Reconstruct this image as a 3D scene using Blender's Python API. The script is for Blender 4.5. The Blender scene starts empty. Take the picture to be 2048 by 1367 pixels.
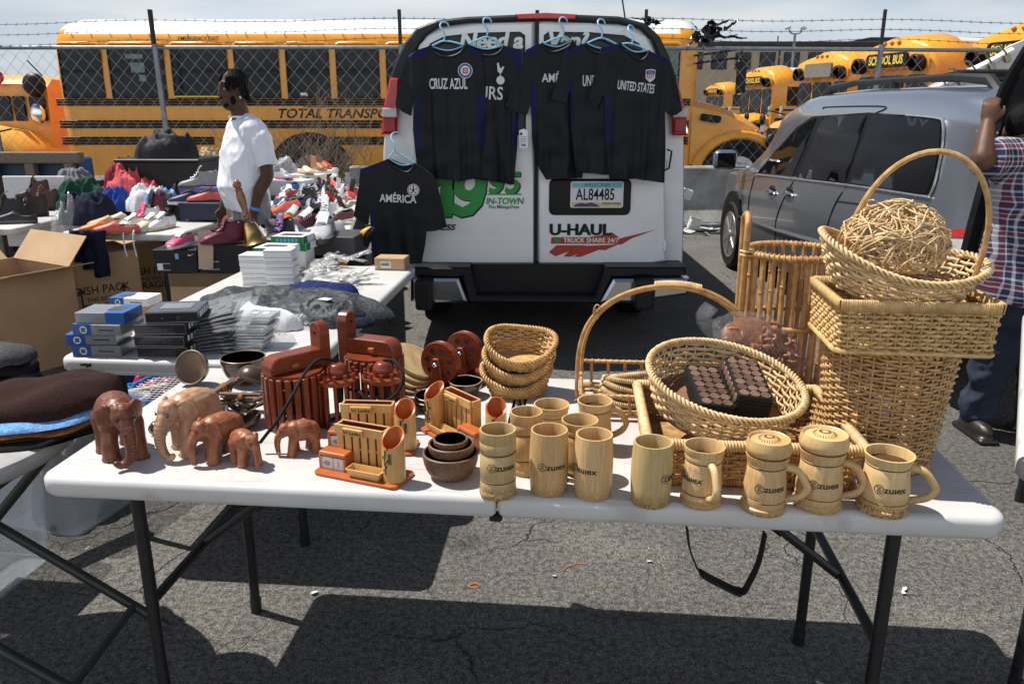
import bpy, bmesh, math, random
import numpy as np
from mathutils import Vector, Matrix, noise, geometry
PI = math.pi
R = math.radians
SC = bpy.context.scene
COL = SC.collection
rnd = random.Random(7)

# ------------------------------------------------------------------ camera
CF, CH = 1590.0, 1.53
CP = math.atan((683.5 - 215) / CF)
cam_d = bpy.data.cameras.new('camera')
cam = bpy.data.objects.new('camera', cam_d)
COL.objects.link(cam)
SC.camera = cam
cam.location = (0, 0, CH)
cam.rotation_euler = (PI / 2 - CP, 0, 0)
cam_d.sensor_fit = 'HORIZONTAL'
cam_d.sensor_width = 36
cam_d.lens = CF / 2048 * 36
cam_d.clip_start = 0.05
cam_d.clip_end = 3000

def at(px, py, z=None, Y=None):
 """world point seen at a pixel of the 2048 wide photo, on a height z or at a distance Y"""
 c, s = math.cos(CP), math.sin(CP)
 u = -(py - 683.5) / CF
 d = Vector(((px - 1024) / CF, c + u * s, -s + u * c))
 t = (z - CH) / d.z if z is not None else Y / d.y
 return Vector((0, 0, CH)) + d * t

def depth(p):
 return p.y * math.cos(CP) - (p.z - CH) * math.sin(CP)

# ------------------------------------------------------------------ materials
MATS = {}
def ramp(nt, fac, stops):
 n = nt.nodes.new('ShaderNodeValToRGB')
 el = n.color_ramp.elements
 while len(el) < len(stops):
  el.new(0.5)
 for e, (p, c) in zip(el, stops):
  e.position = p
  e.color = (c[0], c[1], c[2], 1) if not isinstance(c, (int, float)) else (c, c, c, 1)
 nt.links.new(fac, n.inputs[0])
 return n.outputs[0]

def mat(name, col, rough=0.6, metal=0.0, var=0.18, scale=14.0, bump=0.0, bscale=None, stretch=None, coat=0.0,
  alpha=1.0, col2=None, trans=0.0, ior=1.45, sheen=0.0, rand=0.0, detail=4.0, spec=None, bdist=0.01, rvar=0.15):
 if name in MATS:
  return MATS[name]
 m = bpy.data.materials.new(name)
 m.use_nodes = True
 nt = m.node_tree
 N, Lk = nt.nodes, nt.links
 b = N['Principled BSDF']
 b.inputs['Roughness'].default_value = rough
 b.inputs['Metallic'].default_value = metal
 b.inputs['Coat Weight'].default_value = coat
 b.inputs['Coat Roughness'].default_value = 0.06
 b.inputs['Alpha'].default_value = alpha
 b.inputs['Transmission Weight'].default_value = trans
 b.inputs['IOR'].default_value = ior
 b.inputs['Sheen Weight'].default_value = sheen
 if spec is not None:
  b.inputs['Specular IOR Level'].default_value = spec
 tc = N.new('ShaderNodeTexCoord')
 mp = N.new('ShaderNodeMapping')
 Lk.new(tc.outputs['Object'], mp.inputs[0])
 if stretch:
  mp.inputs['Scale'].default_value = stretch
 nz = N.new('ShaderNodeTexNoise')
 nz.inputs['Scale'].default_value = scale
 nz.inputs['Detail'].default_value = detail
 nz.inputs['Roughness'].default_value = 0.6
 Lk.new(mp.outputs[0], nz.inputs[0])
 fac = nz.outputs['Fac']
 if rand:
  oi = N.new('ShaderNodeObjectInfo')
  ad = N.new('ShaderNodeMath'); ad.operation = 'MULTIPLY_ADD'
  ad.inputs[1].default_value = rand;
  sb = N.new('ShaderNodeMath'); sb.operation = 'SUBTRACT'; sb.inputs[1].default_value = rand * 0.5
  Lk.new(oi.outputs['Random'], ad.inputs[0]); Lk.new(fac, ad.inputs[2]); Lk.new(ad.outputs[0], sb.inputs[0])
  fac = sb.outputs[0]
 c2 = col2 or tuple(min(1, c * (1 + var)) for c in col)
 c1 = tuple(c * (1 - var) for c in col) if not col2 else col
 Lk.new(ramp(nt, fac, [(0.3, c1), (0.7, c2)]), b.inputs['Base Color'])
 if rvar:
  rr = N.new('ShaderNodeMapRange')
  rr.inputs[3].default_value = max(0.02, rough * (1 - rvar)); rr.inputs[4].default_value = min(1, rough * (1 + rvar))
  Lk.new(nz.outputs['Fac'], rr.inputs[0]); Lk.new(rr.outputs[0], b.inputs['Roughness'])
 if bump:
  bn = N.new('ShaderNodeBump')
  bn.inputs['Strength'].default_value = bump
  bn.inputs['Distance'].default_value = bdist
  n2 = nz
  if bscale:
   n2 = N.new('ShaderNodeTexNoise'); n2.inputs['Scale'].default_value = bscale; n2.inputs['Detail'].default_value = 5
   Lk.new(mp.outputs[0], n2.inputs[0])
  Lk.new(n2.outputs['Fac'], bn.inputs['Height'])
  Lk.new(bn.outputs[0], b.inputs['Normal'])
 MATS[name] = m
 return m

# ------------------------------------------------------------------ mesh builder
class MB:
 def __init__(s):
  s.v, s.f, s.m, s.sm = [], [], [], []
  s.M = None
 def add(s, vs, fs, mi=0, smooth=True):
  o = len(s.v)
  if s.M is not None:
   s.v.extend([(s.M @ Vector(v))[:] for v in vs])
  else:
   s.v.extend([tuple(v) for v in vs])
  s.f.extend([tuple(i + o for i in f) for f in fs])
  s.m.extend([mi] * len(fs)); s.sm.extend([smooth] * len(fs))
  return s
 def box(s, c, d, mi=0, bev=0.0, rot=None, seg=1):
  hx, hy, hz = d[0] / 2, d[1] / 2, d[2] / 2
  if bev <= 0:
   vs = [Vector((x, y, z)) for x in (-hx, hx) for y in (-hy, hy) for z in (-hz, hz)]
   fs = [(0, 1, 3, 2), (4, 6, 7, 5), (0, 4, 5, 1), (2, 3, 7, 6), (0, 2, 6, 4), (1, 5, 7, 3)]
  else:
   b = bmesh.new()
   bmesh.ops.create_cube(b, size=1)
   bmesh.ops.scale(b, vec=d, verts=b.verts)
   bmesh.ops.bevel(b, geom=b.edges[:] , offset=min(bev, min(d) * .45), segments=seg, affect='EDGES', profile=0.5)
   b.verts.index_update()
   vs = [v.co.copy() for v in b.verts]; fs = [[v.index for v in f.verts] for f in b.faces]
   b.free()
  if rot is not None:
   vs = [rot @ v for v in vs]
  c = Vector(c)
  return s.add([v + c for v in vs], fs, mi, False)
 def tube(s, pts, r, n=8, mi=0, closed=False, caps=True, smooth=True, up=None, flat=None):
  pts = [Vector(p) for p in pts]
  k = len(pts)
  rs = r if isinstance(r, (list, tuple)) else [r] * k
  vs, fs = [], []
  t0 = None; nrm = None
  for i, p in enumerate(pts):
   if closed:
    t = pts[(i + 1) % k] - pts[i - 1]
   else:
    t = pts[min(i + 1, k - 1)] - pts[max(i - 1, 0)]
   if t.length < 1e-9: t = Vector((0, 0, 1))
   t.normalize()
   if up is not None:
    a = Vector(up(i, p) if callable(up) else up)
    nrm = a - t * a.dot(t)
    if nrm.length < 1e-6: nrm = t.orthogonal()
   elif nrm is None:
    nrm = t.orthogonal()
   else:
    nrm = nrm - t * nrm.dot(t)
    if nrm.length < 1e-6: nrm = t.orthogonal()
   nrm.normalize()
   bi = t.cross(nrm)
   for j in range(n):
    a = 2 * PI * (j + .5) / n
    if flat:
     vs.append(p + nrm * (math.cos(a) * flat[0]) + bi * (math.sin(a) * flat[1]))
    else:
     vs.append(p + (nrm * math.cos(a) + bi * math.sin(a)) * rs[i])
  m = k if closed else k - 1
  for i in range(m):
   a, b = i * n, ((i + 1) % k) * n
   for j in range(n):
    j2 = (j + 1) % n
    fs.append((a + j, a + j2, b + j2, b + j))
  if caps and not closed:
   fs.append(tuple(range(n - 1, -1, -1))); fs.append(tuple((k - 1) * n + j for j in range(n)))
  return s.add(vs, fs, mi, smooth)
 def lathe(s, prof, n=32, mi=0, c=(0, 0, 0), smooth=True, sx=1, sy=1, fn=None, close=False):
  vs, fs = [], []
  for (r, z) in prof:
   for j in range(n):
    a = 2 * PI * j / n
    k = fn(a, z) if fn else 1
    vs.append((c[0] + r * k * math.cos(a) * sx, c[1] + r * k * math.sin(a) * sy, c[2] + z))
  P = len(prof)
  for i in range(P if close else P - 1):
   a, b = i * n, ((i + 1) % P) * n
   for j in range(n):
    j2 = (j + 1) % n
    fs.append((a + j, a + j2, b + j2, b + j))
  if not close:
   if prof[0][0] > 1e-6: fs.append(tuple(range(n - 1, -1, -1)))
   if prof[-1][0] > 1e-6: fs.append(tuple((P - 1) * n + j for j in range(n)))
  return s.add(vs, fs, mi, smooth)
 def prism(s, poly, z0, z1, mi=0, axis='z', bev=0, smooth=False):
  """poly 2d extruded along an axis; axis 'y': poly is (x,z), axis 'x': poly is (y,z)"""
  def mp(p, h):
   return (p[0], p[1], h) if axis == 'z' else ((p[0], h, p[1]) if axis == 'y' else (h, p[0], p[1]))
  n = len(poly)
  if bev:
   cx = sum(p[0] for p in poly) / n; cy = sum(p[1] for p in poly) / n
   ins = inset(poly, bev)
   sg = 1 if z1 > z0 else -1
   rings = [(ins, z0), (poly, z0 + sg * bev), (poly, z1 - sg * bev), (ins, z1)]
  else:
   rings = [(poly, z0), (poly, z1)]
  vs = [mp(p, h) for ring, h in rings for p in ring]
  fs = []
  for k in range(len(rings) - 1):
   for j in range(n):
    j2 = (j + 1) % n
    fs.append((k * n + j, k * n + j2, (k + 1) * n + j2, (k + 1) * n + j))
  s.add(vs, fs, mi, smooth)
  s.add([mp(p, rings[0][1]) for p in rings[0][0]], [tuple(range(n - 1, -1, -1))], mi, False)
  s.add([mp(p, rings[-1][1]) for p in rings[-1][0]], [tuple(range(n))], mi, False)
  return s
 def ball(s, c, r, n=16, mi=0, rot=None):
  if isinstance(r, (int, float)): r = (r, r, r)
  vs, fs = [], []
  m = n // 2
  for i in range(m + 1):
   ph = PI * i / m
   for j in range(n):
    a = 2 * PI * j / n
    v = Vector((r[0] * math.sin(ph) * math.cos(a), r[1] * math.sin(ph) * math.sin(a), r[2] * math.cos(ph)))
    if rot is not None: v = rot @ v
    vs.append(v + Vector(c))
  for i in range(m):
   for j in range(n):
    j2 = (j + 1) % n
    fs.append((i * n + j, (i + 1) * n + j, (i + 1) * n + j2, i * n + j2))
  return s.add(vs, fs, mi, True)
 def grid(s, fn, nu, nv, mi=0, smooth=True, closeu=False):
  vs = [fn(i / nu, j / nv) for j in range(nv + 1) for i in range(nu + (0 if closeu else 1))]
  w = nu if closeu else nu + 1
  fs = []
  for j in range(nv):
   for i in range(nu):
    i2 = (i + 1) % w
    fs.append((j * w + i, j * w + i2, (j + 1) * w + i2, (j + 1) * w + i))
  return s.add(vs, fs, mi, smooth)
 def ring(s, sections, mi=0, smooth=True, cap0=True, cap1=True):
  n = len(sections[0]); fs = []
  vs = [p for sec in sections for p in sec]
  for i in range(len(sections) - 1):
   for j in range(n):
    j2 = (j + 1) % n
    fs.append((i * n + j, i * n + j2, (i + 1) * n + j2, (i + 1) * n + j))
  if cap0: fs.append(tuple(range(n - 1, -1, -1)))
  if cap1: fs.append(tuple((len(sections) - 1) * n + j for j in range(n)))
  return s.add(vs, fs, mi, smooth)
 def mesh(s, name, mats, recalc=True, angle=40):
  me = bpy.data.meshes.new(name)
  me.from_pydata(s.v, [], s.f)
  if not isinstance(mats, (list, tuple)): mats = [mats]
  for m in mats: me.materials.append(m)
  me.polygons.foreach_set('material_index', s.m)
  me.polygons.foreach_set('use_smooth', s.sm)
  me.update()
  if recalc:
   b = bmesh.new(); b.from_mesh(me)
   bmesh.ops.recalc_face_normals(b, faces=b.faces)
   for e in b.edges:
    if len(e.link_faces) == 2 and e.calc_face_angle(0) > R(angle): e.smooth = False
   b.to_mesh(me); b.free()
  return me
 def obj(s, name, mats, parent=None, loc=None, recalc=True, angle=40):
  o = bpy.data.objects.new(name, s.mesh(name, mats, recalc, angle))
  COL.objects.link(o)
  if parent: o.parent = parent
  if loc is not None: o.location = loc
  return o

def inset(poly, d):
 n = len(poly); out = []
 ar = sum(poly[i][0] * poly[(i + 1) % n][1] - poly[(i + 1) % n][0] * poly[i][1] for i in range(n))
 sg = 1 if ar > 0 else -1
 for i in range(n):
  p0, p1, p2 = Vector(poly[i - 1][:2]), Vector(poly[i][:2]), Vector(poly[(i + 1) % n][:2])
  a = (p1 - p0); b = (p2 - p1)
  if a.length < 1e-9 or b.length < 1e-9: out.append(p1); continue
  a.normalize(); b.normalize()
  n1 = Vector((-a.y, a.x)) * sg; n2 = Vector((-b.y, b.x)) * sg
  m = n1 + n2
  if m.length < 1e-6: out.append(p1 + n1 * d); continue
  m.normalize(); k = max(0.4, m.dot(n1))
  out.append(p1 + m * (d / k))
 return [(p.x, p.y) for p in out]

def rrect(w, d, r, n=5, cx=0, cy=0):
 out = []
 for (sx, sy, a0) in ((1, 1, 0), (-1, 1, PI / 2), (-1, -1, PI), (1, -1, 1.5 * PI)):
  for i in range(n + 1):
   a = a0 + PI / 2 * i / n
   out.append((cx + sx * (w / 2 - r) + r * math.cos(a), cy + sy * (d / 2 - r) + r * math.sin(a)))
 return out

def smooth_path(pts, n=6, closed=False):
 pts = [Vector(p) for p in pts]; k = len(pts); out = []
 m = k if closed else k - 1
 for i in range(m):
  if closed:
   p0, p1, p2, p3 = pts[i - 1], pts[i], pts[(i + 1) % k], pts[(i + 2) % k]
  else:
   p0, p1, p2, p3 = pts[max(0, i - 1)], pts[i], pts[i + 1], pts[min(k - 1, i + 2)]
  for j in range(n):
   t = j / n
   out.append(0.5 * ((2 * p1) + (p2 - p0) * t + (2 * p0 - 5 * p1 + 4 * p2 - p3) * t * t + (3 * p1 - p0 - 3 * p2 + p3) * t ** 3))
 if not closed: out.append(pts[-1])
 return out

def tag(o, label=None, cat=None, group=None, kind=None):
 if label: o['label'] = label
 if cat: o['category'] = cat
 if group: o['group'] = group
 if kind: o['kind'] = kind
 return o
def thing(name, label, cat, loc=(0, 0, 0), rz=0, group=None):
 o = bpy.data.objects.new(name, None); COL.objects.link(o)
 o.empty_display_size = 0.05
 o.location = loc; o.rotation_euler = (0, 0, rz)
 return tag(o, label, cat, group)
def dup(root, loc=None, rz=None, label=None, scale=None, rot=None):
 def cp(o, par):
  c = o.copy(); COL.objects.link(c)
  if par is not None: c.parent = par
  for ch in list(o.children): cp(ch, c)
  return c
 r = cp(root, None)
 if loc is not None: r.location = loc
 if rz is not None: r.rotation_euler = (0, 0, rz)
 if rot is not None: r.rotation_euler = rot
 if scale is not None: r.scale = scale if not isinstance(scale, (int, float)) else (scale,) * 3
 if label: r['label'] = label
 return r

# ------------------------------------------------------------------ organic shapes
def remesh(mb, voxel, smooth=4, factor=0.5):
 """union of closed shapes -> one continuous surface"""
 me = mb.mesh('tmp', [], recalc=True)
 o = bpy.data.objects.new('tmp', me); COL.objects.link(o)
 md = o.modifiers.new('r', 'REMESH'); md.mode = 'VOXEL'; md.voxel_size = voxel; md.use_smooth_shade = True
 if smooth:
  sm = o.modifiers.new('s', 'SMOOTH'); sm.factor = factor; sm.iterations = smooth
 dg = bpy.context.evaluated_depsgraph_get(); dg.update()
 out = bpy.data.meshes.new_from_object(o.evaluated_get(dg))
 bpy.data.objects.remove(o); bpy.data.meshes.remove(me)
 return out
def crease(me, amp, sc, seed=0, stretch=(1, 1, .5), tilt=.6):
 """push ridged folds into a cloth surface along its normals"""
 me.update(); R3 = Matrix.Rotation(tilt, 3, 'Y') @ Matrix.Rotation(.5, 3, 'X')
 ns = [v.normal.copy() for v in me.vertices]
 for v, n in zip(me.vertices, ns):
  p = R3 @ v.co; q = Vector((p.x * stretch[0], p.y * stretch[1], p.z * stretch[2])) * sc + Vector((seed, seed * 2, 0))
  a = (.5 - abs(noise.noise(q))) + .45 * (.5 - abs(noise.noise(q * 2.1))) - .5
  v.co += n * amp * a
 return me
def link(name, me, mats, parent=None, loc=None):
 me.materials.clear()
 for m in (mats if isinstance(mats, (list, tuple)) else [mats]): me.materials.append(m)
 o = bpy.data.objects.new(name, me); COL.objects.link(o)
 if parent: o.parent = parent
 if loc is not None: o.location = loc
 return o
def limb(mb, pts, rs, n=10, k=4):
 """tapered rounded chain"""
 pts = [Vector(p) for p in pts]
 for i in range(len(pts) - 1):
  a, b = pts[i], pts[i + 1]; ra, rb = rs[i], rs[i + 1]
  mb.tube([a, a.lerp(b, .5), b], [ra, (ra + rb) / 2, rb], n)
 for p, r in zip(pts, rs):
  mb.ball(p, r, 10)

def patch(poly, step, fn, mb, mi=0, holes=(), mfn=None, smooth=True):
 """triangulated 2d region with inner points, mapped through fn(x, y)"""
 pts, edges = [], []
 def addloop(lp):
  o = len(pts); m = []
  for i in range(len(lp)):
   a = Vector(lp[i][:2]); b = Vector(lp[(i + 1) % len(lp)][:2])
   k = max(1, int((b - a).length / step + .5))
   for j in range(k): m.append(a.lerp(b, j / k))
  pts.extend(m)
  edges.extend([(o + i, o + (i + 1) % len(m)) for i in range(len(m))])
  return m
 lp = addloop(poly)
 hl = [addloop(h) for h in holes]
 xs = [p.x for p in lp]; ys = [p.y for p in lp]
 def inside(q, L):
  c = False; n = len(L)
  for i in range(n):
   a, b = L[i], L[i - 1]
   if (a.y > q.y) != (b.y > q.y) and q.x < (b.x - a.x) * (q.y - a.y) / (b.y - a.y) + a.x: c = not c
  return c
 def near(q):
  d2 = (step * .45) ** 2
  for L in [lp] + hl:
   for p in L:
    if (p.x - q.x) ** 2 + (p.y - q.y) ** 2 < d2: return True
  return False
 ny = int((max(ys) - min(ys)) / step); nx = int((max(xs) - min(xs)) / step)
 for j in range(ny + 1):
  for i in range(nx + 1):
   q = Vector((min(xs) + (i + .5 * (j % 2)) * step, min(ys) + (j + .5) * step))
   if inside(q, lp) and not any(inside(q, h) for h in hl) and not near(q): pts.append(q)
 vs, _, fs, _, _, _ = geometry.delaunay_2d_cdt(pts, edges, [], 0, 1e-6)
 ff = []
 for f in fs:
  c = Vector((sum(vs[i].x for i in f) / len(f), sum(vs[i].y for i in f) / len(f)))
  if inside(c, lp) and not any(inside(c, h) for h in hl): ff.append(tuple(f))
 if mfn:
  groups = {}
  for f in ff:
   c = (sum(vs[i].x for i in f) / 3, sum(vs[i].y for i in f) / 3)
   groups.setdefault(mfn(*c), []).append(f)
  o = len(mb.v)
  mb.add([fn(v.x, v.y) for v in vs], [], 0)
  for k, g in groups.items():
   mb.f.extend([tuple(i + o for i in f) for f in g]); mb.m.extend([k] * len(g)); mb.sm.extend([smooth] * len(g))
 else:
  mb.add([fn(v.x, v.y) for v in vs], ff, mi, smooth)

# ------------------------------------------------------------------ lettering
def text(s, size, m, parent=None, M=None, fn=None, bold=0.0, shear=0.0, sx=1.0, align='CENTER', name='lettering', ext=0.0004, spacing=1.0, res=3, strikes=1, dx=.012):
 cu = bpy.data.curves.new('t', 'FONT')
 cu.body = s; cu.size = size; cu.align_x = align; cu.align_y = 'CENTER'
 cu.offset = bold * size; cu.shear = shear; cu.extrude = ext; cu.space_character = spacing; cu.resolution_u = res
 o = bpy.data.objects.new('t', cu); COL.objects.link(o)
 dg = bpy.context.evaluated_depsgraph_get(); dg.update()
 me = bpy.data.meshes.new_from_object(o.evaluated_get(dg))
 bpy.data.objects.remove(o); bpy.data.curves.remove(cu)
 if strikes > 1:
  b0 = bmesh.new(); b0.from_mesh(me); g0 = b0.verts[:] + b0.edges[:] + b0.faces[:]
  for k in range(1, strikes):
   rr_ = bmesh.ops.duplicate(b0, geom=g0)
   for e in rr_['geom']:
    if isinstance(e, bmesh.types.BMVert): e.co += Vector((dx * size * (k - (strikes - 1) / 2) * (1 if k % 2 else -1) if False else dx * size * k, 0, .00012 * k))
  b0.to_mesh(me); b0.free()
 for v in me.vertices:
  x, y, z = v.co; x *= sx
  v.co = fn(x, y, z) if fn else (x, y, z)
 if M is not None: me.transform(M)
 return link(name, me, m, parent)
# text plane facing the viewer (-Y): x -> X, y -> Z
FACE = Matrix(((1, 0, 0, 0), (0, 0, -1, 0), (0, 1, 0, 0), (0, 0, 0, 1)))
def face_at(x, y, z, rx=0, rz=0):
 return Matrix.Translation((x, y, z)) @ Matrix.Rotation(rz, 4, 'Z') @ Matrix.Rotation(rx, 4, 'X') @ FACE
def rot_to(d):
 return Vector(d).to_track_quat('Z', 'Y').to_matrix().to_4x4()
# ================================================================== light and sky
SUNV = Vector((0.375, -0.15, -0.737)).normalized()
w = bpy.data.worlds.new('World'); SC.world = w; w.use_nodes = True
nt = w.node_tree
bg = nt.nodes['Background']
sky = nt.nodes.new('ShaderNodeTexSky')
sky.sky_type = 'NISHITA'; sky.sun_disc = False
sky.sun_elevation = math.asin(-SUNV.z)
sky.sun_rotation = math.atan2(-SUNV.x, -SUNV.y)
sky.air_density = 1.0; sky.dust_density = 1.0; sky.ozone_density = 1.5; sky.altitude = 0
# thin high cloud: pale veil over the blue, streaked along the horizon
tc = nt.nodes.new('ShaderNodeTexCoord')
mp = nt.nodes.new('ShaderNodeMapping'); mp.inputs['Scale'].default_value = (1.2, 1.2, 7)
nz = nt.nodes.new('ShaderNodeTexNoise'); nz.inputs['Scale'].default_value = 1.6; nz.inputs['Detail'].default_value = 5
nt.links.new(tc.outputs['Generated'], mp.inputs[0]); nt.links.new(mp.outputs[0], nz.inputs[0])
fc0 = ramp(nt, nz.outputs['Fac'], [(0.3, 0.5), (0.72, 0.95)])
sxyz = nt.nodes.new('ShaderNodeSeparateXYZ'); nt.links.new(tc.outputs['Generated'], sxyz.inputs[0])
lay = ramp(nt, sxyz.outputs[2], [(0.12, 1.0), (0.44, 0.0)])
fm = nt.nodes.new('ShaderNodeMath'); fm.operation = 'MULTIPLY'; nt.links.new(fc0, fm.inputs[0]); nt.links.new(lay, fm.inputs[1]); fc = fm.outputs[0]
mx = nt.nodes.new('ShaderNodeMix'); mx.data_type = 'RGBA'
nz2 = nt.nodes.new('ShaderNodeTexNoise'); nz2.inputs['Scale'].default_value = 3.5; nz2.inputs['Detail'].default_value = 6; nt.links.new(mp.outputs[0], nz2.inputs[0])
nt.links.new(ramp(nt, nz2.outputs['Fac'], [(0.38, (.70, .80, .92)), (0.62, (.93, .96, .99))]), mx.inputs[7])
vs_ = nt.nodes.new('ShaderNodeVectorMath'); vs_.operation = 'SCALE'; vs_.inputs[3].default_value = 12.6; lk = mx.inputs[7].links[0]; nt.links.new(lk.from_socket, vs_.inputs[0]); nt.links.new(vs_.outputs[0], mx.inputs[7])
nt.links.new(fc, mx.inputs[0]); nt.links.new(sky.outputs[0], mx.inputs[6]);
# unseen glow added low in the sky behind the camera, brightening surfaces facing it
neg = nt.nodes.new('ShaderNodeMath'); neg.operation = 'MULTIPLY'; neg.inputs[1].default_value = -1.0; nt.links.new(sxyz.outputs[1], neg.inputs[0])
cb = nt.nodes.new('ShaderNodeMath'); cb.operation = 'MULTIPLY'; nt.links.new(ramp(nt, neg.outputs[0], [(0.1, 0), (0.7, 1)]), cb.inputs[0]); nt.links.new(ramp(nt, sxyz.outputs[2], [(0.03, .35), (0.2, 1), (0.42, .8), (0.62, 0)]), cb.inputs[1])
cb2 = nt.nodes.new('ShaderNodeMath'); cb2.operation = 'MULTIPLY'; nt.links.new(cb.outputs[0], cb2.inputs[0]); nt.links.new(ramp(nt, nz.outputs['Fac'], [(0.3, .55), (0.7, 1)]), cb2.inputs[1])
ad_ = nt.nodes.new('ShaderNodeMix'); ad_.data_type = 'RGBA'; ad_.blend_type = 'ADD'; ad_.inputs[7].default_value = (17.0, 17.0, 17.0, 1)
nt.links.new(cb2.outputs[0], ad_.inputs[0]); nt.links.new(mx.outputs[2], ad_.inputs[6]); nt.links.new(ad_.outputs[2], bg.inputs[0])
bg.inputs[1].default_value = 0.055
sl = bpy.data.lights.new('sun', 'SUN'); sl.energy = 5.0; sl.angle = R(0.5); sl.color = (1, 0.955, 0.88)
so = bpy.data.objects.new('sun', sl); COL.objects.link(so)
so.rotation_euler = SUNV.to_track_quat('-Z', 'Y').to_euler(); so.location = (-6, 5, 12)
SC.view_settings.view_transform = 'Standard'; SC.view_settings.look = 'None'
SC.view_settings.exposure = 0.42; SC.view_settings.gamma = 1
SC.cycles.max_bounces = 8; SC.cycles.transparent_max_bounces = 12; SC.cycles.caustics_reflective = False; SC.cycles.caustics_refractive = False
SC.cycles.use_denoising = True

# ================================================================== materials of the place
def asphalt():
 m = bpy.data.materials.new('asphalt'); m.use_nodes = True
 t = m.node_tree; N, L = t.nodes, t.links; b = N['Principled BSDF']
 tc = N.new('ShaderNodeTexCoord')
 def noi(sc, det=4, vec=None):
  n = N.new('ShaderNodeTexNoise'); n.inputs['Scale'].default_value = sc; n.inputs['Detail'].default_value = det; n.inputs['Roughness'].default_value = .65
  L.new(vec or tc.outputs['Object'], n.inputs[0]); return n.outputs['Fac']
 def mixc(f, a, c, mode='MIX'):
  n = N.new('ShaderNodeMix'); n.data_type = 'RGBA'; n.blend_type = mode
  for k, v in ((0, f), (6, a), (7, c)):
   if hasattr(v, 'is_linked'): L.new(v, n.inputs[k])
   elif isinstance(v, (int, float)): n.inputs[k].default_value = v
   else: n.inputs[k].default_value = (*v, 1)
  return n.outputs[2]
 fine = ramp(t, noi(170, 3), [(0.32, (.024, .023, .021)), (0.50, (.115, .108, .098)), (0.74, (.29, .273, .248))])
 big = ramp(t, noi(1.1, 5), [(0.3, .72), (0.7, 1.15)])
 col = mixc(1.0, fine, big, 'MULTIPLY')
 col = mixc(1.0, col, ramp(t, noi(48, 3), [(0.36, .50), (0.62, 1.5)]), 'MULTIPLY')
 col = mixc(1.0, col, ramp(t, noi(2.6, 4), [(0.60, 1.0), (0.68, .58)]), 'MULTIPLY')
 # light aggregate
 v = N.new('ShaderNodeTexVoronoi'); v.inputs['Scale'].default_value = 130; L.new(tc.outputs['Object'], v.inputs['Vector'])
 sepc = N.new('ShaderNodeSeparateColor'); L.new(v.outputs['Color'], sepc.inputs[0])
 st = N.new('ShaderNodeMath'); st.operation = 'LESS_THAN'; st.inputs[1].default_value = .30; L.new(v.outputs['Distance'], st.inputs[0])
 st2 = N.new('ShaderNodeMath'); st2.operation = 'GREATER_THAN'; st2.inputs[1].default_value = .86; L.new(sepc.outputs[0], st2.inputs[0])
 st3 = N.new('ShaderNodeMath'); st3.operation = 'MULTIPLY'; L.new(st.outputs[0], st3.inputs[0]); L.new(st2.outputs[0], st3.inputs[1])
 st4 = N.new('ShaderNodeMath'); st4.operation = 'MULTIPLY'; L.new(st3.outputs[0], st4.inputs[0]); L.new(ramp(t, noi(7, 3), [(.35, .15), (.65, .75)]), st4.inputs[1])
 col = mixc(st4.outputs[0], col, (.27, .255, .23))
 # cracks
 wn = N.new('ShaderNodeTexNoise'); wn.inputs['Scale'].default_value = 5; wn.inputs['Detail'].default_value = 5; L.new(tc.outputs['Object'], wn.inputs[0])
 ad = N.new('ShaderNodeMix'); ad.data_type = 'RGBA'; ad.blend_type = 'LINEAR_LIGHT'; ad.inputs[0].default_value = .11
 L.new(tc.outputs['Object'], ad.inputs[6]); L.new(wn.outputs['Color'], ad.inputs[7])
 cr = N.new('ShaderNodeTexVoronoi'); cr.feature = 'DISTANCE_TO_EDGE'; cr.inputs['Scale'].default_value = 1.9; L.new(ad.outputs[2], cr.inputs['Vector'])
 pat = ramp(t, noi(.9, 2), [(0.45, .05), (0.62, 1)])
 ck = ramp(t, cr.outputs['Distance'], [(0.002, .9), (0.009, 0)])
 ckm = N.new('ShaderNodeMath'); ckm.operation = 'MULTIPLY'; L.new(ck, ckm.inputs[0]); L.new(pat, ckm.inputs[1])
 col = mixc(ckm.outputs[0], col, (.012, .011, .010))
 # pale grit gathered along the cracks
 gr = ramp(t, cr.outputs['Distance'], [(0.0, 1), (0.06, 0)])
 g2 = ramp(t, noi(120, 2), [(0.55, 0), (0.62, 1)])
 g3 = ramp(t, noi(2.2, 2), [(0.5, 0), (0.62, 1)])
 gm = N.new('ShaderNodeMath'); gm.operation = 'MULTIPLY'; L.new(gr, gm.inputs[0]); L.new(g2, gm.inputs[1])
 gm2 = N.new('ShaderNodeMath'); gm2.operation = 'MULTIPLY'; L.new(gm.outputs[0], gm2.inputs[0]); L.new(g3, gm2.inputs[1])
 col = mixc(gm2.outputs[0], col, (.34, .33, .30))
 L.new(col, b.inputs['Base Color'])
 b.inputs['Roughness'].default_value = .82
 h = N.new('ShaderNodeMath'); h.operation = 'MULTIPLY_ADD'; h.inputs[1].default_value = -2.5
 L.new(ckm.outputs[0], h.inputs[0]); L.new(noi(140, 4), h.inputs[2])
 bn = N.new('ShaderNodeBump'); bn.inputs['Strength'].default_value = 1.0; bn.inputs['Distance'].default_value = .011
 L.new(h.outputs[0], bn.inputs['Height']); L.new(bn.outputs[0], b.inputs['Normal'])
 return m
m_asph = asphalt()
m_yel = mat('bus_yellow', (.78, .33, .022), .38, var=.10, scale=2.5, coat=.35)
m_yel2 = mat('bus_yellow_worn', (.72, .31, .03), .5, var=.16, scale=5)
m_blk = mat('black_paint', (.007, .007, .008), .45, var=.3, spec=.3)
m_rub = mat('black_rubber', (.010, .010, .010), .75, var=.3, scale=30, spec=.25)
m_white = mat('white_paint', (.78, .78, .77), .4, var=.05, scale=3, coat=.3)
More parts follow.
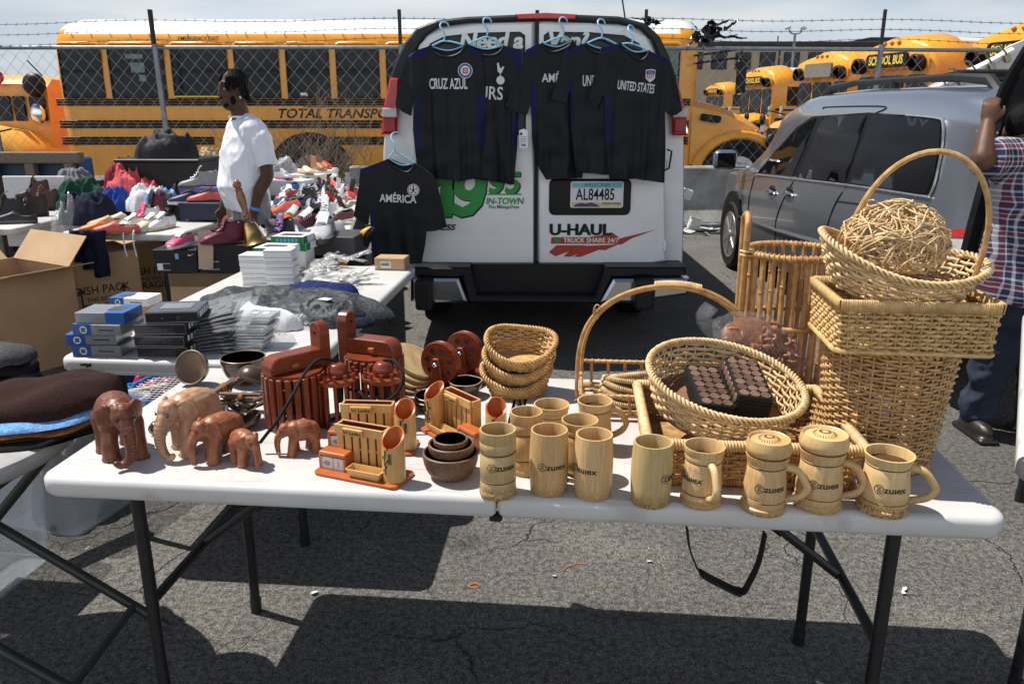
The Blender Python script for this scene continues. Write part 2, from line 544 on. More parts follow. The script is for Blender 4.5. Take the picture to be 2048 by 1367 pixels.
m_glass = mat('dark_glass', (.008, .010, .013), .06, var=.3, scale=1.5, spec=.35, rvar=0)
m_galv = mat('galvanised_steel', (.40, .42, .43), .42, metal=.75, var=.15, scale=30)
m_post = mat('grey_post', (.20, .22, .24), .45, metal=.5, var=.2, scale=12)
m_iron = mat('dark_iron', (.03, .03, .033), .6, metal=.4, var=.3)
m_conc = mat('concrete', (.16, .155, .145), .9, col2=(.42, .41, .39), scale=2.6, detail=8, bump=.3, bscale=40)
m_red = mat('red_lens', (.45, .02, .02), .2, coat=.5, var=.2)
m_amber = mat('amber_lens', (.55, .14, .02), .25, coat=.4)
m_chrome = mat('chrome', (.75, .75, .76), .12, metal=1.0, var=.05, rvar=.4, scale=5)
m_steel = mat('steel', (.45, .45, .46), .3, metal=.9, var=.1)

# ================================================================== ground
g = MB()
g.grid(lambda u, v: (-60 + 180 * u, -6 + 180 * v, 0), 4, 4)
tag(g.obj('ground', m_asph), kind='structure')

# ================================================================== fence
FY = 10.5
def fz(py): return at(1024, py, Y=FY).z
ZR = fz(98)
fence = thing('chain_link_fence', 'galvanised chain link fence topped with barbed wire in front of the yellow buses', 'fence', (0, FY, 0))
X0, X1 = -9.0, 10.5
mb = MB()
dw, dh = 0.082, 0.09
nz_ = int((X1 - X0) / dw); nh = int(ZR / dh)
for i in range(nz_):
 x = X0 + i * dw
 vs, fs = [], []
 for k in range(nh + 1):
  xx = x + (dw / 2 if (k + i) % 2 else -dw / 2) * 1.02 + .012 * noise.noise((x * .4, k * .3, 3))
  z = .03 + k * dh * (ZR - .03) / (nh * dh)
  yy = (.003 if (k + i) % 2 else -.003) + .04 * noise.noise((x * .5, z * .6, 1))
  r = .0024
  vs += [(xx - r, yy, z), (xx + r * .6, yy - r, z), (xx + r * .6, yy + r, z)]
 for k in range(nh):
  for j in range(3):
   fs.append((k * 3 + j, k * 3 + (j + 1) % 3, k * 3 + 3 + (j + 1) % 3, k * 3 + 3 + j))
 mb.add(vs, fs)
mb.obj('wire_mesh', m_galv, fence, recalc=False)
MB().tube([(X0, -.03, ZR + .012), (0, -.03, ZR + .015), (3, -.03, ZR), (X1, -.03, ZR - .05)], .024, 10).obj('top_rail', m_post, fence)
for px in (-30, 312, 803, 1290, 1760, 2200):
 x = at(px, 98, Y=FY).x
 lean = .05 * math.copysign(1, 800 - px) if px in (312, 803) else -.02
 b = MB(); b.tube([(x + lean, -.035, 0), (x, -.035, ZR + .03)], .032, 12); b.tube([(x, -.035, ZR + .02), (x, -.035, ZR + .05)], [.036, .03], 12)
 p = b.obj('post', m_post, fence)
 b = MB(); b.box((x - .01, -.04, ZR + .24), (.035, .03, .42)); b.box((x + .005, -.02, ZR + .24), (.012, .05, .42))
 b.obj('barb_arm', m_iron, p)
for z, sag in ((fz(37), .03), (fz(57), .035), (fz(76), .05)):
 b = MB(); pts = []
 for i in range(161):
  x = X0 + (X1 - X0) * i / 160
  pts.append((x, -.05 + .004 * math.sin(i), z - sag * (.5 - .5 * math.cos(2 * PI * (x + 4.6) / 3.1)) - .004 * (x - .5) ** 2 * .25))
 b.tube(pts, .0032, 4)
 for i in range(1, 160):
  p = Vector(pts[i])
  for s in (-1, 1):
   d = Vector((.012 * s, .016, .018)); b.tube([p - d, p + d], .0022, 3)
 b.obj('barbed_wire', m_iron, fence, recalc=False)
b = MB(); b.tube([(X0, .02, .05), (X1, .02, .05)], .02, 8); b.obj('bottom_rail', m_galv, fence)

# torn plastic caught on the barbed wire
m_plast = mat('black_plastic_film', (.010, .010, .011), .22, var=.4, scale=9)
def tatter(name, cx, cz, blobs, seed, strips):
 b = MB(); r = random.Random(seed)
 for (ox, oz, rx, rz_) in blobs:
  def f(u, v, ox=ox, oz=oz, rx=rx, rz_=rz_, s=r.random() * 9):
   a = 2 * PI * u; q = v
   rad = 1 + .55 * noise.noise((math.cos(a) * 1.7 + s, math.sin(a) * 1.7, s)) + .2 * noise.noise((math.cos(a) * 6 + s, math.sin(a) * 6, s))
   x = ox + rx * q * rad * math.cos(a); z = oz + rz_ * q * rad * math.sin(a)
   y = .10 * noise.noise((x * 9 + s, z * 9, q * 3)) + .03 * noise.noise((x * 30, z * 30, s))
   return (x, y, z)
  b.grid(f, 40, 9, closeu=True)
 for (p, q, wd) in strips:
  n = 14; vs = []
  for i in range(n + 1):
   t = i / n; c = Vector((p[0], 0, p[1])).lerp(Vector((q[0], 0, q[1])), t)
   c += Vector((.02 * noise.noise((t * 5, seed, p[0])), .05 * noise.noise((t * 4, p[1], seed)), .03 * noise.noise((t * 4, q[0], seed))))
   ww = wd * (1 - .6 * t) * (.6 + .8 * abs(noise.noise((t * 7, q[1], seed))))
   vs += [c + Vector((0, .01, ww)), c - Vector((0, .012, ww))]
  b.add(vs, [(2 * i, 2 * i + 1, 2 * i + 3, 2 * i + 2) for i in range(n)])
 o = b.obj(name, m_plast, recalc=False); o.location = (cx, FY - .06, cz)
 return o
P = at(1425, 62, Y=FY)
tag(tatter('plastic_sheet', P.x, P.z,
 [(-.03, .0, .13, .11), (-.2, -.07, .06, .06), (-.08, -.1, .08, .05)], 3,
 [((0, .05), (.2, .12), .03), ((.12, 0), (.3, .12), .035), ((.05, -.07), (.42, -.09), .03), ((.1, -.09), (.3, -.05), .02), ((-.15, -.05), (-.32, -.18), .03),
  ((-.25, -.05), (-.33, -.25), .02), ((-.1, -.1), (-.12, -.26), .02), ((.2, .05), (.2, -.1), .012), ((-.2, .02), (-.3, .1), .02)]), 'shredded black plastic sheet snagged on the barbed wire above the grey minivan', 'plastic')
P = at(1292, 42, Y=FY)
tag(tatter('plastic_sheet', P.x, P.z,
 [(.02, 0, .07, .05), (.12, -.02, .05, .035)], 8, [((0, 0), (-.2, .03), .02), ((.1, 0), (.1, -.16), .02), ((.15, 0), (.26, .02), .015), ((0, -.02), (-.06, -.12), .02)]), 'smaller shredded black plastic tangled in the barbed wire over the van roof corner', 'plastic')

# barriers at the foot of the fence
def barrier(x0, x1, label, y=FY + .32, h=.78):
 b = MB(); pr = [(-.3, 0), (-.3, .08), (-.16, .30), (-.10, h - .02), (-.08, h), (.08, h), (.10, h - .02), (.16, .30), (.3, .08), (.3, 0)]
 secs = []
 n = 14
 for i in range(n + 1):
  x = x0 + (x1 - x0) * i / n
  secs.append([(x, p[0] + .008 * noise.noise((x * 4, p[1] * 9, 2)), p[1] * (1 + .02 * noise.noise((x * 5, p[0] * 5, 7)))) for p in pr])
 b.ring(secs, smooth=False)
 o = b.obj('concrete_barrier', m_conc); o.location = (0, y, 0)
 tag(o, label, 'barrier', 'concrete barriers along the fence')
barrier(-2.15, -.2, 'weathered concrete barrier behind the black shirt at the van corner')
barrier(1.75, 4.3, 'weathered concrete barrier between the white van and the grey minivan')

# ================================================================== long yellow bus
def bus_lettering(s, size, x, z, parent, y=-.004, **k):
 return text(s, size, m_blk, parent, face_at(x, y, z), **k)
BX, BY = -7.45, 13.5
bus = thing('school_bus', 'long yellow school bus seen side on behind the fence, dark windows and white roof', 'bus', (BX, BY, 0))
LB = 10.45
def body_sec(x, ins, top):
 W_ = 2.42
 pr = [(0, .45), (0, 1.2), (0, 2.0), (0.03, 2.46), (.05, 2.56), (.10, 2.66), (.2, 2.76), (.42, 2.86), (.8, 2.94), (W_ / 2, 2.97)]
 pts = pr + [(W_ - y, z) for y, z in reversed(pr[:-1])]
 return [(x, ins + y * (W_ - 2 * ins) / W_, .45 + (z - .45) * top) for y, z in pts]
mb = MB()
secs = [body_sec(x, i, t) for x, i, t in ((0, .34, .93), (.04, .2, .965), (.12, .09, .985), (.26, .02, .998), (.4, 0, 1), (3, 0, 1), (7, 0, 1), (LB - .3, 0, 1), (LB - .1, .03, .99), (LB, .12, .96))]
mb.ring(secs)
for i, f in enumerate(mb.f):
 if len(f) == 4:
  zc = sum(mb.v[j][2] for j in f) / 4
  if zc > 2.70: mb.m[i] = 1
body = mb.obj('body', [m_yel, m_white], bus, angle=50)
# black rails
def zpx(py): return at(1024, py, Y=BY).z
for (a, c, x0, x1) in ((197, 212, .05, LB - .1), (240, 257, .05, LB - .1), (273, 290, .05, 2.55), (273, 290, 3.9, LB - .1)):
 b = MB()
 for q in range(3):
  zz = zpx(a) + (zpx(c) - zpx(a)) * (q + .5) / 3
  b.box(((x0 + x1) / 2, -.008, zz), (x1 - x0, .03, abs(zpx(a) - zpx(c)) / 3 * .82), bev=.006)
 b.obj('rub_rail', m_blk, bus)
# windows
wx = [.22] + [at(px, 140, Y=BY).x - BX for px in (107, 205, 330, 456, 559, 659, 759)]
step = wx[-1] - wx[-2]
while wx[-1] + step < LB - .3: wx.append(wx[-1] + step)
zt, zb = zpx(97), zpx(196)
m_seat = mat('seat_vinyl', (.16, .20, .20), .6)
for i in range(1, len(wx) - 1):
 x0, x1 = wx[i] + .11, wx[i + 1] - .0
 b = MB()
 fr = .03
 b.box(((x0 + x1) / 2, -.004, zt - .01), (x1 - x0, .03, fr), bev=.005); b.box(((x0 + x1) / 2, -.004, zb + .01), (x1 - x0, .03, fr), bev=.005)
 b.box((x0 + .012, -.004, (zt + zb) / 2), (.024, .03, zt - zb - fr - .02)); b.box((x1 - .012, -.004, (zt + zb) / 2), (.024, .03, zt - zb - fr - .02))
 b.box(((x0 + x1) / 2, -.003, (zt + zb) / 2 + rnd.choice((0, .02, -.03))), (x1 - x0 - .05, .026, .022))
 f = b.obj('window', m_blk, bus)
 MB().box(((x0 + x1) / 2, .0015, (zt + zb) / 2), (x1 - x0 - .04, .007, zt - zb - .04)).obj('pane', m_glass, f)
 b = MB(); b.tube([(x0 + .02, -.012, zt + .05), (x0 + .07, -.02, zt + .075), (x1 - .06, -.02, zt + .075), (x1 - .01, -.012, zt + .05)], .028, 8)
 b.obj('drip_rail', m_yel, bus)
 if i == 2:
  b = MB(); b.box((x0 + .42, -.0035, zt - .12), (.28, .003, .07)); b.box((x0 + .46, -.0035, zt - .30), (.22, .003, .17)); b.box((x0 + .52, -.0035, zt - .45), (.11, .003, .10)); b.obj('seat_back', m_seat, f)
 if i == 5:
  b = MB(); b.box((x0 + .25, -.0035, zb + .06), (.10, .003, .04)); b.box((x0 + .30, -.0035, zb + .04), (.03, .003, .07)); b.obj('latch', m_white, f)
 if i == 3:
  MB().box(((x0 + x1) / 2, -.012, zb + .02), (x1 - x0, .03, .025), bev=.004).obj('sill', mat('bright_yellow', (.85, .55, .02), .4), f)
# seams and rivets on the upper panels
b = MB()
for x in (.55, wx[2] + .3, wx[4] - .2, wx[6] + .3, 8.2):
 b.box((x, -.001, (zpx(290) + .5) / 2), (.008, .006, zpx(290) - .5))
x = .4
while x < LB - .3:
 b.ball((x, .085, 2.655), .012, 6); x += .31
b.obj('seams', m_yel2, bus)
bus_lettering('EMERGENCY EXIT', .085, at(395, 76, Y=BY).x - BX, 2.58, bus, y=.03, bold=.01, sx=.95)
text('TOTAL TRANSPORTATION', .205, m_blk, bus, face_at(at(553, 229, Y=BY).x - BX, -.003, zpx(228)), bold=.022, shear=.28, sx=1.12, align='LEFT')
b = MB(); b.box((5.2, -.001, zpx(214)), (2.3, .004, .012)); b.obj('pinstripe', m_blk, bus)
# wheel arches and wheels
def wheel(parent, x, z, r, y=.0, w_=.28, m2=None):
 b = MB()
 pr = [(.0, y + w_ - .02), (r * .58, y + w_ - .02), (r * .9, y + w_), (r, y + w_ - .04), (r, y + .04), (r * .9, y), (r * .6, y + .01)]
 vs = []
 b.lathe([(p[0], p[1]) for p in pr], 28)
 b.v = [(x + v[0], v[2], z + v[1]) for v in b.v]
 t = b.obj('wheel', m_rub, parent)
 b = MB(); b.lathe([(0, .02), (r * .18, .0), (r * .2, .05), (r * .42, .07), (r * .55, .03), (r * .6, .0)], 24)
 b.v = [(x + v[0], y + v[2], z + v[1]) for v in b.v]
 b.obj('rim', m2 or m_steel, t)
axr = at(622, 320, Y=BY).x - BX
b = MB()
def arch(x, z, r, n=20): return [(x + r * math.cos(PI * i / n), z + r * math.sin(PI * i / n)) for i in range(n + 1)]
b.prism(arch(axr, .42, .72), -.012, .04, axis='y'); b.obj('wheel_arch', m_blk, bus)
wheel(bus, axr, .5, .48, y=-.02)
b = MB()
for k in range(3): b.box((3.05, -.003, zpx(262 + k * 18)), (.42, .01, .09), bev=.004)
b.box((3.05, -.006, zpx(268)), (.3, .008, .03), mi=1); b.box((3.05, -.006, zpx(288)), (.24, .008, .05), mi=1)
b.obj('side_label', [m_yel2, m_blk], bus)
b = MB(); b.lathe([(0, -.02), (.05, -.018), (.055, 0)], 16); b.v = [(at(177, 335, Y=BY).x - BX + v[0], v[2] * 1, zpx(333) + v[1]) for v in b.v]; b.obj('reflector', m_red, bus)
# front cowl, bonnet and fender
hx0 = LB - .05
def hood_sec(x, y0, y1, zt_, zb_):
 k = .12
 return [(x, y0, zb_), (x, y0 - .0, (zb_ + zt_) / 2), (x, y0 + .03, zt_ - k), (x, y0 + .16, zt_ - .02), (x, (y0 + y1) / 2, zt_ + .05), (x, y1 - .16, zt_ - .02), (x, y1 - .03, zt_ - k), (x, y1, (zb_ + zt_) / 2), (x, y1, zb_)]
mb = MB()
mb.ring([hood_sec(hx0, .05, 2.37, 1.66, .62), hood_sec(hx0 + .5, .06, 2.36, 1.56, .62), hood_sec(hx0 + .9, .1, 2.32, 1.40, .6), hood_sec(hx0 + 1.2, .18, 2.2, 1.22, .6), hood_sec(hx0 + 1.38, .3, 2.1, .95, .62)])
hood = mb.obj('hood', m_yel, bus)
b = MB(); fx = hx0 + .82
ar_o = [(fx + .80 * math.cos(PI * i / 18), .45 + .72 * math.sin(PI * i / 18)) for i in range(19)]
ar_i = [(fx + .64 * math.cos(PI * i / 18), .45 + .58 * math.sin(PI * i / 18)) for i in range(18, -1, -1)]
b.prism(ar_o + ar_i, -.03, .2, axis='y', bev=.03); b.obj('fender', m_yel, bus)
b = MB(); b.prism([(fx + .64 * math.cos(PI * i / 18), .45 + .58 * math.sin(PI * i / 18)) for i in range(19)], .02, .06, axis='y'); b.obj('wheel_arch', m_blk, bus)
wheel(bus, fx, .48, .46, y=-.02)
b = MB(); b.box((hx0 + .3, .0, 1.36), (.34, .06, .11), bev=.02, rot=Matrix.Rotation(-.15, 3, 'Y').inverted()); b.obj('vent', m_blk, bus)
b = MB(); b.box((hx0 + 1.1, .1, 1.12), (.06, .05, .12), bev=.015); b.obj('turn_signal', m_amber, bus)
b = MB(); b.box((LB - .02, .45, 2.0), (.03, .6, .8), bev=.01); b.box((LB - .02, 1.7, 2.05), (.03, 1.2, .8), bev=.01); b.obj('windshield', m_glass, bus)
b = MB(); b.box((LB - .45, -.006, 1.95), (.26, .02, .95), bev=.03); b.obj('door_glass', mat('pale_glass', (.10, .14, .12), .08, rvar=0), bus)
# mirror arms at the front
b = MB()
for dz in (0, .12):
 b.tube([(LB - .1, -.05, 2.2 + dz), (LB + .3, -.2, 2.25 + dz), (LB + .6, -.25, 2.28 + dz), (LB + .66, -.25, 2.1), (LB + .62, -.25, 1.8), (LB + .55, -.25, 1.72)], .018, 6)
b.box((LB + .62, -.27, 2.0), (.16, .06, .5), bev=.03); b.obj('mirror', m_blk, bus)
b = MB(); b.ball((LB + 1.25, -.1, 1.0), (.11, .07, .13), 14); b.tube([(LB + 1.2, .2, 1.3), (LB + 1.22, -.05, 1.2), (LB + 1.25, -.1, 1.05)], .012, 6); b.tube([(LB + 1.1, .2, .8), (LB + 1.25, -.1, .95)], .012, 6); b.obj('convex_mirror', m_blk, bus)

# ================================================================== row of buses facing left
def bus_front(label, loc, rz, group, sign=True, L=9.0, seed=0):
 t = thing('school_bus', label, 'bus', loc, rz, group)
 r = random.Random(seed)
 W_ = 2.4
 def sec(y, ins, top):
  pr = [(-1.2, .5), (-1.2, 1.3), (-1.19, 2.2), (-1.13, 2.5), (-.98, 2.72), (-.72, 2.88), (-.35, 2.98), (0, 3.0)]
  pts = pr + [(-x, z) for x, z in reversed(pr[:-1])]
  return [(x * (1 - ins), y, .5 + (z - .5) * top) for x, z in pts]
 mb = MB(); mb.ring([sec(.0, .06, .90), sec(.05, .02, .955), sec(.18, 0, 1), sec(.9, 0, 1.03), sec(1.0, 0, 1.0), sec(L, 0, 1)])
 for i, f in enumerate(mb.f):
  if len(f) == 4 and sum(mb.v[j][2] for j in f) / 4 > 2.85 and sum(mb.v[j][1] for j in f) / 4 > 1: mb.m[i] = 1
 mb.obj('body', [m_yel, m_white], t, angle=50)
 # roof cap brow
 b = MB(); b.grid(lambda u, v: ((u - .5) * 2.3, -.06 - .12 * math.sin(PI * v) * math.cos((u - .5) * PI) ** .5 if abs(u - .5) < .499 else -.06, 2.33 + .55 * v * (1 - .35 * (2 * u - 1) ** 2)), 16, 6)
 b.obj('roof_cap', m_yel, t, recalc=False)
 if sign:
  b = MB(); b.prism(rrect(1.3, .30, .1, 4, 0, 2.5), -.21, -.14, axis='y'); s = b.obj('sign_board', m_blk, t)
  text('SCHOOL BUS', .25, mat('sign_yellow', (.75, .55, .06), .5), s, face_at(0, -.216, 2.5), bold=.03, sx=.72)
 else:
  b = MB(); b.prism(rrect(1.2, .36, .05, 3, 0, 2.5), -.21, -.14, axis='y'); b.obj('sign_board', mat('blank_sign', (.18, .17, .14), .5), t)
 for sx in (-1, 1):
  b = MB(); b.lathe([(.17, 0), (.17, -.2), (.14, -.22), (.13, -.02)], 16, close=True); b.v = [(sx * .92 + v[0], v[2] - .06, 2.42 + v[1]) for v in b.v]; h = b.obj('light_hood', m_blk, t)
  b = MB(); b.ball((sx * .92, -.1, 2.42), (.12, .05, .12), 12); b.obj('warning_light', mat('dull_red_lens', (.28, .03, .015), .3), h)
 for k in range(3):
  b = MB(); b.ball(((k - 1) * .22, -.1, 2.86), (.05, .05, .04), 8); b.obj('marker_light', m_amber, t)
 for (x0, x1) in ((-1.08, -.5), (-.4, .4), (.5, 1.08)):
  b = MB(); b.prism(rrect(x1 - x0, .95, .1, 4, (x0 + x1) / 2, 1.72), -.03, .02, axis='y'); b.obj('windshield', m_glass, t)
 # hood
 mb = MB(); secs = []
 for y, zt_, wd in ((.0, 1.28, 1.05), (-.5, 1.22, 1.0), (-.9, 1.12, .95), (-1.15, .95, .9), (-1.22, .6, .88)):
  secs.append([(-wd, y, .5), (-wd, y, zt_ - .15), (-wd + .15, y, zt_), (0, y, zt_ + .06), (wd - .15, y, zt_), (wd, y, zt_ - .15), (wd, y, .5)])
 mb.ring(secs); mb.obj('hood', m_yel, t)
 b = MB(); b.prism(rrect(1.1, .4, .06, 3, 0, .78), -1.26, -1.2, axis='y'); b.obj('grille', m_blk, t)
 for sx in (-1, 1):
  b = MB(); b.tube([(sx * 1.0, -.3, 1.3), (sx * 1.15, -.9, 1.45), (sx * 1.2, -1.0, 1.3)], .02, 6); b.ball((sx * 1.22, -1.02, 1.2), (.12, .08, .16), 12); b.obj('mirror', m_blk, t)
  b = MB(); b.tube([(sx * 1.15, 0, 1.5), (sx * 1.45, -.25, 1.5)], .02, 6); b.box((sx * 1.48, -.27, 1.42), (.16, .06, .34), bev=.03); b.obj('mirror', m_chrome, t)
  b = MB(); b.box((sx * .8, -1.23, .95), (.26, .06, .2), bev=.04); b.obj('headlight', m_chrome, t)
 # side windows on the visible flank
 for k in range(9):
  y0 = .55 + k * .88
  b = MB(); b.box((1.2, y0 + .4, 1.93), (.03, .72, .68), bev=.01); f = b.obj('window', m_blk, t)
  b = MB(); b.box((1.212, y0 + .4, 2.1), (.014, .62, .26)); b.box((1.212, y0 + .4, 1.78), (.014, .62, .26)); b.obj('pane', m_glass, f)
 for z in (1.45, 1.1, .85):
  b = MB(); b.box((1.205, L / 2, z), (.03, L - .3, .09), bev=.008); b.obj('rub_rail', m_blk, t)
 for y in (-.55, 6.5):
  b = MB(); b.lathe([(0, 0), (.3, 0), (.48, .04), (.5, .1), (.5, .3), (0, .3)], 20); b.v = [(1.15 - v[2] + .02, y + v[0], .5 + v[1]) for v in b.v]; b.obj('wheel', m_rub, t)
 return t
GR = 'school buses parked in a row beyond the fence'
A_ = -R(76)
def bpos(px, d): return (d * (px - 1024) / CF, d, 0)
bus_front('yellow school bus with lettered sign board, second from the building end, beside the fence post', bpos(1745, 18.3), A_, GR, seed=1)
bus_front('yellow school bus whose sign board is blank grey, between two lettered ones', bpos(1615, 23), A_, GR, sign=False, seed=2)
bus_front('nearest of the parked yellow school buses, its roof cap above the white canopy', bpos(1990, 14.8), A_, GR, seed=3)
bus_front('distant yellow school bus seen over the curved yellow hood', bpos(1490, 32), A_, GR, seed=4)
bus_front('farthest and smallest yellow school bus in the row', bpos(1412, 52), A_, GR, seed=5)

# short bus at the left edge
t = thing('short_bus', 'stubby yellow bus with hood and mirror arms, at the left edge behind the fence', 'bus', (0, 0, 0))
SY = 14.4
def sx_(px): return at(px, 200, Y=SY).x
def sz_(py): return at(200, py, Y=SY).z
mb = MB()
def ssec(x, zt_, zb_, y0=0.0):
 return [(x, SY + y0, zb_), (x, SY + y0, (zb_ + zt_) / 2), (x, SY + y0 + .05, zt_ - .14), (x, SY + y0 + .25, zt_), (x, SY + 1.9 - y0, zt_), (x, SY + 2.1 - y0, zt_ - .14), (x, SY + 2.15 - y0, zb_)]
x0, x1 = sx_(-60), sx_(96)
mb.ring([ssec(x0 - 2, sz_(150), .5), ssec(sx_(40), sz_(150), .5), ssec(sx_(62), sz_(152), .5), ssec(sx_(94), sz_(158), .5)])
mb.obj('body', m_yel, t)
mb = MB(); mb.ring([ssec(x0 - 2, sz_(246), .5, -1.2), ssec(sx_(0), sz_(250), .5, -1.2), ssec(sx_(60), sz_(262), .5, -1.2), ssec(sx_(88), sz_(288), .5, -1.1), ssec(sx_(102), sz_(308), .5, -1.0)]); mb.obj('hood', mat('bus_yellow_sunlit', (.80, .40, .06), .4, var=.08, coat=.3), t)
for (a, c) in ((-40, 22), (26, 50), (58, 92)):
 b = MB(); b.box(((sx_(a) + sx_(c)) / 2, SY - .012, (sz_(192) + sz_(242)) / 2), (sx_(c) - sx_(a), .04, sz_(192) - sz_(242)), bev=.03)
 b.obj('window', m_glass, t)
b = MB(); b.ball((sx_(80), SY - .1, sz_(170)), (.2, .12, .2), 14); b.obj('light_hood', m_blk, t)
b = MB(); b.ball((sx_(4), SY - .1, sz_(155)), (.16, .1, .13), 12); b.obj('warning_light', m_red, t)
b = MB()
for a, c, e in ((46, 262, 300), (75, 262, 290)):
 b.tube([(sx_(a), SY - 1.25, sz_(255)), (sx_(a + 6), SY - 1.4, sz_(278)), (sx_(a + 8), SY - 1.45, sz_(e))], .022, 6)
 b.tube([(sx_(a - 16), SY - 1.25, sz_(272)), (sx_(a + 6), SY - 1.4, sz_(260)), (sx_(a + 30), SY - 1.3, sz_(254))], .015, 6)
 b.ball((sx_(a + 8), SY - 1.45, sz_(e)), (.09, .06, .12), 12)
b.obj('mirror', m_blk, t)
b = MB(); b.ball((sx_(84), SY - .2, sz_(228)), (.13, .08, .18), 14); b.obj('mirror', m_chrome, t)
b = MB(); b.tube([(sx_(60), SY + .5, sz_(150)), (sx_(34), SY + .5, sz_(118))], .012, 5); b.obj('antenna', m_blk, t)

# ================================================================== building, lamp pole
m_tan = mat('tan_wall', (.36, .30, .21), .85, var=.12, scale=.8)
m_roofd = mat('dark_roof_edge', (.03, .028, .027), .7)
BD = 62.0
def bx(px): return at(px, 150, Y=BD).x
def bz(py): return at(1500, py, Y=BD).z
t = thing('building', 'low tan building with square windows and dark roof edge beyond the buses', 'building', (bx(1600), BD, 0))
b = MB(); b.box((0, 4, bz(92) / 2), (bx(1990) - bx(1210), 8, bz(92))); b.obj('wall', m_tan, t)
b = MB(); b.box((0, 4, bz(90) + .05), (bx(1990) - bx(1210) + .6, 8.6, .35), bev=.05); b.obj('roof', m_roofd, t)
xo = bx(1600)
b = MB(); b.prism([(bx(1660) - xo, bz(92)), (bx(1735) - xo, bz(76)), (bx(2060) - xo, bz(76)), (bx(2060) - xo, bz(92))], .6, 7, axis='y'); b.obj('upper_storey', mat('brown_band', (.22, .17, .11), .85), t)
b = MB(); b.prism([(bx(1655) - xo, bz(92)), (bx(1735) - xo, bz(74)), (bx(2060) - xo, bz(74)), (bx(2060) - xo, bz(77)), (bx(1735) - xo, bz(77.5)), (bx(1668) - xo, bz(92))], .3, 7.2, axis='y'); b.obj('eave', m_roofd, t)
for px in range(1230, 1960, 48):
 b = MB(); b.box((bx(px + 14) - xo, -.03, bz(122)), (1.15, .12, 1.2), bev=.03); f = b.obj('window', m_roofd, t)
 b = MB(); b.box((bx(px + 14) - xo, -.1, bz(122)), (1.0, .03, 1.05)); b.obj('pane', m_glass, f)
b = MB(); b.tube([(bx(1555) - xo, -.05, 0), (bx(1555) - xo, -.05, bz(92))], .06, 6); b.tube([(bx(1558) - xo, 1, bz(90)), (bx(1558) - xo, 1, bz(70))], .05, 6); b.obj('downpipe', m_roofd, t)
t = thing('street_lamp', 'grey pole carrying two lamp heads above the tan building', 'lamp', (0, 0, 0))
LP = 55.0
p0 = at(1588, 92, Y=LP)
b = MB(); b.tube([(p0.x, LP, 0), (p0.x, LP, at(1588, 70, Y=LP).z)], .08, 8); b.obj('pole', m_post, t)
b = MB(); zc = at(1588, 68, Y=LP).z
b.tube(smooth_path([(p0.x - .42, LP, zc + .3), (p0.x - .3, LP, zc + .05), (p0.x, LP, zc), (p0.x + .3, LP, zc + .05), (p0.x + .42, LP, zc + .3)], 4), .05, 6); b.obj('bracket', m_post, t)
for s in (-1, 1):
 b = MB(); b.box((p0.x + s * .5, LP, zc + .36), (.36, .3, .2), bev=.05, rot=Matrix.Rotation(s * .3, 3, 'Y')); b.obj('lamp_head', mat('lamp_grey', (.45, .46, .45), .4), t)

# ================================================================== dry shrubs
m_twig = mat('dry_twig', (.20, .15, .10), .9, var=.4, scale=20)
def shrub(name, label, base, h, spread, n, seed, r0):
 rr = random.Random(seed); b = MB()
 def grow(p, d, L, r, lev):
  pts = [p]; k = 5
  for i in range(k):
   d = (d + Vector((rr.uniform(-.3, .3), rr.uniform(-.3, .3), rr.uniform(-.12, .25)))).normalized()
   pts.append(pts[-1] + d * L / k)
  b.tube(pts, [max(.0012, r * (1 - .6 * i / k)) for i in range(k + 1)], 4, caps=False)
  if lev > 0:
   for _ in range(4):
    q = pts[rr.randint(2, k)]
    dd = (d + Vector((rr.uniform(-1, 1), rr.uniform(-.7, .7), rr.uniform(-.35, .7)))).normalized()
    grow(q, dd, L * rr.uniform(.4, .65), r * .5, lev - 1)
 for _ in range(n):
  grow(Vector((rr.uniform(-.05, .05), rr.uniform(-.05, .05), 0)), Vector((rr.uniform(-spread, spread), rr.uniform(-.4, .4), 1)).normalized(), h * rr.uniform(.5, .75), r0, 3)
 o = b.obj(name, m_twig, recalc=False); o.location = base
 return tag(o, label, 'shrub', 'dry shrubs by the fence')
p = at(640, 400, Y=FY + .3)
shrub('dry_shrub', 'tangled leafless brown shrub before the rear wheel of the long bus', (p.x, FY + .25, .0), 1.55, 1.0, 15, 5, .012)
p = at(718, 400, Y=FY + .3)
shrub('dry_shrub', 'thin spindly dead sapling left of the van taillight', (p.x, FY + .3, .0), 1.5, .25, 2, 9, .010)
b = MB(); rr = random.Random(4)
for i in range(70):
 a = rr.uniform(0, 6.28); c = Vector((rr.gauss(0, .09), rr.gauss(0, .06), .55 + rr.gauss(0, .09))); s = rr.uniform(.02, .04); d = Vector((math.cos(a), math.sin(a), rr.uniform(-.5, .8))) * s; e = d.cross(Vector((rr.random(), 0, 1))).normalized() * s * .45
 b.add([c - d, c + e, c + d, c - e], [(0, 1, 2, 3)])
b.tube([(0, 0, 0), (.02, 0, .5)], .008, 5)
o = b.obj('weed', mat('leaf_green', (.06, .11, .03), .6), recalc=False); p = at(665, 352, Y=FY - .1); o.location = (p.x, FY - .1, p.z - .55)
tag(o, 'small green weed sprouting at the fence foot beside the concrete barrier', 'weed')

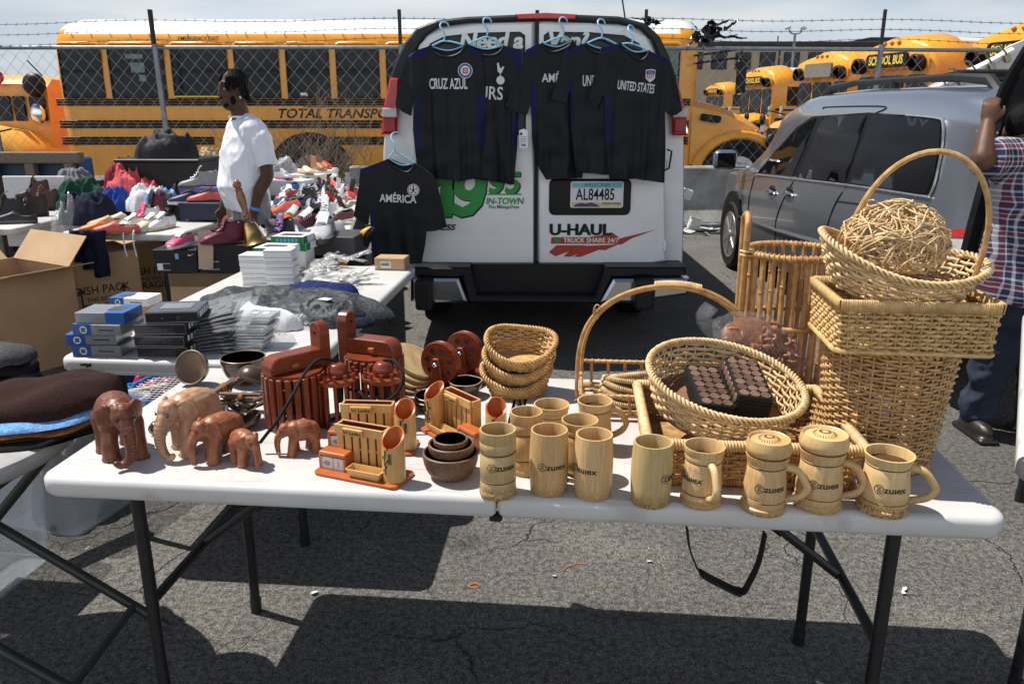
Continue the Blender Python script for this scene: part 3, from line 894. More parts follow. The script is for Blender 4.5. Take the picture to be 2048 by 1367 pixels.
# ================================================================== litter
m_paper = mat('white_litter', (.62, .62, .60), .7, var=.15, scale=8)
b = MB(); rr = random.Random(11)
for i in range(260):
 if i < 90:
  p = (rr.uniform(1.6, 3.4), FY - .15 - abs(rr.gauss(0, .22)), 0)
 else:
  p = (rr.uniform(-3.5, 4), rr.uniform(1.8, 9), 0)
 s = rr.uniform(.02, .07) if i < 90 else rr.uniform(.003, .010)
 M3 = Matrix.Rotation(rr.uniform(0, 6), 3, 'Z') @ Matrix.Rotation(rr.uniform(-.5, .5), 3, 'X')
 q = [M3 @ Vector((x * s * (1 + rr.uniform(-.4, .4)), y * s * rr.uniform(.5, 1), rr.uniform(0, .4) * s)) for x, y in ((-1, -1), (1, -1), (1.1, .8), (0, 1.2), (-1, .9))]
 b.add([(p[0] + v.x, p[1] + v.y, max(.004, v.z + .006)) for v in q], [(0, 1, 2, 3, 4)], 0, False)
tag(b.obj('litter', m_paper, recalc=False), 'scattered scraps of white litter on the asphalt', 'litter', kind='stuff')
m_bag = mat('white_carton', (.7, .69, .66), .5)
for (px, py, s, lb) in ((1390, 428, .12, 'white crushed carton lying against the fence foot by the grey minivan wheel'), (1374, 388, .10, 'pale carton stuck in the fence beside the van')):
 p = at(px, py, Y=FY - .2); b = MB(); b.box((0, 0, 0), (s * 1.2, s, s * 1.3), bev=.012, rot=Matrix.Rotation(.3, 3, 'Y')); o = b.obj('carton', m_bag); o.location = p
 if py > 400: o.location.z = .09
 tag(o, lb, 'carton')
m_twine = mat('orange_twine', (.55, .16, .05), .8)
for (px, py, pts, lb) in ((938, 1170, [(0, 0), (.02, .01), (.035, .0), (.02, -.012), (0, -.006), (.012, .012), (.03, .014)], 'small loop of orange string on the asphalt beneath the table'),
       (1150, 1130, [(-.04, -.03), (-.03, -.01), (-.01, .0), (.01, .012), (.04, .008)], 'wavy strand of orange string lying on the sunlit asphalt')):
 p = at(px, py, z=.003); b = MB(); b.tube(smooth_path([(x, y, .003) for x, y in pts], 5), .0016, 5); o = b.obj('string', m_twine); o.location = (p.x, p.y, .001)
 tag(o, lb, 'string')
# ================================================================== van
VY = 5.1
def V(px, py, Y=VY):
 p = at(px, py, Y=Y); return (p.x, p.z)
m_vanw = mat('van_white', (.74, .75, .76), .28, var=.05, scale=2.0, coat=.6)
m_char = mat('charcoal_trim', (.022, .023, .025), .5, var=.25, scale=25, spec=.3)
m_chrb = mat('bumper_chrome', (.62, .62, .63), .14, metal=1, var=.06)
van = thing('cargo_van', 'white rental van seen from behind with black roof surround and green and red lettering', 'van', (0, 0, 0))
out_px = [(763, 540), (762, 420), (764, 300), (770, 220), (779, 160), (793, 122), (812, 84), (835, 56), (872, 42), (930, 35), (1090, 28), (1236, 34), (1290, 48), (1318, 74), (1336, 112), (1352, 158), (1366, 220), (1372, 300), (1372, 420), (1369, 540)]
OUT = [V(*p) for p in out_px]
def shrink(poly, k, dz=0):
 cx = sum(p[0] for p in poly) / len(poly); cz = 1.2
 return [(cx + (x - cx) * k, cz + (z - cz) * (1 - (1 - k) * .6) + dz) for x, z in poly]
mb = MB()
secs = []
for y, k, dz in ((VY + .02, .985, 0), (VY + .06, 1.0, 0), (VY + .5, 1.02, .02), (VY + 2.5, 1.03, .03), (VY + 4.4, 1.03, .02)):
 secs.append([(x, y, z) for x, z in shrink(OUT, k, dz)])
mb.ring(secs, smooth=True)
mb.box((.15, VY + 4.6, .85), (1.8, .8, .8), bev=.1)
mb.obj('body', m_vanw, van, angle=55)
# dark surround of roof and upper pillars
o_px = [(768, 232), (779, 160), (793, 122), (812, 84), (835, 56), (872, 42), (930, 35), (1090, 28), (1236, 34), (1290, 48), (1318, 74), (1336, 112), (1352, 158), (1369, 232)]
i_px = [(1358, 232), (1336, 172), (1322, 130), (1302, 80), (1278, 58), (1236, 48), (1090, 42), (940, 46), (880, 54), (852, 72), (832, 104), (822, 130), (806, 160), (790, 232)]
b = MB(); b.prism([V(*p) for p in o_px + i_px], VY - .035, VY + .22, axis='y', bev=.012)
b.obj('roof_surround', m_char, van, angle=30)
b = MB(); b.prism([V(*p) for p in ((1030, 31), (1090, 28), (1152, 31), (1148, 41), (1090, 40), (1036, 41))], VY - .06, VY - .02, axis='y', bev=.005)
b.obj('brake_light', m_red, van)
for (c, pts, lb) in ((1, [(826, 128), (840, 92), (858, 72), (890, 58), (960, 49), (1066, 46), (1070, 528), (858, 525), (830, 520), (824, 300)], 'left'), (2, [(1073, 46), (1180, 48), (1250, 54), (1290, 74), (1306, 104), (1314, 140), (1326, 200), (1330, 520), (1300, 525), (1077, 532)], 'right')):
 b = MB(); b.prism([V(*p) for p in pts], VY - .042, VY + .03, axis='y', bev=.012)
 d = b.obj('rear_door', m_vanw, van, angle=30)
 if c == 1:
  wp = [(848, 112), (862, 88), (890, 74), (950, 67), (1040, 65), (1050, 72), (1052, 270), (840, 270), (838, 160)]
 else:
  wp = [(1087, 72), (1096, 65), (1180, 66), (1246, 72), (1276, 88), (1292, 116), (1302, 160), (1306, 270), (1090, 270)]
 q = [V(*p) for p in wp]
 b = MB(); b.prism(q, VY - .048, VY - .035, axis='y', bev=.004); b.obj('window_seal', m_char, d)
 b = MB(); b.prism(inset(q, .012), VY - .051, VY - .04, axis='y'); w_ = b.obj('window', m_glass, d)
 x, z = V(1043 if c == 1 else 1092, 84)
 m_let = mat('white_lettering', (.72, .76, .68), .5, var=.03)
 if c == 1: text('Need a', .13, m_let, w_, face_at(x, VY - .052, z), bold=.022, shear=.2, sx=.98, align='RIGHT', strikes=3, dx=.025)
 else: text('Van?', .13, m_let, w_, face_at(x, VY - .052, z), bold=.022, shear=.2, sx=.98, align='LEFT', strikes=3, dx=.025)
 for py in ((150, 330, 490)):
  b = MB(); hx, hz = V(834 if c == 1 else 1327, py); b.box((hx, VY - .05, hz), (.025, .03, .07), bev=.008); b.obj('hinge', m_vanw, d)
 # pressed line across the lower door
 b = MB(); x0, z0 = V(862 if c == 1 else 1085, 488); x1, _ = V(1062 if c == 1 else 1322, 488)
 b.prism([(z0, 0), (z0 + .035, -.0006), (z0 + .05, 0)], x0, x1, axis='x'); b.v = [(v[0], VY - .0425 + v[2], v[1]) for v in b.v]; b.obj('pressed_rib', m_vanw, d)
b = MB(); x, z = V(1072, 290); b.box((x, VY - .03, z), (.022, .03, 1.55)); b.obj('door_seam', m_blk, van)
# tail lights
for pts, px0, px1 in (([(782, 156), (801, 156), (796, 268), (764, 268), (770, 210)], 764, 800), ([(1337, 160), (1352, 160), (1366, 215), (1374, 270), (1342, 270)], 1340, 1374)):
 b = MB(); b.prism([V(*p) for p in pts], VY - .05, VY + .10, axis='y', bev=.012); tl = b.obj('tail_light', m_red, van)
 x0, z0 = V(px0, 216); x1, z1 = V(px1, 234)
 b = MB(); b.box(((x0 + x1) / 2, VY - .05, (z0 + z1) / 2), (abs(x1 - x0) * .82, .02, abs(z1 - z0)), bev=.004); b.obj('reverse_lens', mat('clear_lens', (.55, .5, .5), .2), tl)
 x0, z0 = V((px0 + px1) / 2, 250); b = MB(); b.box((x0, VY - .052, z0), (.075, .016, .085), bev=.006); b.obj('lower_lens', mat('dark_red_lens', (.28, .01, .012), .2), tl)
# door handle on the right, by the shirts
b = MB(); x, z = V(1331, 318); b.tube([(x, VY - .045, z + .06), (x + .02, VY - .08, z + .05), (x + .01, VY - .08, z - .05), (x - .02, VY - .05, z - .07)], .006, 6); b.obj('latch', m_blk, van)
# green price
m_grn = mat('green_lettering', (.02, .26, .045), .4, var=.06)
def ell(cx, cz, a, b_, n=24, t0=0, t1=2 * PI): return [(cx + a * math.cos(t0 + (t1 - t0) * i / n), cz + b_ * math.sin(t0 + (t1 - t0) * i / n)) for i in range(n)]
def digit(ch, cx, cz, h, m, off):
 """heavy slanted figures"""
 w_ = h * .66
 if ch == '1': polys = [([(-.12, -.5), (.16, -.5), (.16, .5), (-.05, .5), (-.30, .28), (-.30, .05), (-.12, .18)], [])]
 elif ch == '9': polys = [(ell(0, .17, .36, .33) , [ell(0, .19, .12, .14, 16)[::-1]]), ([(.33, .2), (.36, .05), (.30, -.25), (.12, -.46), (-.12, -.51), (-.33, -.42), (-.30, -.20), (-.10, -.30), (.04, -.22), (.09, -.02)], [])]
 else: polys = [([(-.30, .5), (.32, .5), (.32, .28), (-.08, .28), (-.09, .14), (.12, .15), (.32, .02), (.36, -.18), (.26, -.4), (.05, -.51), (-.18, -.5), (-.34, -.38), (-.28, -.2), (-.1, -.3), (.06, -.24), (.10, -.1), (0, -.03), (-.14, -.06), (-.32, .0)], [])]
 b = MB()
 for i_, (p_, hs) in enumerate(polys):
  patch([(x * h, z * h) for x, z in p_], h * .2, lambda x, z: (cx + x + z * .10, VY - off - .0003 * i_, cz + z), b, holes=[[(x * h, z * h) for x, z in q] for q in hs])
 return b.obj('lettering', m, van, recalc=False)
for ch, px, py, h in (('1', 893, 384, .30), ('9', 938, 384, .30), ('9', 993, 364, .135), ('5', 1025, 364, .135)):
 x, z = V(px, py)
 digit(ch, x + .006, z - .007, h * 1.02, m_blk, .0436); digit(ch, x, z, h, m_grn, .0450 if h > .2 else .0454)
x, z = V(1009, 387); MB().box((x, VY - .045, z), (.215, .004, .008)).obj('rule', m_grn, van)
x, z = V(1009, 401); text('IN-TOWN', .056, m_grn, van, face_at(x, VY - .046, z), bold=.018, shear=.2, sx=.92, strikes=2, dx=.02)
x, z = V(1008, 412); text('Plus Mileage/Fees', .032, m_grn, van, face_at(x, VY - .046, z), bold=.014, sx=.86)
x, z = V(893, 453); text('EXPRESS', .05, m_blk, van, face_at(x - .06, VY - .046, z), bold=.03, shear=.2, sx=1.25)
x, z = V(1172, 458); text('U-HAUL', .098, m_blk, van, face_at(x - .045, VY - .046, z), bold=.028, sx=1.1, strikes=3, dx=.022)
m_lred = mat('red_lettering', (.36, .035, .025), .4, var=.06)
b = MB()
for pts in ([(1102, 472), (1235, 472), (1236, 485), (1101, 485)], [(1236, 475), (1309, 457), (1262, 474), (1240, 487), (1236, 486)], [(1112, 488), (1170, 488), (1110, 510), (1097, 502)], [(1148, 490), (1200, 488), (1140, 511), (1126, 510)], [(1178, 489), (1222, 487), (1160, 511), (1147, 511)], [(1206, 489), (1240, 484), (1208, 498), (1197, 497)], [(1176, 472), (1206, 467), (1222, 462), (1236, 472)]):
 iE = len(b.f); b.prism([V(*p) for p in pts], VY - .0450 - iE * .00002, VY - .0430 - iE * .00001, axis='y')
b.obj('emblem', m_lred, van)
x, z = V(1177, 478.5); text('TRUCK SHARE 24/7', .042, m_let, van, face_at(x + .012, VY - .047, z), bold=.012, sx=.98, strikes=2)
b = MB(); x, z = V(1113, 478.5); b.prism([(x - .022, z - .014), (x - .012, z + .012), (x + .026, z + .016), (x + .016, z - .010)], VY - .048, VY - .046, axis='y'); b.obj('leaf_emblem', m_grn, van)
# licence plate in its black housing
x0, z0 = V(1098, 356); x1, z1 = V(1258, 428)
b = MB(); b.prism(rrect(x1 - x0, z0 - z1, .035, 4, (x0 + x1) / 2, (z0 + z1) / 2), VY - .06, VY - .02, axis='y', bev=.01); h = b.obj('plate_housing', m_blk, van)
x0, z0 = V(1140, 361); x1, z1 = V(1243, 413); xc, zc = (x0 + x1) / 2, (z0 + z1) / 2
pw, ph = x1 - x0, z0 - z1
b = MB(); b.prism(rrect(pw, ph, .012, 3, xc, zc), VY - .066, VY - .062, axis='y'); pl = b.obj('licence_plate', mat('plate_white', (.62, .64, .66), .4, var=.05), h)
b = MB(); b.box((xc, VY - .0665, zc + ph * .36), (pw * .94, .002, ph * .2)); b.obj('plate_band', mat('plate_teal', (.18, .42, .50), .4), pl)
b = MB(); b.box((xc, VY - .0665, zc - ph * .37), (pw * .94, .002, ph * .17)); b.obj('plate_band', mat('plate_sand', (.62, .48, .25), .4), pl)
b = MB(); b.prism([(xc - pw * .45, zc - ph * .46), (xc - pw * .40, zc - ph * .36), (xc - pw * .3, zc - ph * .31), (xc - pw * .22, zc - ph * .34), (xc - pw * .1, zc - ph * .29), (xc + pw * .02, zc - ph * .38), (xc + pw * .06, zc - ph * .46)], VY - .069, VY - .0675, axis='y'); b.obj('plate_hills', mat('plate_purple', (.10, .03, .12), .5), pl)
text('AL84485', ph * .62, m_blk, pl, face_at(xc - pw * .03, VY - .068, zc - ph * .01), bold=.012, sx=.66)
text('ARIZONA', ph * .2, mat('plate_blue', (.03, .12, .2), .5), pl, face_at(xc, VY - .068, zc + ph * .37), bold=.01, sx=1.1)
text('APPORTIONED', ph * .11, m_blk, pl, face_at(xc + pw * .28, VY - .0695, zc - ph * .34), sx=.95)
# bumper: chrome ends, black step, guards
m_dk = mat('black_plastic', (.010, .010, .011), .45, spec=.3, var=.3, scale=40, bump=.15, bscale=300, bdist=.001)
yb = VY - .20
b = MB()
pts = [(830, 533), (905, 533), (940, 533), (955, 590), (1190, 592), (1212, 533), (1372, 533), (1372, 550), (1224, 552), (1196, 606), (940, 604), (925, 552), (830, 552)]
b.prism([V(*p, Y=yb) for p in pts], yb - .02, VY + .03, axis='y', bev=.012); b.obj('bumper_step', m_dk, van, angle=30)
b = MB(); b.prism([V(*p, Y=yb) for p in ((942, 534), (1212, 534), (1192, 592), (954, 590))], yb + .10, VY + .02, axis='y'); b.obj('step_well', m_blk, van)
for pts in ([(822, 554), (918, 555), (936, 602), (930, 604), (822, 602)], [(1198, 604), (1226, 556), (1378, 555), (1376, 588), (1260, 604)]):
 b = MB(); b.prism([V(*p, Y=yb) for p in pts], yb - .03, yb + .12, axis='y', bev=.02); b.obj('bumper', m_chrb, van, angle=30)
for px in (852, 1284):
 x0, z0 = V(px - 18, 556, Y=yb); x1, z1 = V(px + 18, 606, Y=yb)
 b = MB(); b.box(((x0 + x1) / 2, yb - .07, (z0 + z1) / 2), (x1 - x0, .16, z0 - z1 + .03), bev=.022, seg=2); b.obj('bumper_guard', m_dk, van, angle=50)
b = MB(); b.box((.15, VY + 2.2, .34), (1.5, 4.0, .2), bev=.03); b.tube([(-.3, VY + .9, .36), (.75, VY + .9, .36)], .06, 8); b.ball((.22, VY + .9, .36), .14, 12); b.obj('chassis', m_blk, van)
for x in (-.72, .78):
 b = MB(); pr = [(0, 0), (.2, 0), (.3, .02), (.34, .05), (.34, .21), (.3, .25), (0, .25)]
 b.lathe(pr, 24); b.v = [(x + v[2], VY + .95 + v[0], .34 + v[1]) for v in b.v]; b.obj('wheel', m_rub, van)
 b = MB(); b.lathe(pr, 24); b.v = [(x + v[2], VY + 3.9 + v[0], .34 + v[1]) for v in b.v]; b.obj('wheel', m_rub, van)
p = at(1250, 36, Y=VY + 1.2)
b = MB(); b.tube([(p.x, VY + 1.2, p.z), (p.x - .06, VY + 1.2, p.z + .3)], .006, 5); b.obj('antenna', m_blk, van)

# ================================================================== hanging shirts
def cloth_mat(name, c1, c2, sc=(26, 26, 150)):
 m = bpy.data.materials.new(name); m.use_nodes = True
 t = m.node_tree; N, L = t.nodes, t.links; b = N['Principled BSDF']
 tc = N.new('ShaderNodeTexCoord'); mp = N.new('ShaderNodeMapping'); mp.inputs['Scale'].default_value = sc
 n = N.new('ShaderNodeTexNoise'); n.inputs['Scale'].default_value = 4; n.inputs['Detail'].default_value = 3
 L.new(tc.outputs['Object'], mp.inputs[0]); L.new(mp.outputs[0], n.inputs[0])
 L.new(ramp(t, n.outputs['Fac'], [(.38, c1), (.62, c2)]), b.inputs['Base Color'])
 b.inputs['Specular IOR Level'].default_value = .2; b.inputs['Roughness'].default_value = .55; b.inputs['Sheen Weight'].default_value = .03; b.inputs['Sheen Roughness'].default_value = .4
 n2 = N.new('ShaderNodeTexNoise'); n2.inputs['Scale'].default_value = 9; n2.inputs['Detail'].default_value = 3; L.new(tc.outputs['Object'], n2.inputs[0])
 bn = N.new('ShaderNodeBump'); bn.inputs['Strength'].default_value = .35; bn.inputs['Distance'].default_value = .012; L.new(n2.outputs['Fac'], bn.inputs['Height']); L.new(bn.outputs[0], b.inputs['Normal'])
 return m
m_hea = cloth_mat('charcoal_heather', (.0025, .003, .004), (.012, .015, .018), (34, 34, 110))
m_navy = mat('navy_panel', (.006, .010, .065), .6, var=.2, scale=30, spec=.2)
m_ptext = mat('shirt_print', (.62, .62, .64), .6, var=.05)
m_hang = mat('blue_hanger', (.28, .55, .72), .35, var=.05)
class Fold:
 def __init__(s, seed, cx, zt, zb, Y, amp):
  s.seed, s.cx, s.zt, s.zb, s.Y, s.amp = seed, cx, zt, zb, Y, amp
 def __call__(s, x, z):
  t = (s.zt - z) / (s.zt - s.zb)
  u = x - s.cx
  k = s.amp * (.25 + .75 * min(1, max(0, t)))
  f = noise.noise((u * 13 + s.seed, z * 1.1, s.seed)) * 1.0 + .25 * abs(noise.noise((u * 20 + s.seed, z * .8, 9))) + .5 * noise.noise((u * 30 + 2 * s.seed, z * 2.0, 3)) + .35 * noise.noise((u * 8, z * 10, s.seed + 5))
  return s.Y - k * f - .02 * math.cos(min(1.5, abs(u) * 6))
def shirt(label, px, neck, Y, seed, prints, extra=None, hemcurve=6, blue=None, amp=.046):
 """px: outline from left neck point round the left sleeve, hem and right sleeve to the right neck point"""
 ol = [V(*p, Y=Y) for p in px]
 (lx, lz), (rx, rz_) = ol[0], ol[-1]
 mid = ((lx + rx) / 2, (lz + rz_) / 2)
 cx = mid[0]; zt = max(p[1] for p in ol); zb = min(p[1] for p in ol)
 wN = rx - lx
 front = ol + [(rx - wN * .10, rz_ - neck * .55), (rx - wN * .28, rz_ - neck * .9), (cx, mid[1] - neck), (lx + wN * .28, lz - neck * .9), (lx + wN * .10, lz - neck * .55)]
 back = ol + [(rx - wN * .2, rz_ - .012), (cx, mid[1] - .02), (lx + wN * .2, lz - .012)]
 F = Fold(seed, cx, zt, zb, Y, amp)
 bl = [[V(*p, Y=Y) for p in g] for g in (blue or [])]
 def inpoly(x, y, L):
  c = False
  for i in range(len(L)):
   a, b_ = L[i], L[i - 1]
   if (a[1] > y) != (b_[1] > y) and x < (b_[0] - a[0]) * (y - a[1]) / (b_[1] - a[1]) + a[0]: c = not c
  return c
 mfn = lambda x, y: 1 if any(inpoly(x, y, L) for L in bl) else 0
 mb = MB(); patch(front, .015, lambda x, z: (x, F(x, z), z), mb, mfn=mfn)
 patch(back, .05, lambda x, z: (x, Y + .022, z), mb, mi=0)
 # side seam wall
 vs = [];
 for x, z in ol: vs += [(x, F(x, z), z), (x, Y + .022, z)]
 mb.add(vs, [(2 * i, 2 * i + 1, 2 * i + 3, 2 * i + 2) for i in range(len(ol) - 1)])
 o = mb.obj('t_shirt', [m_hea, m_navy], recalc=False)
 tag(o, label, 't-shirt', 'black sports shirts hung on the van')
 b = MB(); ring = smooth_path([ol[0]] and [(p[0], F(p[0], p[1]) - .003, p[1]) for p in [ol[-1]] + front[len(ol):] + [ol[0]]], 4)
 b.tube(ring, .008, 6); b.tube(smooth_path([(p[0], Y + .015, p[1]) for p in [ol[-1]] + back[len(ol):] + [ol[0]]], 4), .007, 6)
 b.obj('collar', m_hea, o)
 for (s, size, ppx, ppy, kw) in prints:
  x, z = V(ppx, ppy, Y=Y)
  rot = kw.pop('rot', 0)
  c_, s_ = math.cos(rot), math.sin(rot)
  text(s, size, m_ptext, o, fn=lambda a, b_, c, x=x, z=z, c_=c_, s_=s_: (x + a * c_ - b_ * s_, F(x + a * c_ - b_ * s_, z + a * s_ + b_ * c_) - .006 + c * .3, z + a * s_ + b_ * c_), **kw)
 return o, F
def hanger(label, hook, pl, pr, Y, yh):
 b = MB()
 h = Vector((V(*hook, Y=Y)[0], Y, V(*hook, Y=Y)[1])); L_ = Vector((V(*pl, Y=Y)[0], Y, V(*pl, Y=Y)[1])); R_ = Vector((V(*pr, Y=Y)[0], Y, V(*pr, Y=Y)[1]))
 top = h + Vector((0, 0, .085))
 b.tube(smooth_path([L_, L_.lerp(h, .6) + Vector((0, 0, .004)), h, h.lerp(R_, .4) + Vector((0, 0, .004)), R_], 4), .0055, 7)
 b.tube(smooth_path([L_, L_.lerp(R_, .5) - Vector((0, 0, .025)), R_], 5), .0045, 6)
 b.tube(smooth_path([h, h + Vector((.003, 0, .04)), top + Vector((-.022, yh * .2, -.005)), top + Vector((-.012, yh * .6, .02)), top + Vector((.015, yh, .018)), top + Vector((.026, yh, -.002))], 5), .0050, 7)
 o = b.obj('clothes_hanger', m_hang)
 return tag(o, label, 'hanger', 'blue hangers hooked on the van')
def badge(kind, o, F, px, py, Y, r):
 x0, z0 = V(px, py, Y=Y)
 def put(poly, m, lift, nm='crest'):
  b = MB(); patch(poly, max(.006, r / 4), lambda x, z: (x0 + x, F(x0 + x, z0 + z) - .0055 - lift, z0 + z), b, smooth=True); return b.obj(nm, m, o, recalc=False)
 circ = lambda q, n=20: [(q * math.cos(2 * PI * i / n), q * math.sin(2 * PI * i / n)) for i in range(n)]
 mb_ = mat('crest_blue', (.02, .03, .16), .5); mw = m_ptext; mr = mat('crest_red', (.40, .03, .04), .5)
 if kind == 'round':
  c = put(circ(r), mw, .001); put(circ(r * .9), mb_, .002); put(circ(r * .66), mw, .003)
  put([(-r * .36, -r * .36), (r * .36, -r * .36), (r * .36, r * .36), (-r * .36, r * .36)], mr, .004); put([(-r * .2, -r * .2), (r * .2, -r * .2), (r * .2, r * .2), (-r * .2, r * .2)], mw, .005)
  put([(-r * .15, -.03 * r), (-.03 * r, -.03 * r), (-.03 * r, -r * .15), (.03 * r, -r * .15), (.03 * r, -.03 * r), (r * .15, -.03 * r), (r * .15, .03 * r), (.03 * r, .03 * r), (.03 * r, r * .15), (-.03 * r, r * .15), (-.03 * r, .03 * r), (-r * .15, .03 * r)], mb_, .006)
 if kind == 'ball':
  put(circ(r), mw, .001); put(circ(r * .88), m_hea, .002); put(circ(r * .78), mw, .003)
  for a in range(5):
   q = r * .5; put([(q * math.cos(a * 1.256 + .3) + r * .16 * math.cos(k * 1.05), q * math.sin(a * 1.256 + .3) + r * .16 * math.sin(k * 1.05)) for k in range(6)], m_hea if a % 2 else mr, .004)
  put([(-r * .2, -r * .3), (r * .12, -r * .3), (r * .2, .1 * r), (0, r * .4), (-r * .2, r * .1)], m_hea, .0045)
 if kind == 'shield':
  sh = lambda k: [(-r * k, r * 1.15 * k), (0, r * 1.3 * k), (r * k, r * 1.15 * k), (r * k, -.5 * r * k), (.5 * r * k, -r * k), (0, -1.35 * r * k), (-.5 * r * k, -r * k), (-r * k, -.5 * r * k)]
  put(sh(1), mw, .001); put([(-r * .85, .3 * r), (r * .85, .3 * r), (r * .85, .96 * r), (0, 1.1 * r), (-r * .85, .96 * r)], mb_, .002)
  for k in range(4): put([((-.75 + k * .42) * r, -.7 * r + abs(k - 1.5) * .2 * r), ((-.75 + k * .42) * r + .2 * r, -.7 * r + abs(k - 1.5) * .2 * r), ((-.75 + k * .42) * r + .2 * r, .25 * r), ((-.75 + k * .42) * r, .25 * r)], mr, .002)
  text('USA', r * .75, m_ptext, o, fn=lambda a, b_, c: (x0 + a, F(x0 + a, z0 + .66 * r + b_) - .0095, z0 + .66 * r + b_), bold=.03, sx=.8)
 if kind == 'rooster':
  put(circ(r * .42), mw, .001)
  for poly in ([(-.05 * r, .4 * r), (.03 * r, .4 * r), (.05 * r, .75 * r), (-.05 * r, .75 * r)], [(-.3 * r, .9 * r), (-.12 * r, .7 * r), (.15 * r, .75 * r), (.3 * r, 1.1 * r), (.42 * r, 1.3 * r), (.2 * r, 1.35 * r), (.1 * r, 1.15 * r), (-.05 * r, 1.2 * r), (-.12 * r, 1.5 * r), (-.2 * r, 1.72 * r), (-.36 * r, 1.62 * r), (-.3 * r, 1.3 * r)]): put(poly, mw, .001)
# six shirts
s2, F2 = shirt('black shirt partly hidden behind the one with the round crest, tag beside it',
 [(934, 89), (925, 96), (905, 110), (915, 200), (935, 355), (985, 362), (1028, 367), (1034, 300), (1037, 236), (1040, 215), (1046, 150), (1043, 100), (1008, 92)], .06, 5.005, 2.2,
 [('SPURS', .105, 968, 187, dict(bold=.012, sx=.80, rot=-.05))], blue=[[(1008, 90), (1043, 100), (1046, 150), (1036, 130), (1018, 104)], [(1022, 240), (1038, 236), (1033, 300), (1026, 290)]])
badge('rooster', s2, F2, 1001, 161, 5.005, .058)
s1, F1 = shirt('black shirt with white letters and round blue crest, sleeve over the left taillight',
 [(862, 92), (836, 100), (813, 114), (806, 140), (790, 209), (805, 224), (822, 232), (828, 190), (826, 260), (834, 330), (838, 359), (880, 357), (920, 362), (961, 354), (966, 290), (972, 200), (966, 140), (963, 104), (931, 90)], .065, 4.965, 5.1,
 [('CRUZ AZUL', .083, 897, 169, dict(bold=.024, sx=.50))], blue=[[(862, 90), (836, 98), (813, 112), (815, 118), (852, 113)], [(931, 88), (965, 100), (964, 118), (944, 108)], [(832, 190), (838, 190), (842, 300), (834, 300)], [(954, 190), (972, 190), (968, 300), (956, 290)]])
badge('round', s1, F1, 931, 142, 4.965, .043)
s3, F3 = shirt('black shirt with an A and M showing, left sleeve hanging over the van door seam',
 [(1084, 87), (1066, 93), (1052, 100), (1044, 140), (1010, 212), (1033, 226), (1054, 230), (1062, 205), (1064, 280), (1074, 330), (1092, 359), (1132, 356), (1165, 356), (1165, 200), (1160, 100), (1145, 81)], .055, 5.005, 8.3,
 [('AMÉRICA', .068, 1122, 157, dict(bold=.02, sx=.8))], blue=[[(1084, 85), (1066, 91), (1052, 100), (1054, 116), (1076, 100)], [(1066, 150), (1074, 190), (1068, 260), (1062, 220)]])
s4, F4 = shirt('black shirt overlapped on both sides, only the start of its white word showing',
 [(1171, 87), (1150, 93), (1130, 99), (1120, 140), (1102, 197), (1118, 203), (1132, 207), (1140, 180), (1142, 260), (1152, 345), (1180, 346), (1209, 349), (1250, 350), (1250, 200), (1246, 110), (1234, 89)], .055, 4.965, 11.4,
 [('UNITED', .085, 1186, 163, dict(bold=.018, sx=.42))], blue=[[(1171, 86), (1150, 91), (1130, 99), (1128, 110), (1160, 100)], [(1134, 165), (1142, 165), (1148, 250), (1138, 280)]])
s5, F5 = shirt('black shirt with white letters and small striped shield crest, sleeve over the right taillight',
 [(1240, 87), (1220, 91), (1202, 96), (1192, 140), (1176, 197), (1184, 208), (1193, 219), (1208, 190), (1210, 280), (1219, 357), (1270, 358), (1328, 365), (1330, 300), (1329, 220), (1340, 232), (1352, 230), (1364, 221), (1354, 170), (1338, 122), (1318, 112), (1298, 102)], .06, 4.925, 14.7,
 [('UNITED STATES', .072, 1271, 175, dict(bold=.018, sx=.42, rot=-.12))], blue=[[(1240, 85), (1220, 89), (1202, 96), (1203, 108), (1232, 102)], [(1298, 100), (1318, 110), (1338, 122), (1336, 130), (1312, 120)], [(1211, 190), (1218, 190), (1222, 280), (1212, 280)]])
badge('shield', s5, F5, 1299, 152, 4.925, .028)
s6, F6 = shirt('black shirt with white letters and round ball crest hanging low beside the van bumper',
 [(775, 318), (750, 328), (721, 338), (716, 380), (707, 432), (722, 444), (736, 450), (740, 420), (742, 470), (745, 528), (790, 527), (843, 526), (850, 490), (853, 462), (872, 461), (893, 453), (882, 400), (868, 352), (846, 336), (830, 327)], .055, 4.88, 17.9,
 [('AMÉRICA', .066, 797, 397, dict(bold=.022, sx=.8, rot=-.04))], blue=[[(775, 317), (750, 327), (721, 338), (722, 346), (758, 336)], [(743, 420), (750, 420), (754, 500), (746, 500)]], amp=.026)
badge('ball', s6, F6, 828, 379, 4.88, .036)
for lb, hk, pl, pr, Y in (('blue hanger of the shirt with the round blue crest', (888, 82), (862, 93), (931, 91), 4.975), ('blue hanger of the shirt behind the round crest one', (974, 74), (936, 88), (1006, 91), 5.01),
       ('blue hanger nearest to the van door seam', (1126, 73), (1086, 87), (1143, 82), 5.01), ('blue hanger over the middle shirt of the right hand group', (1203, 76), (1173, 87), (1234, 89), 4.975), ('blue hanger of the shirt with the shield crest', (1264, 88), (1242, 88), (1296, 101), 4.935)):
 hanger(lb, hk, pl, pr, Y, VY - .06 - Y)
hanger('blue hanger hooked on the van side below the left taillight', (789, 303), (777, 317), (829, 326), 4.89, .12)
p = V(1047, 278, Y=4.93)
b = MB(); b.prism([(p[0] - .024, p[1] - .055), (p[0] + .026, p[1] - .05), (p[0] + .024, p[1] + .05), (p[0], p[1] + .06), (p[0] - .026, p[1] + .05)], 4.93, 4.9325, axis='y'); pt = b.obj('price_tag', mat('tag_white', (.72, .72, .72), .5))
b = MB()
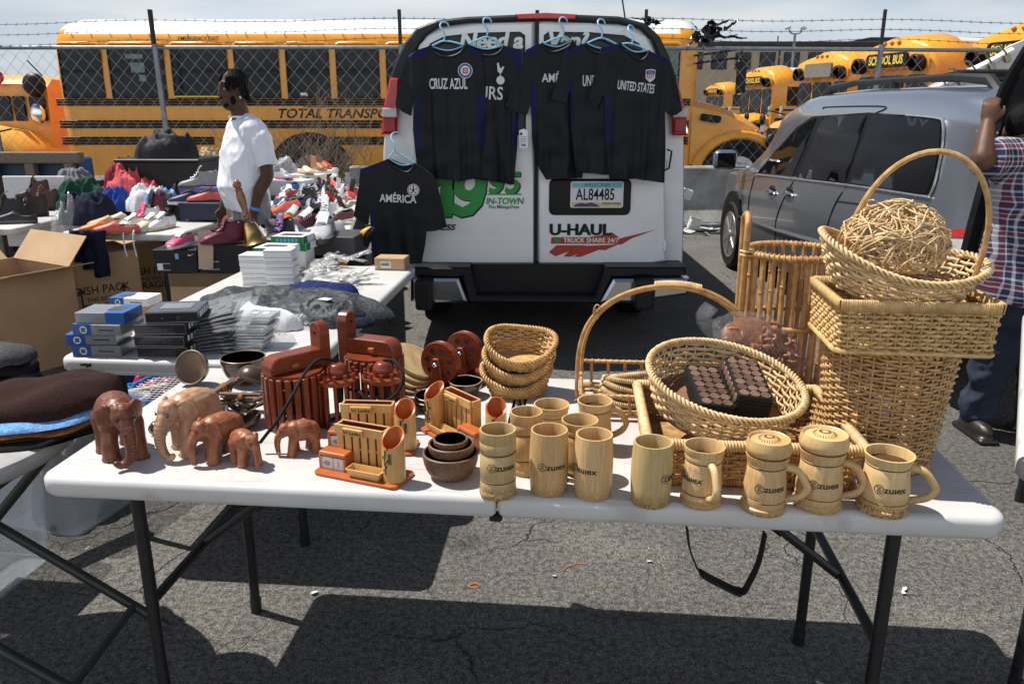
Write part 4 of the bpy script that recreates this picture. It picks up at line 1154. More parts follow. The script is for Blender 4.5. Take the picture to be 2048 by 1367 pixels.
for k in range(7): b.box((p[0] - .012 + k * .004, 4.929, p[1] - .035), (.002, .001, .014))
b.box((p[0] - .014, 4.929, p[1] + .03), (.012, .001, .016))
for k in range(4): b.box((p[0], 4.929, p[1] + .012 - k * .009), (.036, .001, .002))
b.obj('print', m_blk, pt)
tag(pt, 'white price tag hanging at the edge of the shirt in front of the door seam', 'price tag')

# ================================================================== minivan
XM = 2.15
def mx_(px, py, X=XM):
 c, s = math.cos(CP), math.sin(CP); u = -(py - 683.5) / CF
 d = Vector(((px - 1024) / CF, c + u * s, -s + u * c)); t = X / d.x
 return (d.y * t, CH + d.z * t)
m_sil = mat('silver_paint', (.40, .43, .47), .27, metal=.85, var=.0, scale=3, coat=.8, rvar=0)
mv = thing('minivan', 'grey silver minivan with dark windows and its tailgate open at the plaid shirted man', 'car', (0, 0, 0))
YR = 3.78
# stations: distance from rear, bottom, sill inset, belt height, roof height, roof inset
ST = [(0.0, .38, .03, 1.00, 1.57, .08), (.25, .30, .0, 1.01, 1.60, .06), (.9, .28, 0, 1.01, 1.63, .08), (1.8, .28, 0, 1.0, 1.635, .09), (2.6, .28, 0, .985, 1.61, .10), (3.2, .28, 0, .965, 1.50, .14), (3.7, .28, 0, .95, 1.26, .25), (4.1, .28, .02, .94, 1.03, .42), (4.6, .28, .07, .88, .95, .46), (4.95, .30, .2, .74, .80, .55), (5.08, .38, .38, .58, .62, .65)]
WV = 1.95
def stn(s):
 for a, c in zip(ST, ST[1:]):
  if s <= c[0]:
   t = (s - a[0]) / (c[0] - a[0]); return [x + (y - x) * t for x, y in zip(a, c)]
 return list(ST[-1])
def sidex(s, z):
 _, zb_, ins, zl, zr, ri = stn(s)
 if z <= zl:
  t = (z - zb_) / (zl - zb_)
  return XM + ins + .055 * (1 - math.sin(PI * min(1, t * .62 + .12))) * 1.0
 t = (z - zl) / max(.05, zr - .05 - zl)
 return XM + ins + .02 + (ri - .02) * min(1, max(0, t)) ** 1.35
mb = MB(); secs = []
N_ = 44
for i in range(N_ + 1):
 s = 5.08 * i / N_
 _, zb_, ins, zl, zr, ri = stn(s)
 L_ = []
 for t in (0, .25, .5, .75, 1):
  z = zb_ + (zl - zb_) * t; L_.append((sidex(s, z), z))
 for t in (.2, .4, .6, .8, 1):
  z = zl + (zr - .05 - zl) * t; L_.append((sidex(s, z), z))
 xe = L_[-1][0]
 L_ += [(xe + .05, zr - .015), (xe + .15, zr + .012), (XM + WV / 2 - .2, zr + .03), (XM + WV / 2, zr + .035)]
 Rr = [(2 * XM + WV - x, z) for x, z in reversed(L_[:-1])]
 secs.append([(x, YR + s, z) for x, z in L_ + Rr])
mb.ring(secs, cap0=False); mb.obj('body', m_sil, mv, angle=60)
def side(poly, name, m, parent, off=.004, step=.08, thick=False):
 b = MB(); patch(poly, step, lambda y, z: (sidex(y - YR, z) - off, y, z), b); return b.obj(name, m, parent, recalc=False)
ln = lambda *p: [mx_(*q[:2], X=XM + (q[2] if len(q) > 2 else 0)) for q in p]
m_tint = mat('tinted_glass', (.004, .005, .006), .03, spec=.5, rvar=0, var=.3, scale=1)
W1 = ln((1516, 344, 0.008), (1548, 305, 0.034), (1590, 262, 0.059), (1622, 240, 0.071), (1634, 236, 0.076), (1608, 300, 0.038), (1582, 353, 0.008))
W2 = ln((1592, 355, 0.008), (1618, 300, 0.038), (1648, 236, 0.076), (1738, 230, 0.080), (1712, 300, 0.042), (1687, 364, 0.008))
W3 = ln((1694, 365, 0.008), (1718, 304, 0.042), (1748, 231, 0.080), (1820, 233, 0.080), (1886, 241, 0.080), (1893, 247, 0.080), (1884, 290, 0.050), (1866, 352, 0.021), (1850, 384, 0.008), (1840, 387, 0.008))
trim = side(ln((1510, 348, 0.008), (1545, 303, 0.034), (1590, 256, 0.063), (1625, 233, 0.076), (1740, 225, 0.080), (1885, 235, 0.080), (1900, 244, 0.080), (1892, 290, 0.050), (1872, 360, 0.017), (1856, 390, 0.004), (1840, 393, 0.004), (1690, 370, 0.004)), 'window_surround', m_blk, mv, .003)
for W_ in (W1, W2, W3): side(W_, 'window', m_tint, mv, .007)
b = MB(); b.tube([(sidex(y - YR, z) - .008, y, z) for y, z in smooth_path([Vector((p[0], p[1], 0)) for p in ln((1820, 230, 0.080), (1884, 236, 0.080), (1899, 246, 0.080), (1891, 292, 0.050), (1870, 360, 0.017), (1854, 391, 0.004), (1836, 392, 0.004), (1690, 370, 0.004), (1512, 349, 0.004))], 6) for y, z in [(y, z)]] if False else [(sidex(q.x - YR, q.y) - .008, q.x, q.y) for q in smooth_path([Vector((p[0], p[1], 0)) for p in ln((1820, 230, 0.080), (1884, 236, 0.080), (1899, 246, 0.080), (1891, 292, 0.050), (1870, 360, 0.017), (1854, 391, 0.004), (1836, 392, 0.004), (1690, 370, 0.004), (1512, 349, 0.004))], 6)], .007, 6)
b.obj('window_trim', mat('pale_trim', (.6, .6, .6), .25, metal=.8), mv)
# panel gaps
def gap(pts):
 b = MB(); b.tube([(sidex(q.x - YR, q.y) - .0008, q.x, q.y) for q in smooth_path([Vector((p[0], p[1], 0)) for p in pts], 8)], .0045, 5); b.obj('panel_gap', m_blk, mv)
gap(ln((1586, 357), (1566, 400), (1552, 440), (1548, 480), (1553, 520))); gap(ln((1690, 370), (1672, 400), (1658, 440), (1645, 500), (1642, 560)))
gap(ln((1506, 352), (1498, 400), (1494, 450), (1490, 520))); gap(ln((1670, 402), (1760, 412), (1850, 410)))
gap(ln((1645, 218, .08), (1655, 214, .08), (1768, 213, .08), (1755, 226, .08)))

b = MB(); b.tube([(sidex(q.x - YR, q.y) - .012, q.x, q.y) for q in [Vector((*mx_(px, py), 0)) for px, py in ((1470, 430), (1560, 462), (1660, 490), (1760, 520))]], .012, 6); b.obj('side_moulding', m_sil, mv)
for px, py in ((1543, 384), (1577, 387)):
 y, z = mx_(px, py); b = MB(); b.ball((sidex(y - YR, z) - .012, y, z - .005), (.02, .11, .026), 12); h = b.obj('door_handle', m_chrome, mv)
 b = MB(); b.ball((sidex(y - YR, z) - .003, y, z + .02), (.012, .07, .035), 10); b.obj('handle_cup', m_blk, h)
y, z = mx_(1660, 460); b = MB(); b.lathe([(.085, 0), (.09, 0)], 24)
# wheels
for s in (4.02, 1.02):
 Yw = YR + s; Rw = .335
 b = MB(); b.lathe([(0, 0), (Rw * 1.2, 0), (Rw * 1.2, .06), (0, .06)], 28, close=False); b.v = [(XM - .012 + v[2] + .01, Yw + v[0], max(.27, Rw + .02 + v[1])) for v in b.v]; b.obj('wheel_arch', m_blk, mv)
 b = MB(); b.lathe([(0, .04), (.20, .03), (.225, .0), (.30, -.012), (.335, .03), (.335, .2), (0, .2)], 32); b.v = [(XM + v[2] - .012, Yw + v[0], Rw + v[1]) for v in b.v]; wl = b.obj('wheel', m_rub, mv)
 b = MB(); b.lathe([(.19, .0), (.222, -.008), (.228, .01)], 32)
 for k in range(6):
  a = k * PI / 3 + .2
  M_ = Matrix.Rotation(a, 4, 'Z'); b.M = M_
  b.prism([(-.022, .03), (.022, .03), (.035, .2), (-.035, .2)], -.006, .01)
  b.M = None
 b.lathe([(0, -.014), (.045, -.012), (.05, .01)], 16)
 b.v = [(XM + v[2] - .012, Yw + v[0], Rw + v[1]) for v in b.v]; b.obj('rim', m_steel, wl)
# mirror
y, z = mx_(1484, 324)
b = MB(); b.box((XM - .16, y, z + .02), (.22, .12, .18), bev=.05, seg=3); b.box((XM - .02, y, z - .03), (.12, .06, .05), bev=.01); mr = b.obj('side_mirror', m_sil, mv, angle=60)
b = MB(); b.box((XM - .16, y - .062, z + .02), (.17, .006, .13), bev=.002); b.obj('mirror_glass', m_glass, mr)
# roof rails
for xr in (XM + .27, XM + WV - .27):
 b = MB(); b.tube([(xr, YR + .35, 1.60), (xr, YR + .45, 1.665), (xr, YR + .8, 1.69), (xr, YR + 2.1, 1.695), (xr, YR + 2.5, 1.67), (xr, YR + 2.65, 1.62)], [.03, .03, .022, .022, .03, .03], 8); b.tube([(xr, YR + 1.5, 1.63), (xr, YR + 1.5, 1.69)], .03, 8); b.obj('roof_rail', m_char, mv)
for y in (YR + .95, YR + 1.9):
 b = MB(); b.tube([(XM + .27, y, 1.69), (XM + .4, y, 1.715), (XM + WV - .4, y, 1.715), (XM + WV - .27, y, 1.69)], .022, 8); b.obj('cross_bar', m_char, mv)
# tail light, open rear, tailgate
p = [(.02, .80), (.17, .82), (.155, .93), (.03, .95)]
b = MB(); patch([(YR + a, z) for a, z in p], .06, lambda y, z: (sidex(y - YR, z) - .012, y, z), b); tl = b.obj('tail_light', mat('pale_lens', (.5, .48, .47), .25), mv, recalc=False)
b = MB(); patch([(YR + .02, .935), (YR + .165, .915), (YR + .15, .95), (YR + .02, .975)], .06, lambda y, z: (sidex(y - YR, z) - .018, y, z), b); b.obj('red_lens', m_red, tl, recalc=False)
b = MB()
rim = [(x, YR - .006, z) for x, y, z in secs[0]]
b.tube(rim, .035, 6, closed=True); b.obj('rear_frame', m_blk, mv)
b = MB(); b.box((XM + WV / 2, YR + .6, .55), (1.7, 1.1, .3), bev=.02); b.box((XM + WV / 2, YR + 1.25, .95), (1.6, .2, .7), bev=.05); b.obj('interior', mat('dark_interior', (.03, .03, .033), .8), mv)
b = MB()
def tg(u, v):
 x = XM + .06 + u * (WV - .12); t = v
 y = YR - .02 - .95 * t ** 1.35; z = 1.585 + .62 * math.sin(t * 1.5) - .05 * (2 * u - 1) ** 2
 return (x, y, z)
b.grid(tg, 14, 14); b.grid(lambda u, v: tuple(Vector(tg(u, v)) - Vector((0, -.02, .07))), 14, 14)
for e in (0, 1): b.grid(lambda u, v, e=e: tuple(Vector(tg(e, u)) - Vector((0, -.02, .07)) * v), 14, 1)
b.grid(lambda u, v: tuple(Vector(tg(u, 1)) - Vector((0, -.02, .07)) * v), 14, 1)
tgt = b.obj('tailgate', mat('tailgate_trim', (.025, .026, .03), .5), mv, recalc=False)
b = MB(); b.tube([tg(0, v / 12) for v in range(13)], .03, 8); b.obj('weather_strip', m_blk, tgt)

# white canopy with clips beyond the minivan
CY = 8.6
def cxy(px, py): p = at(px, py, Y=CY); return (p.x, p.z)
m_cnv = mat('white_canvas', (.74, .74, .73), .8, var=.06, scale=4, bump=.3, bscale=8)
can = thing('canopy', 'sloping white canopy sheet clipped to a white pole beyond the open tailgate', 'canopy', (0, 0, 0))
b = MB(); F_ = lambda x, z: (x, CY + .05 * noise.noise((x * 2, z * 3, 0)) + .02 * noise.noise((x * 9, z * 7, 3)) + (2.3 - z) * .6, z)
patch([cxy(*q) for q in ((1850, 192), (1935, 150), (2012, 110), (2030, 92), (2070, 74), (2070, 240), (1800, 240))], .09, F_, b); s_ = b.obj('sheet', m_cnv, can, recalc=False)
sd = s_.modifiers.new('s', 'SOLIDIFY'); sd.thickness = .012
b = MB(); q0 = cxy(1836, 192); q1 = cxy(2022, 102); b.tube([(q0[0], CY - .03, q0[1]), ((q0[0] + q1[0]) / 2, CY - .03, (q0[1] + q1[1]) / 2 - .02), (q1[0], CY - .03, q1[1])], .04, 8); b.obj('pole', m_cnv, can)
for i in range(6):
 t = (i + .5) / 6.2; x = q0[0] + (q1[0] - q0[0]) * t; z = q0[1] + (q1[1] - q0[1]) * t - .02 * (1 - abs(2 * t - 1))
 b = MB(); b.box((x + .02, CY - .08, z - .02), (.05, .08, .09), bev=.01, rot=Matrix.Rotation(-.5, 3, 'Y')); b.tube([(x, CY - .1, z + .02), (x - .09, CY - .12, z + .1), (x - .15, CY - .12, z + .1)], .009, 5); b.tube([(x + .02, CY - .1, z - .05), (x - .02, CY - .1, z - .16)], .006, 5)
 b.obj('clip', mat('clip_brass', (.30, .26, .18), .4, metal=.6), can)
# ================================================================== people
m_skin = mat('dark_skin', (.085, .043, .028), .55, var=.2, scale=18, spec=.22)
m_skin2 = mat('brown_skin', (.10, .050, .032), .5, var=.2, scale=18, spec=.3)
m_hair = mat('black_hair', (.004, .0035, .0035), .75, var=.4, scale=60, bump=.4, spec=.15)
def wrinkle(name, col, amt=.5, rough=.8, sc=7, dist=.02):
 m = mat(name, col, rough, var=.06, scale=5)
 t = m.node_tree; N, L = t.nodes, t.links
 tc = N.new('ShaderNodeTexCoord'); mp = N.new('ShaderNodeMapping'); mp.inputs['Scale'].default_value = (1, 1, .55); mp.inputs['Rotation'].default_value = (.5, .7, 0)
 n = N.new('ShaderNodeTexNoise'); n.inputs['Scale'].default_value = sc; n.inputs['Detail'].default_value = 3; n.inputs['Distortion'].default_value = 1.2
 L.new(tc.outputs['Object'], mp.inputs[0]); L.new(mp.outputs[0], n.inputs[0])
 bn = N.new('ShaderNodeBump'); bn.inputs['Strength'].default_value = amt; bn.inputs['Distance'].default_value = dist
 L.new(n.outputs['Fac'], bn.inputs['Height']); L.new(bn.outputs[0], N['Principled BSDF'].inputs['Normal'])
 return m
m_tee = wrinkle('white_cotton', (.72, .74, .80), .7)
m_gjean = wrinkle('grey_denim', (.22, .22, .23), .6)
m_bjean = wrinkle('blue_denim', (.016, .024, .045), .6)
m_shoe = mat('dark_shoe', (.02, .014, .013), .4, var=.3)

def head_mesh(mb, c, face, k=1.0, hairy=False):
 """skull, jaw, nose, brow, lips, ears round centre c, looking along face (unit, horizontal)"""
 f = Vector(face).normalized(); s = Vector((0, 0, 1)).cross(f); c = Vector(c)
 rot = Matrix((s, f, Vector((0, 0, 1)))).transposed()
 def B(o, r): mb.ball(c + s * o[0] * k + f * o[1] * k + Vector((0, 0, o[2] * k)), tuple(q * k for q in r), 14, rot=rot)
 B((0, -.015, .03), (.075, .096, .088)); B((0, .02, -.03), (.062, .075, .085)); B((0, .045, -.085), (.04, .045, .035))
 B((0, .085, .03), (.058, .016, .014)); B((0, .098, -.012), (.014, .016, .028)); B((0, .104, -.03), (.019, .018, .014))
 B((0, .085, -.062), (.026, .015, .010)); B((0, .082, -.075), (.024, .014, .009))
 for q in (-1, 1): B((q * .076, -.012, -.005), (.012, .026, .036)); B((q * .045, .062, -.022), (.024, .022, .024))
def hand_mesh(mb, w_, d, pn, curl=.5, k=1.0, thumb=1):
 """palm plus four unequal curled fingers and a thumb; w_ wrist, d direction, pn palm normal"""
 w_ = Vector(w_); d = Vector(d).normalized(); pn = Vector(pn); pn = (pn - d * pn.dot(d)).normalized(); s = d.cross(pn)
 rot = Matrix((s, d, pn)).transposed()
 mb.ball(w_ + d * .045 * k, (.040 * k, .052 * k, .017 * k), 12, rot=rot)
 for i, (o, L) in enumerate(((-.028, .062), (-.0095, .075), (.0095, .070), (.028, .054))):
  p = w_ + d * .085 * k + s * o * k; dd = d.copy(); pts = [p - d * .02 * k]
  pts.append(p)
  for j, q in enumerate((.45, .32, .23)):
   dd = (dd * math.cos(curl) + pn * math.sin(curl)).normalized()
   pn2 = pn
   pts.append(pts[-1] + dd * L * k * q)
   dd = dd
   d2 = dd
  limb(mb, pts, [.0095 * k, .0095 * k, .009 * k, .0085 * k, .0075 * k], 8)
 p = w_ + d * .03 * k + s * thumb * .03 * k
 limb(mb, [p, p + (s * thumb * .6 + d * .6 + pn * .3).normalized() * .035 * k, p + (s * thumb * .35 + d + pn * .5).normalized() * .062 * k], [.013 * k, .011 * k, .008 * k], 8)

# ---- man in the white t-shirt, local -Y is where his chest points
MX, MY = -1.70, 5.2
man = thing('person', 'man with short dreadlocks in a white t-shirt and grey jeans walking past the shoe tables', 'person', (MX, MY, 0), R(-50))
mb = MB()
def LM(dx, dz, dy=0): return Vector((dx, dy, dz))
fdir = Vector((math.sin(R(2)), -math.cos(R(2)), 0))
head_mesh(mb, (0, -.045, 1.635), fdir, 1.04)
limb(mb, [(0, .0, 1.42), (0, -.02, 1.55)], [.072, .062]); limb(mb, [(-.14, .01, 1.39), (0, .02, 1.42), (.14, .01, 1.39)], [.06, .068, .06])
limb(mb, [(0, .0, 1.33), (0, -.01, 1.1), (0, .0, .92)], [.10, .12, .10], 12)
SH = .205
for s, el, wr, hd in ((1, (.255, .05, 1.12), (.225, -.07, .90), (-.05, -.25, -1)), (-1, (-.25, .02, 1.12), (-.25, -.12, .90), (.05, -.3, -1))):
 limb(mb, [(s * SH, .02, 1.385), (s * .24, .05, 1.26), el, ((el[0] + wr[0]) / 2, (el[1] + wr[1]) / 2 - .005, (el[2] + wr[2]) / 2 + .02), wr], [.055, .054, .047, .045, .031], 10)
 hand_mesh(mb, wr, hd, (-s, 0, 0), .35, 1.0, -s * 1)
 limb(mb, [(s * .1, 0, .92), (s * .11, -.02 * s, .52), (s * .11, .03, .1)], [.09, .062, .045], 10)
body = link('body', remesh(mb, .0085, 3), m_skin, man)
mb = MB()
limb(mb, [(-.17, .01, 1.385), (0, .02, 1.41), (.17, .01, 1.385)], [.098, .095, .098]);
mb.ring([[(a * math.cos(t), -off + b_ * math.sin(t), z) for t in [2 * PI * i / 28 for i in range(28)]] for z, a, b_, off in ((.90, .19, .160, .01), (.98, .20, .175, .03), (1.05, .20, .185, .045), (1.15, .20, .17, .035), (1.26, .205, .158, .02), (1.36, .19, .14, .0), (1.43, .12, .112, -.004), (1.455, .09, .09, -.008))])
for s, e in ((1, (.262, .055, 1.175)), (-1, (-.255, .03, 1.175))):
 mb.tube([(s * .16, .015, 1.37), (s * .215, .03, 1.33), e], [.098, .092, .082], 16)
tee = link('t_shirt', crease(remesh(mb, .009, 5), .030, 6.5, 2), m_tee, man)
b = MB(); b.lathe([(.073, 0), (.084, .0), (.084, .012), (.073, .012)], 24, c=(0, -.012, 1.468), close=True); b.obj('neckband', m_tee, tee)
mb = MB()
for s in (1, -1): limb(mb, [(s * .095, .0, .93), (s * .11, -.03 * s, .52), (s * .12, .03, .12)], [.115, .092, .08], 12)
limb(mb, [(-.08, .0, .96), (.08, .0, .96)], [.125, .125]); link('jeans', crease(remesh(mb, .012, 4), .026, 9, 5, (1, 1, 1.2)), m_gjean, man)
b = MB(); b.lathe([(.17, 0), (.178, 0), (.178, .03), (.17, .03)], 28, c=(0, -.015, .925), close=True, sy=.88); b.obj('belt', m_blk, man)
for s in (1, -1):
 b = MB(); b.ball((s * .12, -.05, .05), (.05, .14, .055), 14); b.obj('shoe', mat('white_shoe', (.6, .6, .6), .5), man)
# hair: cap and locks
mb = MB(); hc = Vector((0, -.045, 1.635)); fs = Vector((0, 0, 1)).cross(fdir)
rotH = Matrix((fs, fdir, Vector((0, 0, 1)))).transposed()
mb.ball(hc + Vector((0, 0, .056)) - fdir * .034, (.081, .088, .073), 16, rot=rotH)
rr = random.Random(3)
for i in range(34):
 a = -2.45 + 4.9 * i / 33 + rr.uniform(-.07, .07)
 d = (-fdir * math.cos(a) + fs * math.sin(a))
 st_ = hc + d * .05 - fdir * .015 + Vector((0, 0, .115)); L_ = rr.uniform(.07, .135) * (1 if abs(a) < 1.7 else .55)
 limb(mb, [st_, hc + d * .088 + Vector((0, 0, .07)), hc + d * .100 + Vector((rr.uniform(-.014, .014), rr.uniform(-.014, .014), .06 - L_))], [.0105, .0095, .0065], 6)
link('hair', remesh(mb, .0045, 1), m_hair, man)
mb = MB(); mb.ball(hc + fdir * .062 * 1 + Vector((0, 0, -.088)), (.040, .032, .026), 12, rot=rotH)
for q in (-1, 1): mb.ball(hc + fdir * .035 + fs * q * .056 + Vector((0, 0, -.062)), (.010, .024, .032), 10, rot=rotH)
mb.ball(hc + fdir * .105 + Vector((0, 0, -.049)), (.026, .008, .006), 10, rot=rotH)
link('beard', remesh(mb, .006, 2), m_hair, man)
for q in (-1, 1):
 b = MB(); b.ball(hc + fdir * .083 + fs * q * .032 + Vector((0, 0, .004)), .0105, 10); e = b.obj('eye', mat('eye_white', (.35, .33, .3), .2), man)
 b = MB(); b.ball(hc + fdir * .0905 + fs * q * .033 + Vector((0, 0, .004)), .005, 8); b.obj('iris', m_blk, e)
 b = MB(); b.tube([hc + fdir * .098 + fs * q * .014 + Vector((0, 0, .034)), hc + fdir * .096 + fs * q * .035 + Vector((0, 0, .042)), hc + fdir * .08 + fs * q * .056 + Vector((0, 0, .034))], .005, 6); b.obj('eyebrow', m_hair, man)
b = MB(); b.ball(hc + fs * -.085 + Vector((0, 0, -.045)) - fdir * .01, .009, 10); b.ball(hc + fs * .085 + Vector((0, 0, -.045)) - fdir * .01, .009, 10); b.obj('earring', mat('pearl', (.8, .8, .8), .15), man)
b = MB(); b.lathe([(.036, 0), (.040, 0), (.040, .022), (.036, .022)], 18, close=True); b.v = [tuple(rot_to((-.1, .45, 1)) @ Vector(v) + Vector((.224, -.062, .905))) for v in b.v]; b.obj('wristband', mat('blue_silicone', (.06, .22, .62), .4), man)

man.scale = (.84, .84, 1.0)
# ---- man in the plaid shirt at the open tailgate
def plaid():
 m = bpy.data.materials.new('plaid_cotton'); m.use_nodes = True
 t = m.node_tree; N, L = t.nodes, t.links; b = N['Principled BSDF']
 tc = N.new('ShaderNodeTexCoord'); sp = N.new('ShaderNodeSeparateXYZ')
 wn = N.new('ShaderNodeTexNoise'); wn.inputs['Scale'].default_value = 5; L.new(tc.outputs['Object'], wn.inputs[0])
 ad = N.new('ShaderNodeMix'); ad.data_type = 'RGBA'; ad.blend_type = 'LINEAR_LIGHT'; ad.inputs[0].default_value = .012
 L.new(tc.outputs['Object'], ad.inputs[6]); L.new(wn.outputs['Color'], ad.inputs[7]); L.new(ad.outputs[2], sp.inputs[0])
 def stripes(src, per, off):
  m1 = N.new('ShaderNodeMath'); m1.operation = 'MULTIPLY_ADD'; m1.inputs[1].default_value = 1 / per; m1.inputs[2].default_value = off; L.new(src, m1.inputs[0])
  fr = N.new('ShaderNodeMath'); fr.operation = 'FRACT'; L.new(m1.outputs[0], fr.inputs[0])
  n = N.new('ShaderNodeValToRGB'); n.color_ramp.interpolation = 'CONSTANT'; L.new(fr.outputs[0], n.inputs[0])
  st = [(0, (.44, .44, .48)), (.12, (.010, .016, .06)), (.44, (.44, .44, .48)), (.53, (.12, .014, .026)), (.74, (.44, .44, .48)), (.80, (.010, .016, .06))]
  el = n.color_ramp.elements
  while len(el) < len(st): el.new(.5)
  for e, (p, c) in zip(el, st): e.position = p; e.color = (*c, 1)
  return n.outputs[0]
 xy = N.new('ShaderNodeMath'); xy.operation = 'MULTIPLY_ADD'; xy.inputs[1].default_value = .3; L.new(sp.outputs[1], xy.inputs[0]); L.new(sp.outputs[0], xy.inputs[2])
 mx = N.new('ShaderNodeMix'); mx.data_type = 'RGBA'; mx.inputs[0].default_value = .5
 L.new(stripes(xy.outputs[0], .075, 0.1), mx.inputs[6]); L.new(stripes(sp.outputs[2], .075, .3), mx.inputs[7]); L.new(mx.outputs[2], b.inputs['Base Color'])
 b.inputs['Roughness'].default_value = .85
 n2 = N.new('ShaderNodeTexNoise'); n2.inputs['Scale'].default_value = 7; n2.inputs['Detail'].default_value = 3; L.new(tc.outputs['Object'], n2.inputs[0])
 bn = N.new('ShaderNodeBump'); bn.inputs['Strength'].default_value = .6; bn.inputs['Distance'].default_value = .02; L.new(n2.outputs['Fac'], bn.inputs['Height']); L.new(bn.outputs[0], b.inputs['Normal'])
 return m
m_plaid = plaid()
PY_ = 3.55
def pp(px, py, dy=0): return at(px, py, Y=PY_ + dy)
pm = thing('person', 'man in a plaid shirt and dark jeans reaching up to hold the raised tailgate', 'person', (0, 0, 0))
hc2 = pp(2052, 262, .05); cx2 = pp(2062, 430)
fd2 = Vector((.75, .66, 0)).normalized()
mb = MB(); head_mesh(mb, hc2, fd2, 1.0)
sh_l = pp(2012, 318, .0); sh_r = sh_l + Vector((.36, -.10, .0)); nk = (sh_l + sh_r) / 2 + Vector((-.0, 0, .06))
hip = Vector(((sh_l.x + sh_r.x) / 2 + .02, PY_ - .05, .80))
limb(mb, [hc2 + Vector((0, 0, -.06)) - fd2 * .02, nk], [.062, .075])
limb(mb, [sh_l, nk, sh_r], [.075, .085, .075]); limb(mb, [nk - Vector((0, 0, .1)), hip], [.14, .15], 12)
el_l = pp(1966, 318, -.06); wr_l = pp(1976, 250, .02)
limb(mb, [sh_l, sh_l.lerp(el_l, .5), el_l, el_l.lerp(wr_l, .45) , wr_l], [.066, .058, .050, .046, .032], 10)
hand_mesh(mb, wr_l, (.05, .1, 1), (.55, .8, 0), .75, .98, -1)
el_r = sh_r + Vector((.12, .05, -.26)); wr_r = el_r + Vector((.02, .18, -.1))
limb(mb, [sh_r, el_r, wr_r], [.066, .048, .032]); hand_mesh(mb, wr_r, (0, .8, -.3), (-1, 0, 0), .5)
f1 = at(1950, 838, z=.07); f2 = f1 + Vector((.26, -.02, 0))
for f in (f1, f2): limb(mb, [Vector((hip.x + (f.x - hip.x) * .5, hip.y, .78)), f.lerp(hip, .5) + Vector((0, .02, 0)), f], [.09, .065, .045])
link('body', remesh(mb, .0085, 3), m_skin2, pm)
mb = MB()
limb(mb, [sh_l + Vector((.02, 0, .005)), nk - Vector((0, 0, .03)), sh_r], [.085, .09, .085])
secs = []
for t, a, b_ in ((0, .20, .12), (.12, .225, .14), (.35, .225, .145), (.6, .225, .15), (.8, .23, .155), (1.0, .235, .16)):
 c = (nk - Vector((0, 0, .06))).lerp(Vector((hip.x - .01, hip.y, .69)), t)
 secs.append([(c.x + a * math.cos(q), c.y + b_ * math.sin(q) - a * .25 * math.cos(q), c.z) for q in [2 * PI * i / 28 for i in range(28)]])
mb.ring(secs)
mb.tube([sh_l + Vector((.06, 0, -.01)), sh_l.lerp(el_l, .5), el_l.lerp(sh_l, .12)], [.10, .092, .088], 16)
mb.tube([sh_r, sh_r.lerp(el_r, .8)], [.1, .085], 16)
ts = link('plaid_shirt', crease(remesh(mb, .010, 4), .026, 7, 8), m_plaid, pm)
mb = MB()
for f in (f1, f2): limb(mb, [Vector((hip.x + (f.x - hip.x) * .45, hip.y, .80)), f.lerp(Vector((hip.x + (f.x - hip.x) * .6, hip.y, .80)), .5) + Vector((0, .02, 0)), f + Vector((0, 0, .05))], [.125, .10, .085], 12)
link('jeans', crease(remesh(mb, .012, 4), .032, 8, 11, (1, 1, 1.3)), m_bjean, pm)
for f in (f1, f2):
 mb = MB(); mb.ball(f + Vector((-.01, -.03, -.02)), (.05, .13, .05), 14); mb.ball(f + Vector((0, .04, .0)), (.045, .06, .06), 12); mb.box(f + Vector((-.01, -.03, -.055)), (.10, .27, .03), bev=.012)
 link('shoe', remesh(mb, .008, 2), m_shoe, pm)
mb = MB(); r2 = Matrix((Vector((0, 0, 1)).cross(fd2), fd2, Vector((0, 0, 1)))).transposed(); mb.ball(hc2 + Vector((0, 0, .036)) - fd2 * .022, (.079, .096, .085), 16, rot=r2); link('hair', remesh(mb, .007, 1), m_hair, pm)
b = MB()
for i in range(20):
 a = 2 * PI * i / 20; b.ball(wr_l + Vector((.038 * math.cos(a), .038 * math.sin(a), -.028 + .006 * math.sin(a))), .0065, 6)
b.obj('bracelet', m_steel, pm)
b = MB(); b.ball(hc2 + Vector((0, 0, 1)).cross(fd2) * .088 + Vector((0, 0, -.042)), .008, 8); b.obj('earring', m_steel, pm)
# ================================================================== left hand stalls
TZ = .737
m_card = mat('cardboard', (.40, .265, .15), .8, var=.12, scale=5)
m_card2 = mat('cardboard_dark', (.16, .10, .055), .85, var=.2, scale=6)
m_cblk = mat('carton_black', (.012, .012, .013), .5, var=.3, spec=.3)
m_cgry = mat('carton_grey', (.055, .055, .06), .5, var=.2)
m_wbox = mat('white_box', (.66, .66, .66), .5, var=.05)
m_prn = mat('dark_print', (.012, .012, .014), .6)
def fabric(name, col, var=.15): return mat('cloth_' + name, col, .85, var=var, scale=30, bump=.4, bscale=45, bdist=.006, spec=.2)
FAB = {k: fabric(k, c) for k, c in dict(pink=(.50, .085, .10), maroon=(.18, .012, .025), green=(.010, .055, .035), navy=(.010, .013, .028), blue=(.02, .06, .30), sky=(.22, .38, .66), white=(.62, .63, .66), black=(.007, .007, .009), tan=(.40, .30, .18), grey=(.16, .165, .175), yellow=(.62, .55, .22), brown=(.035, .015, .010), rust=(.20, .075, .02)).items()}
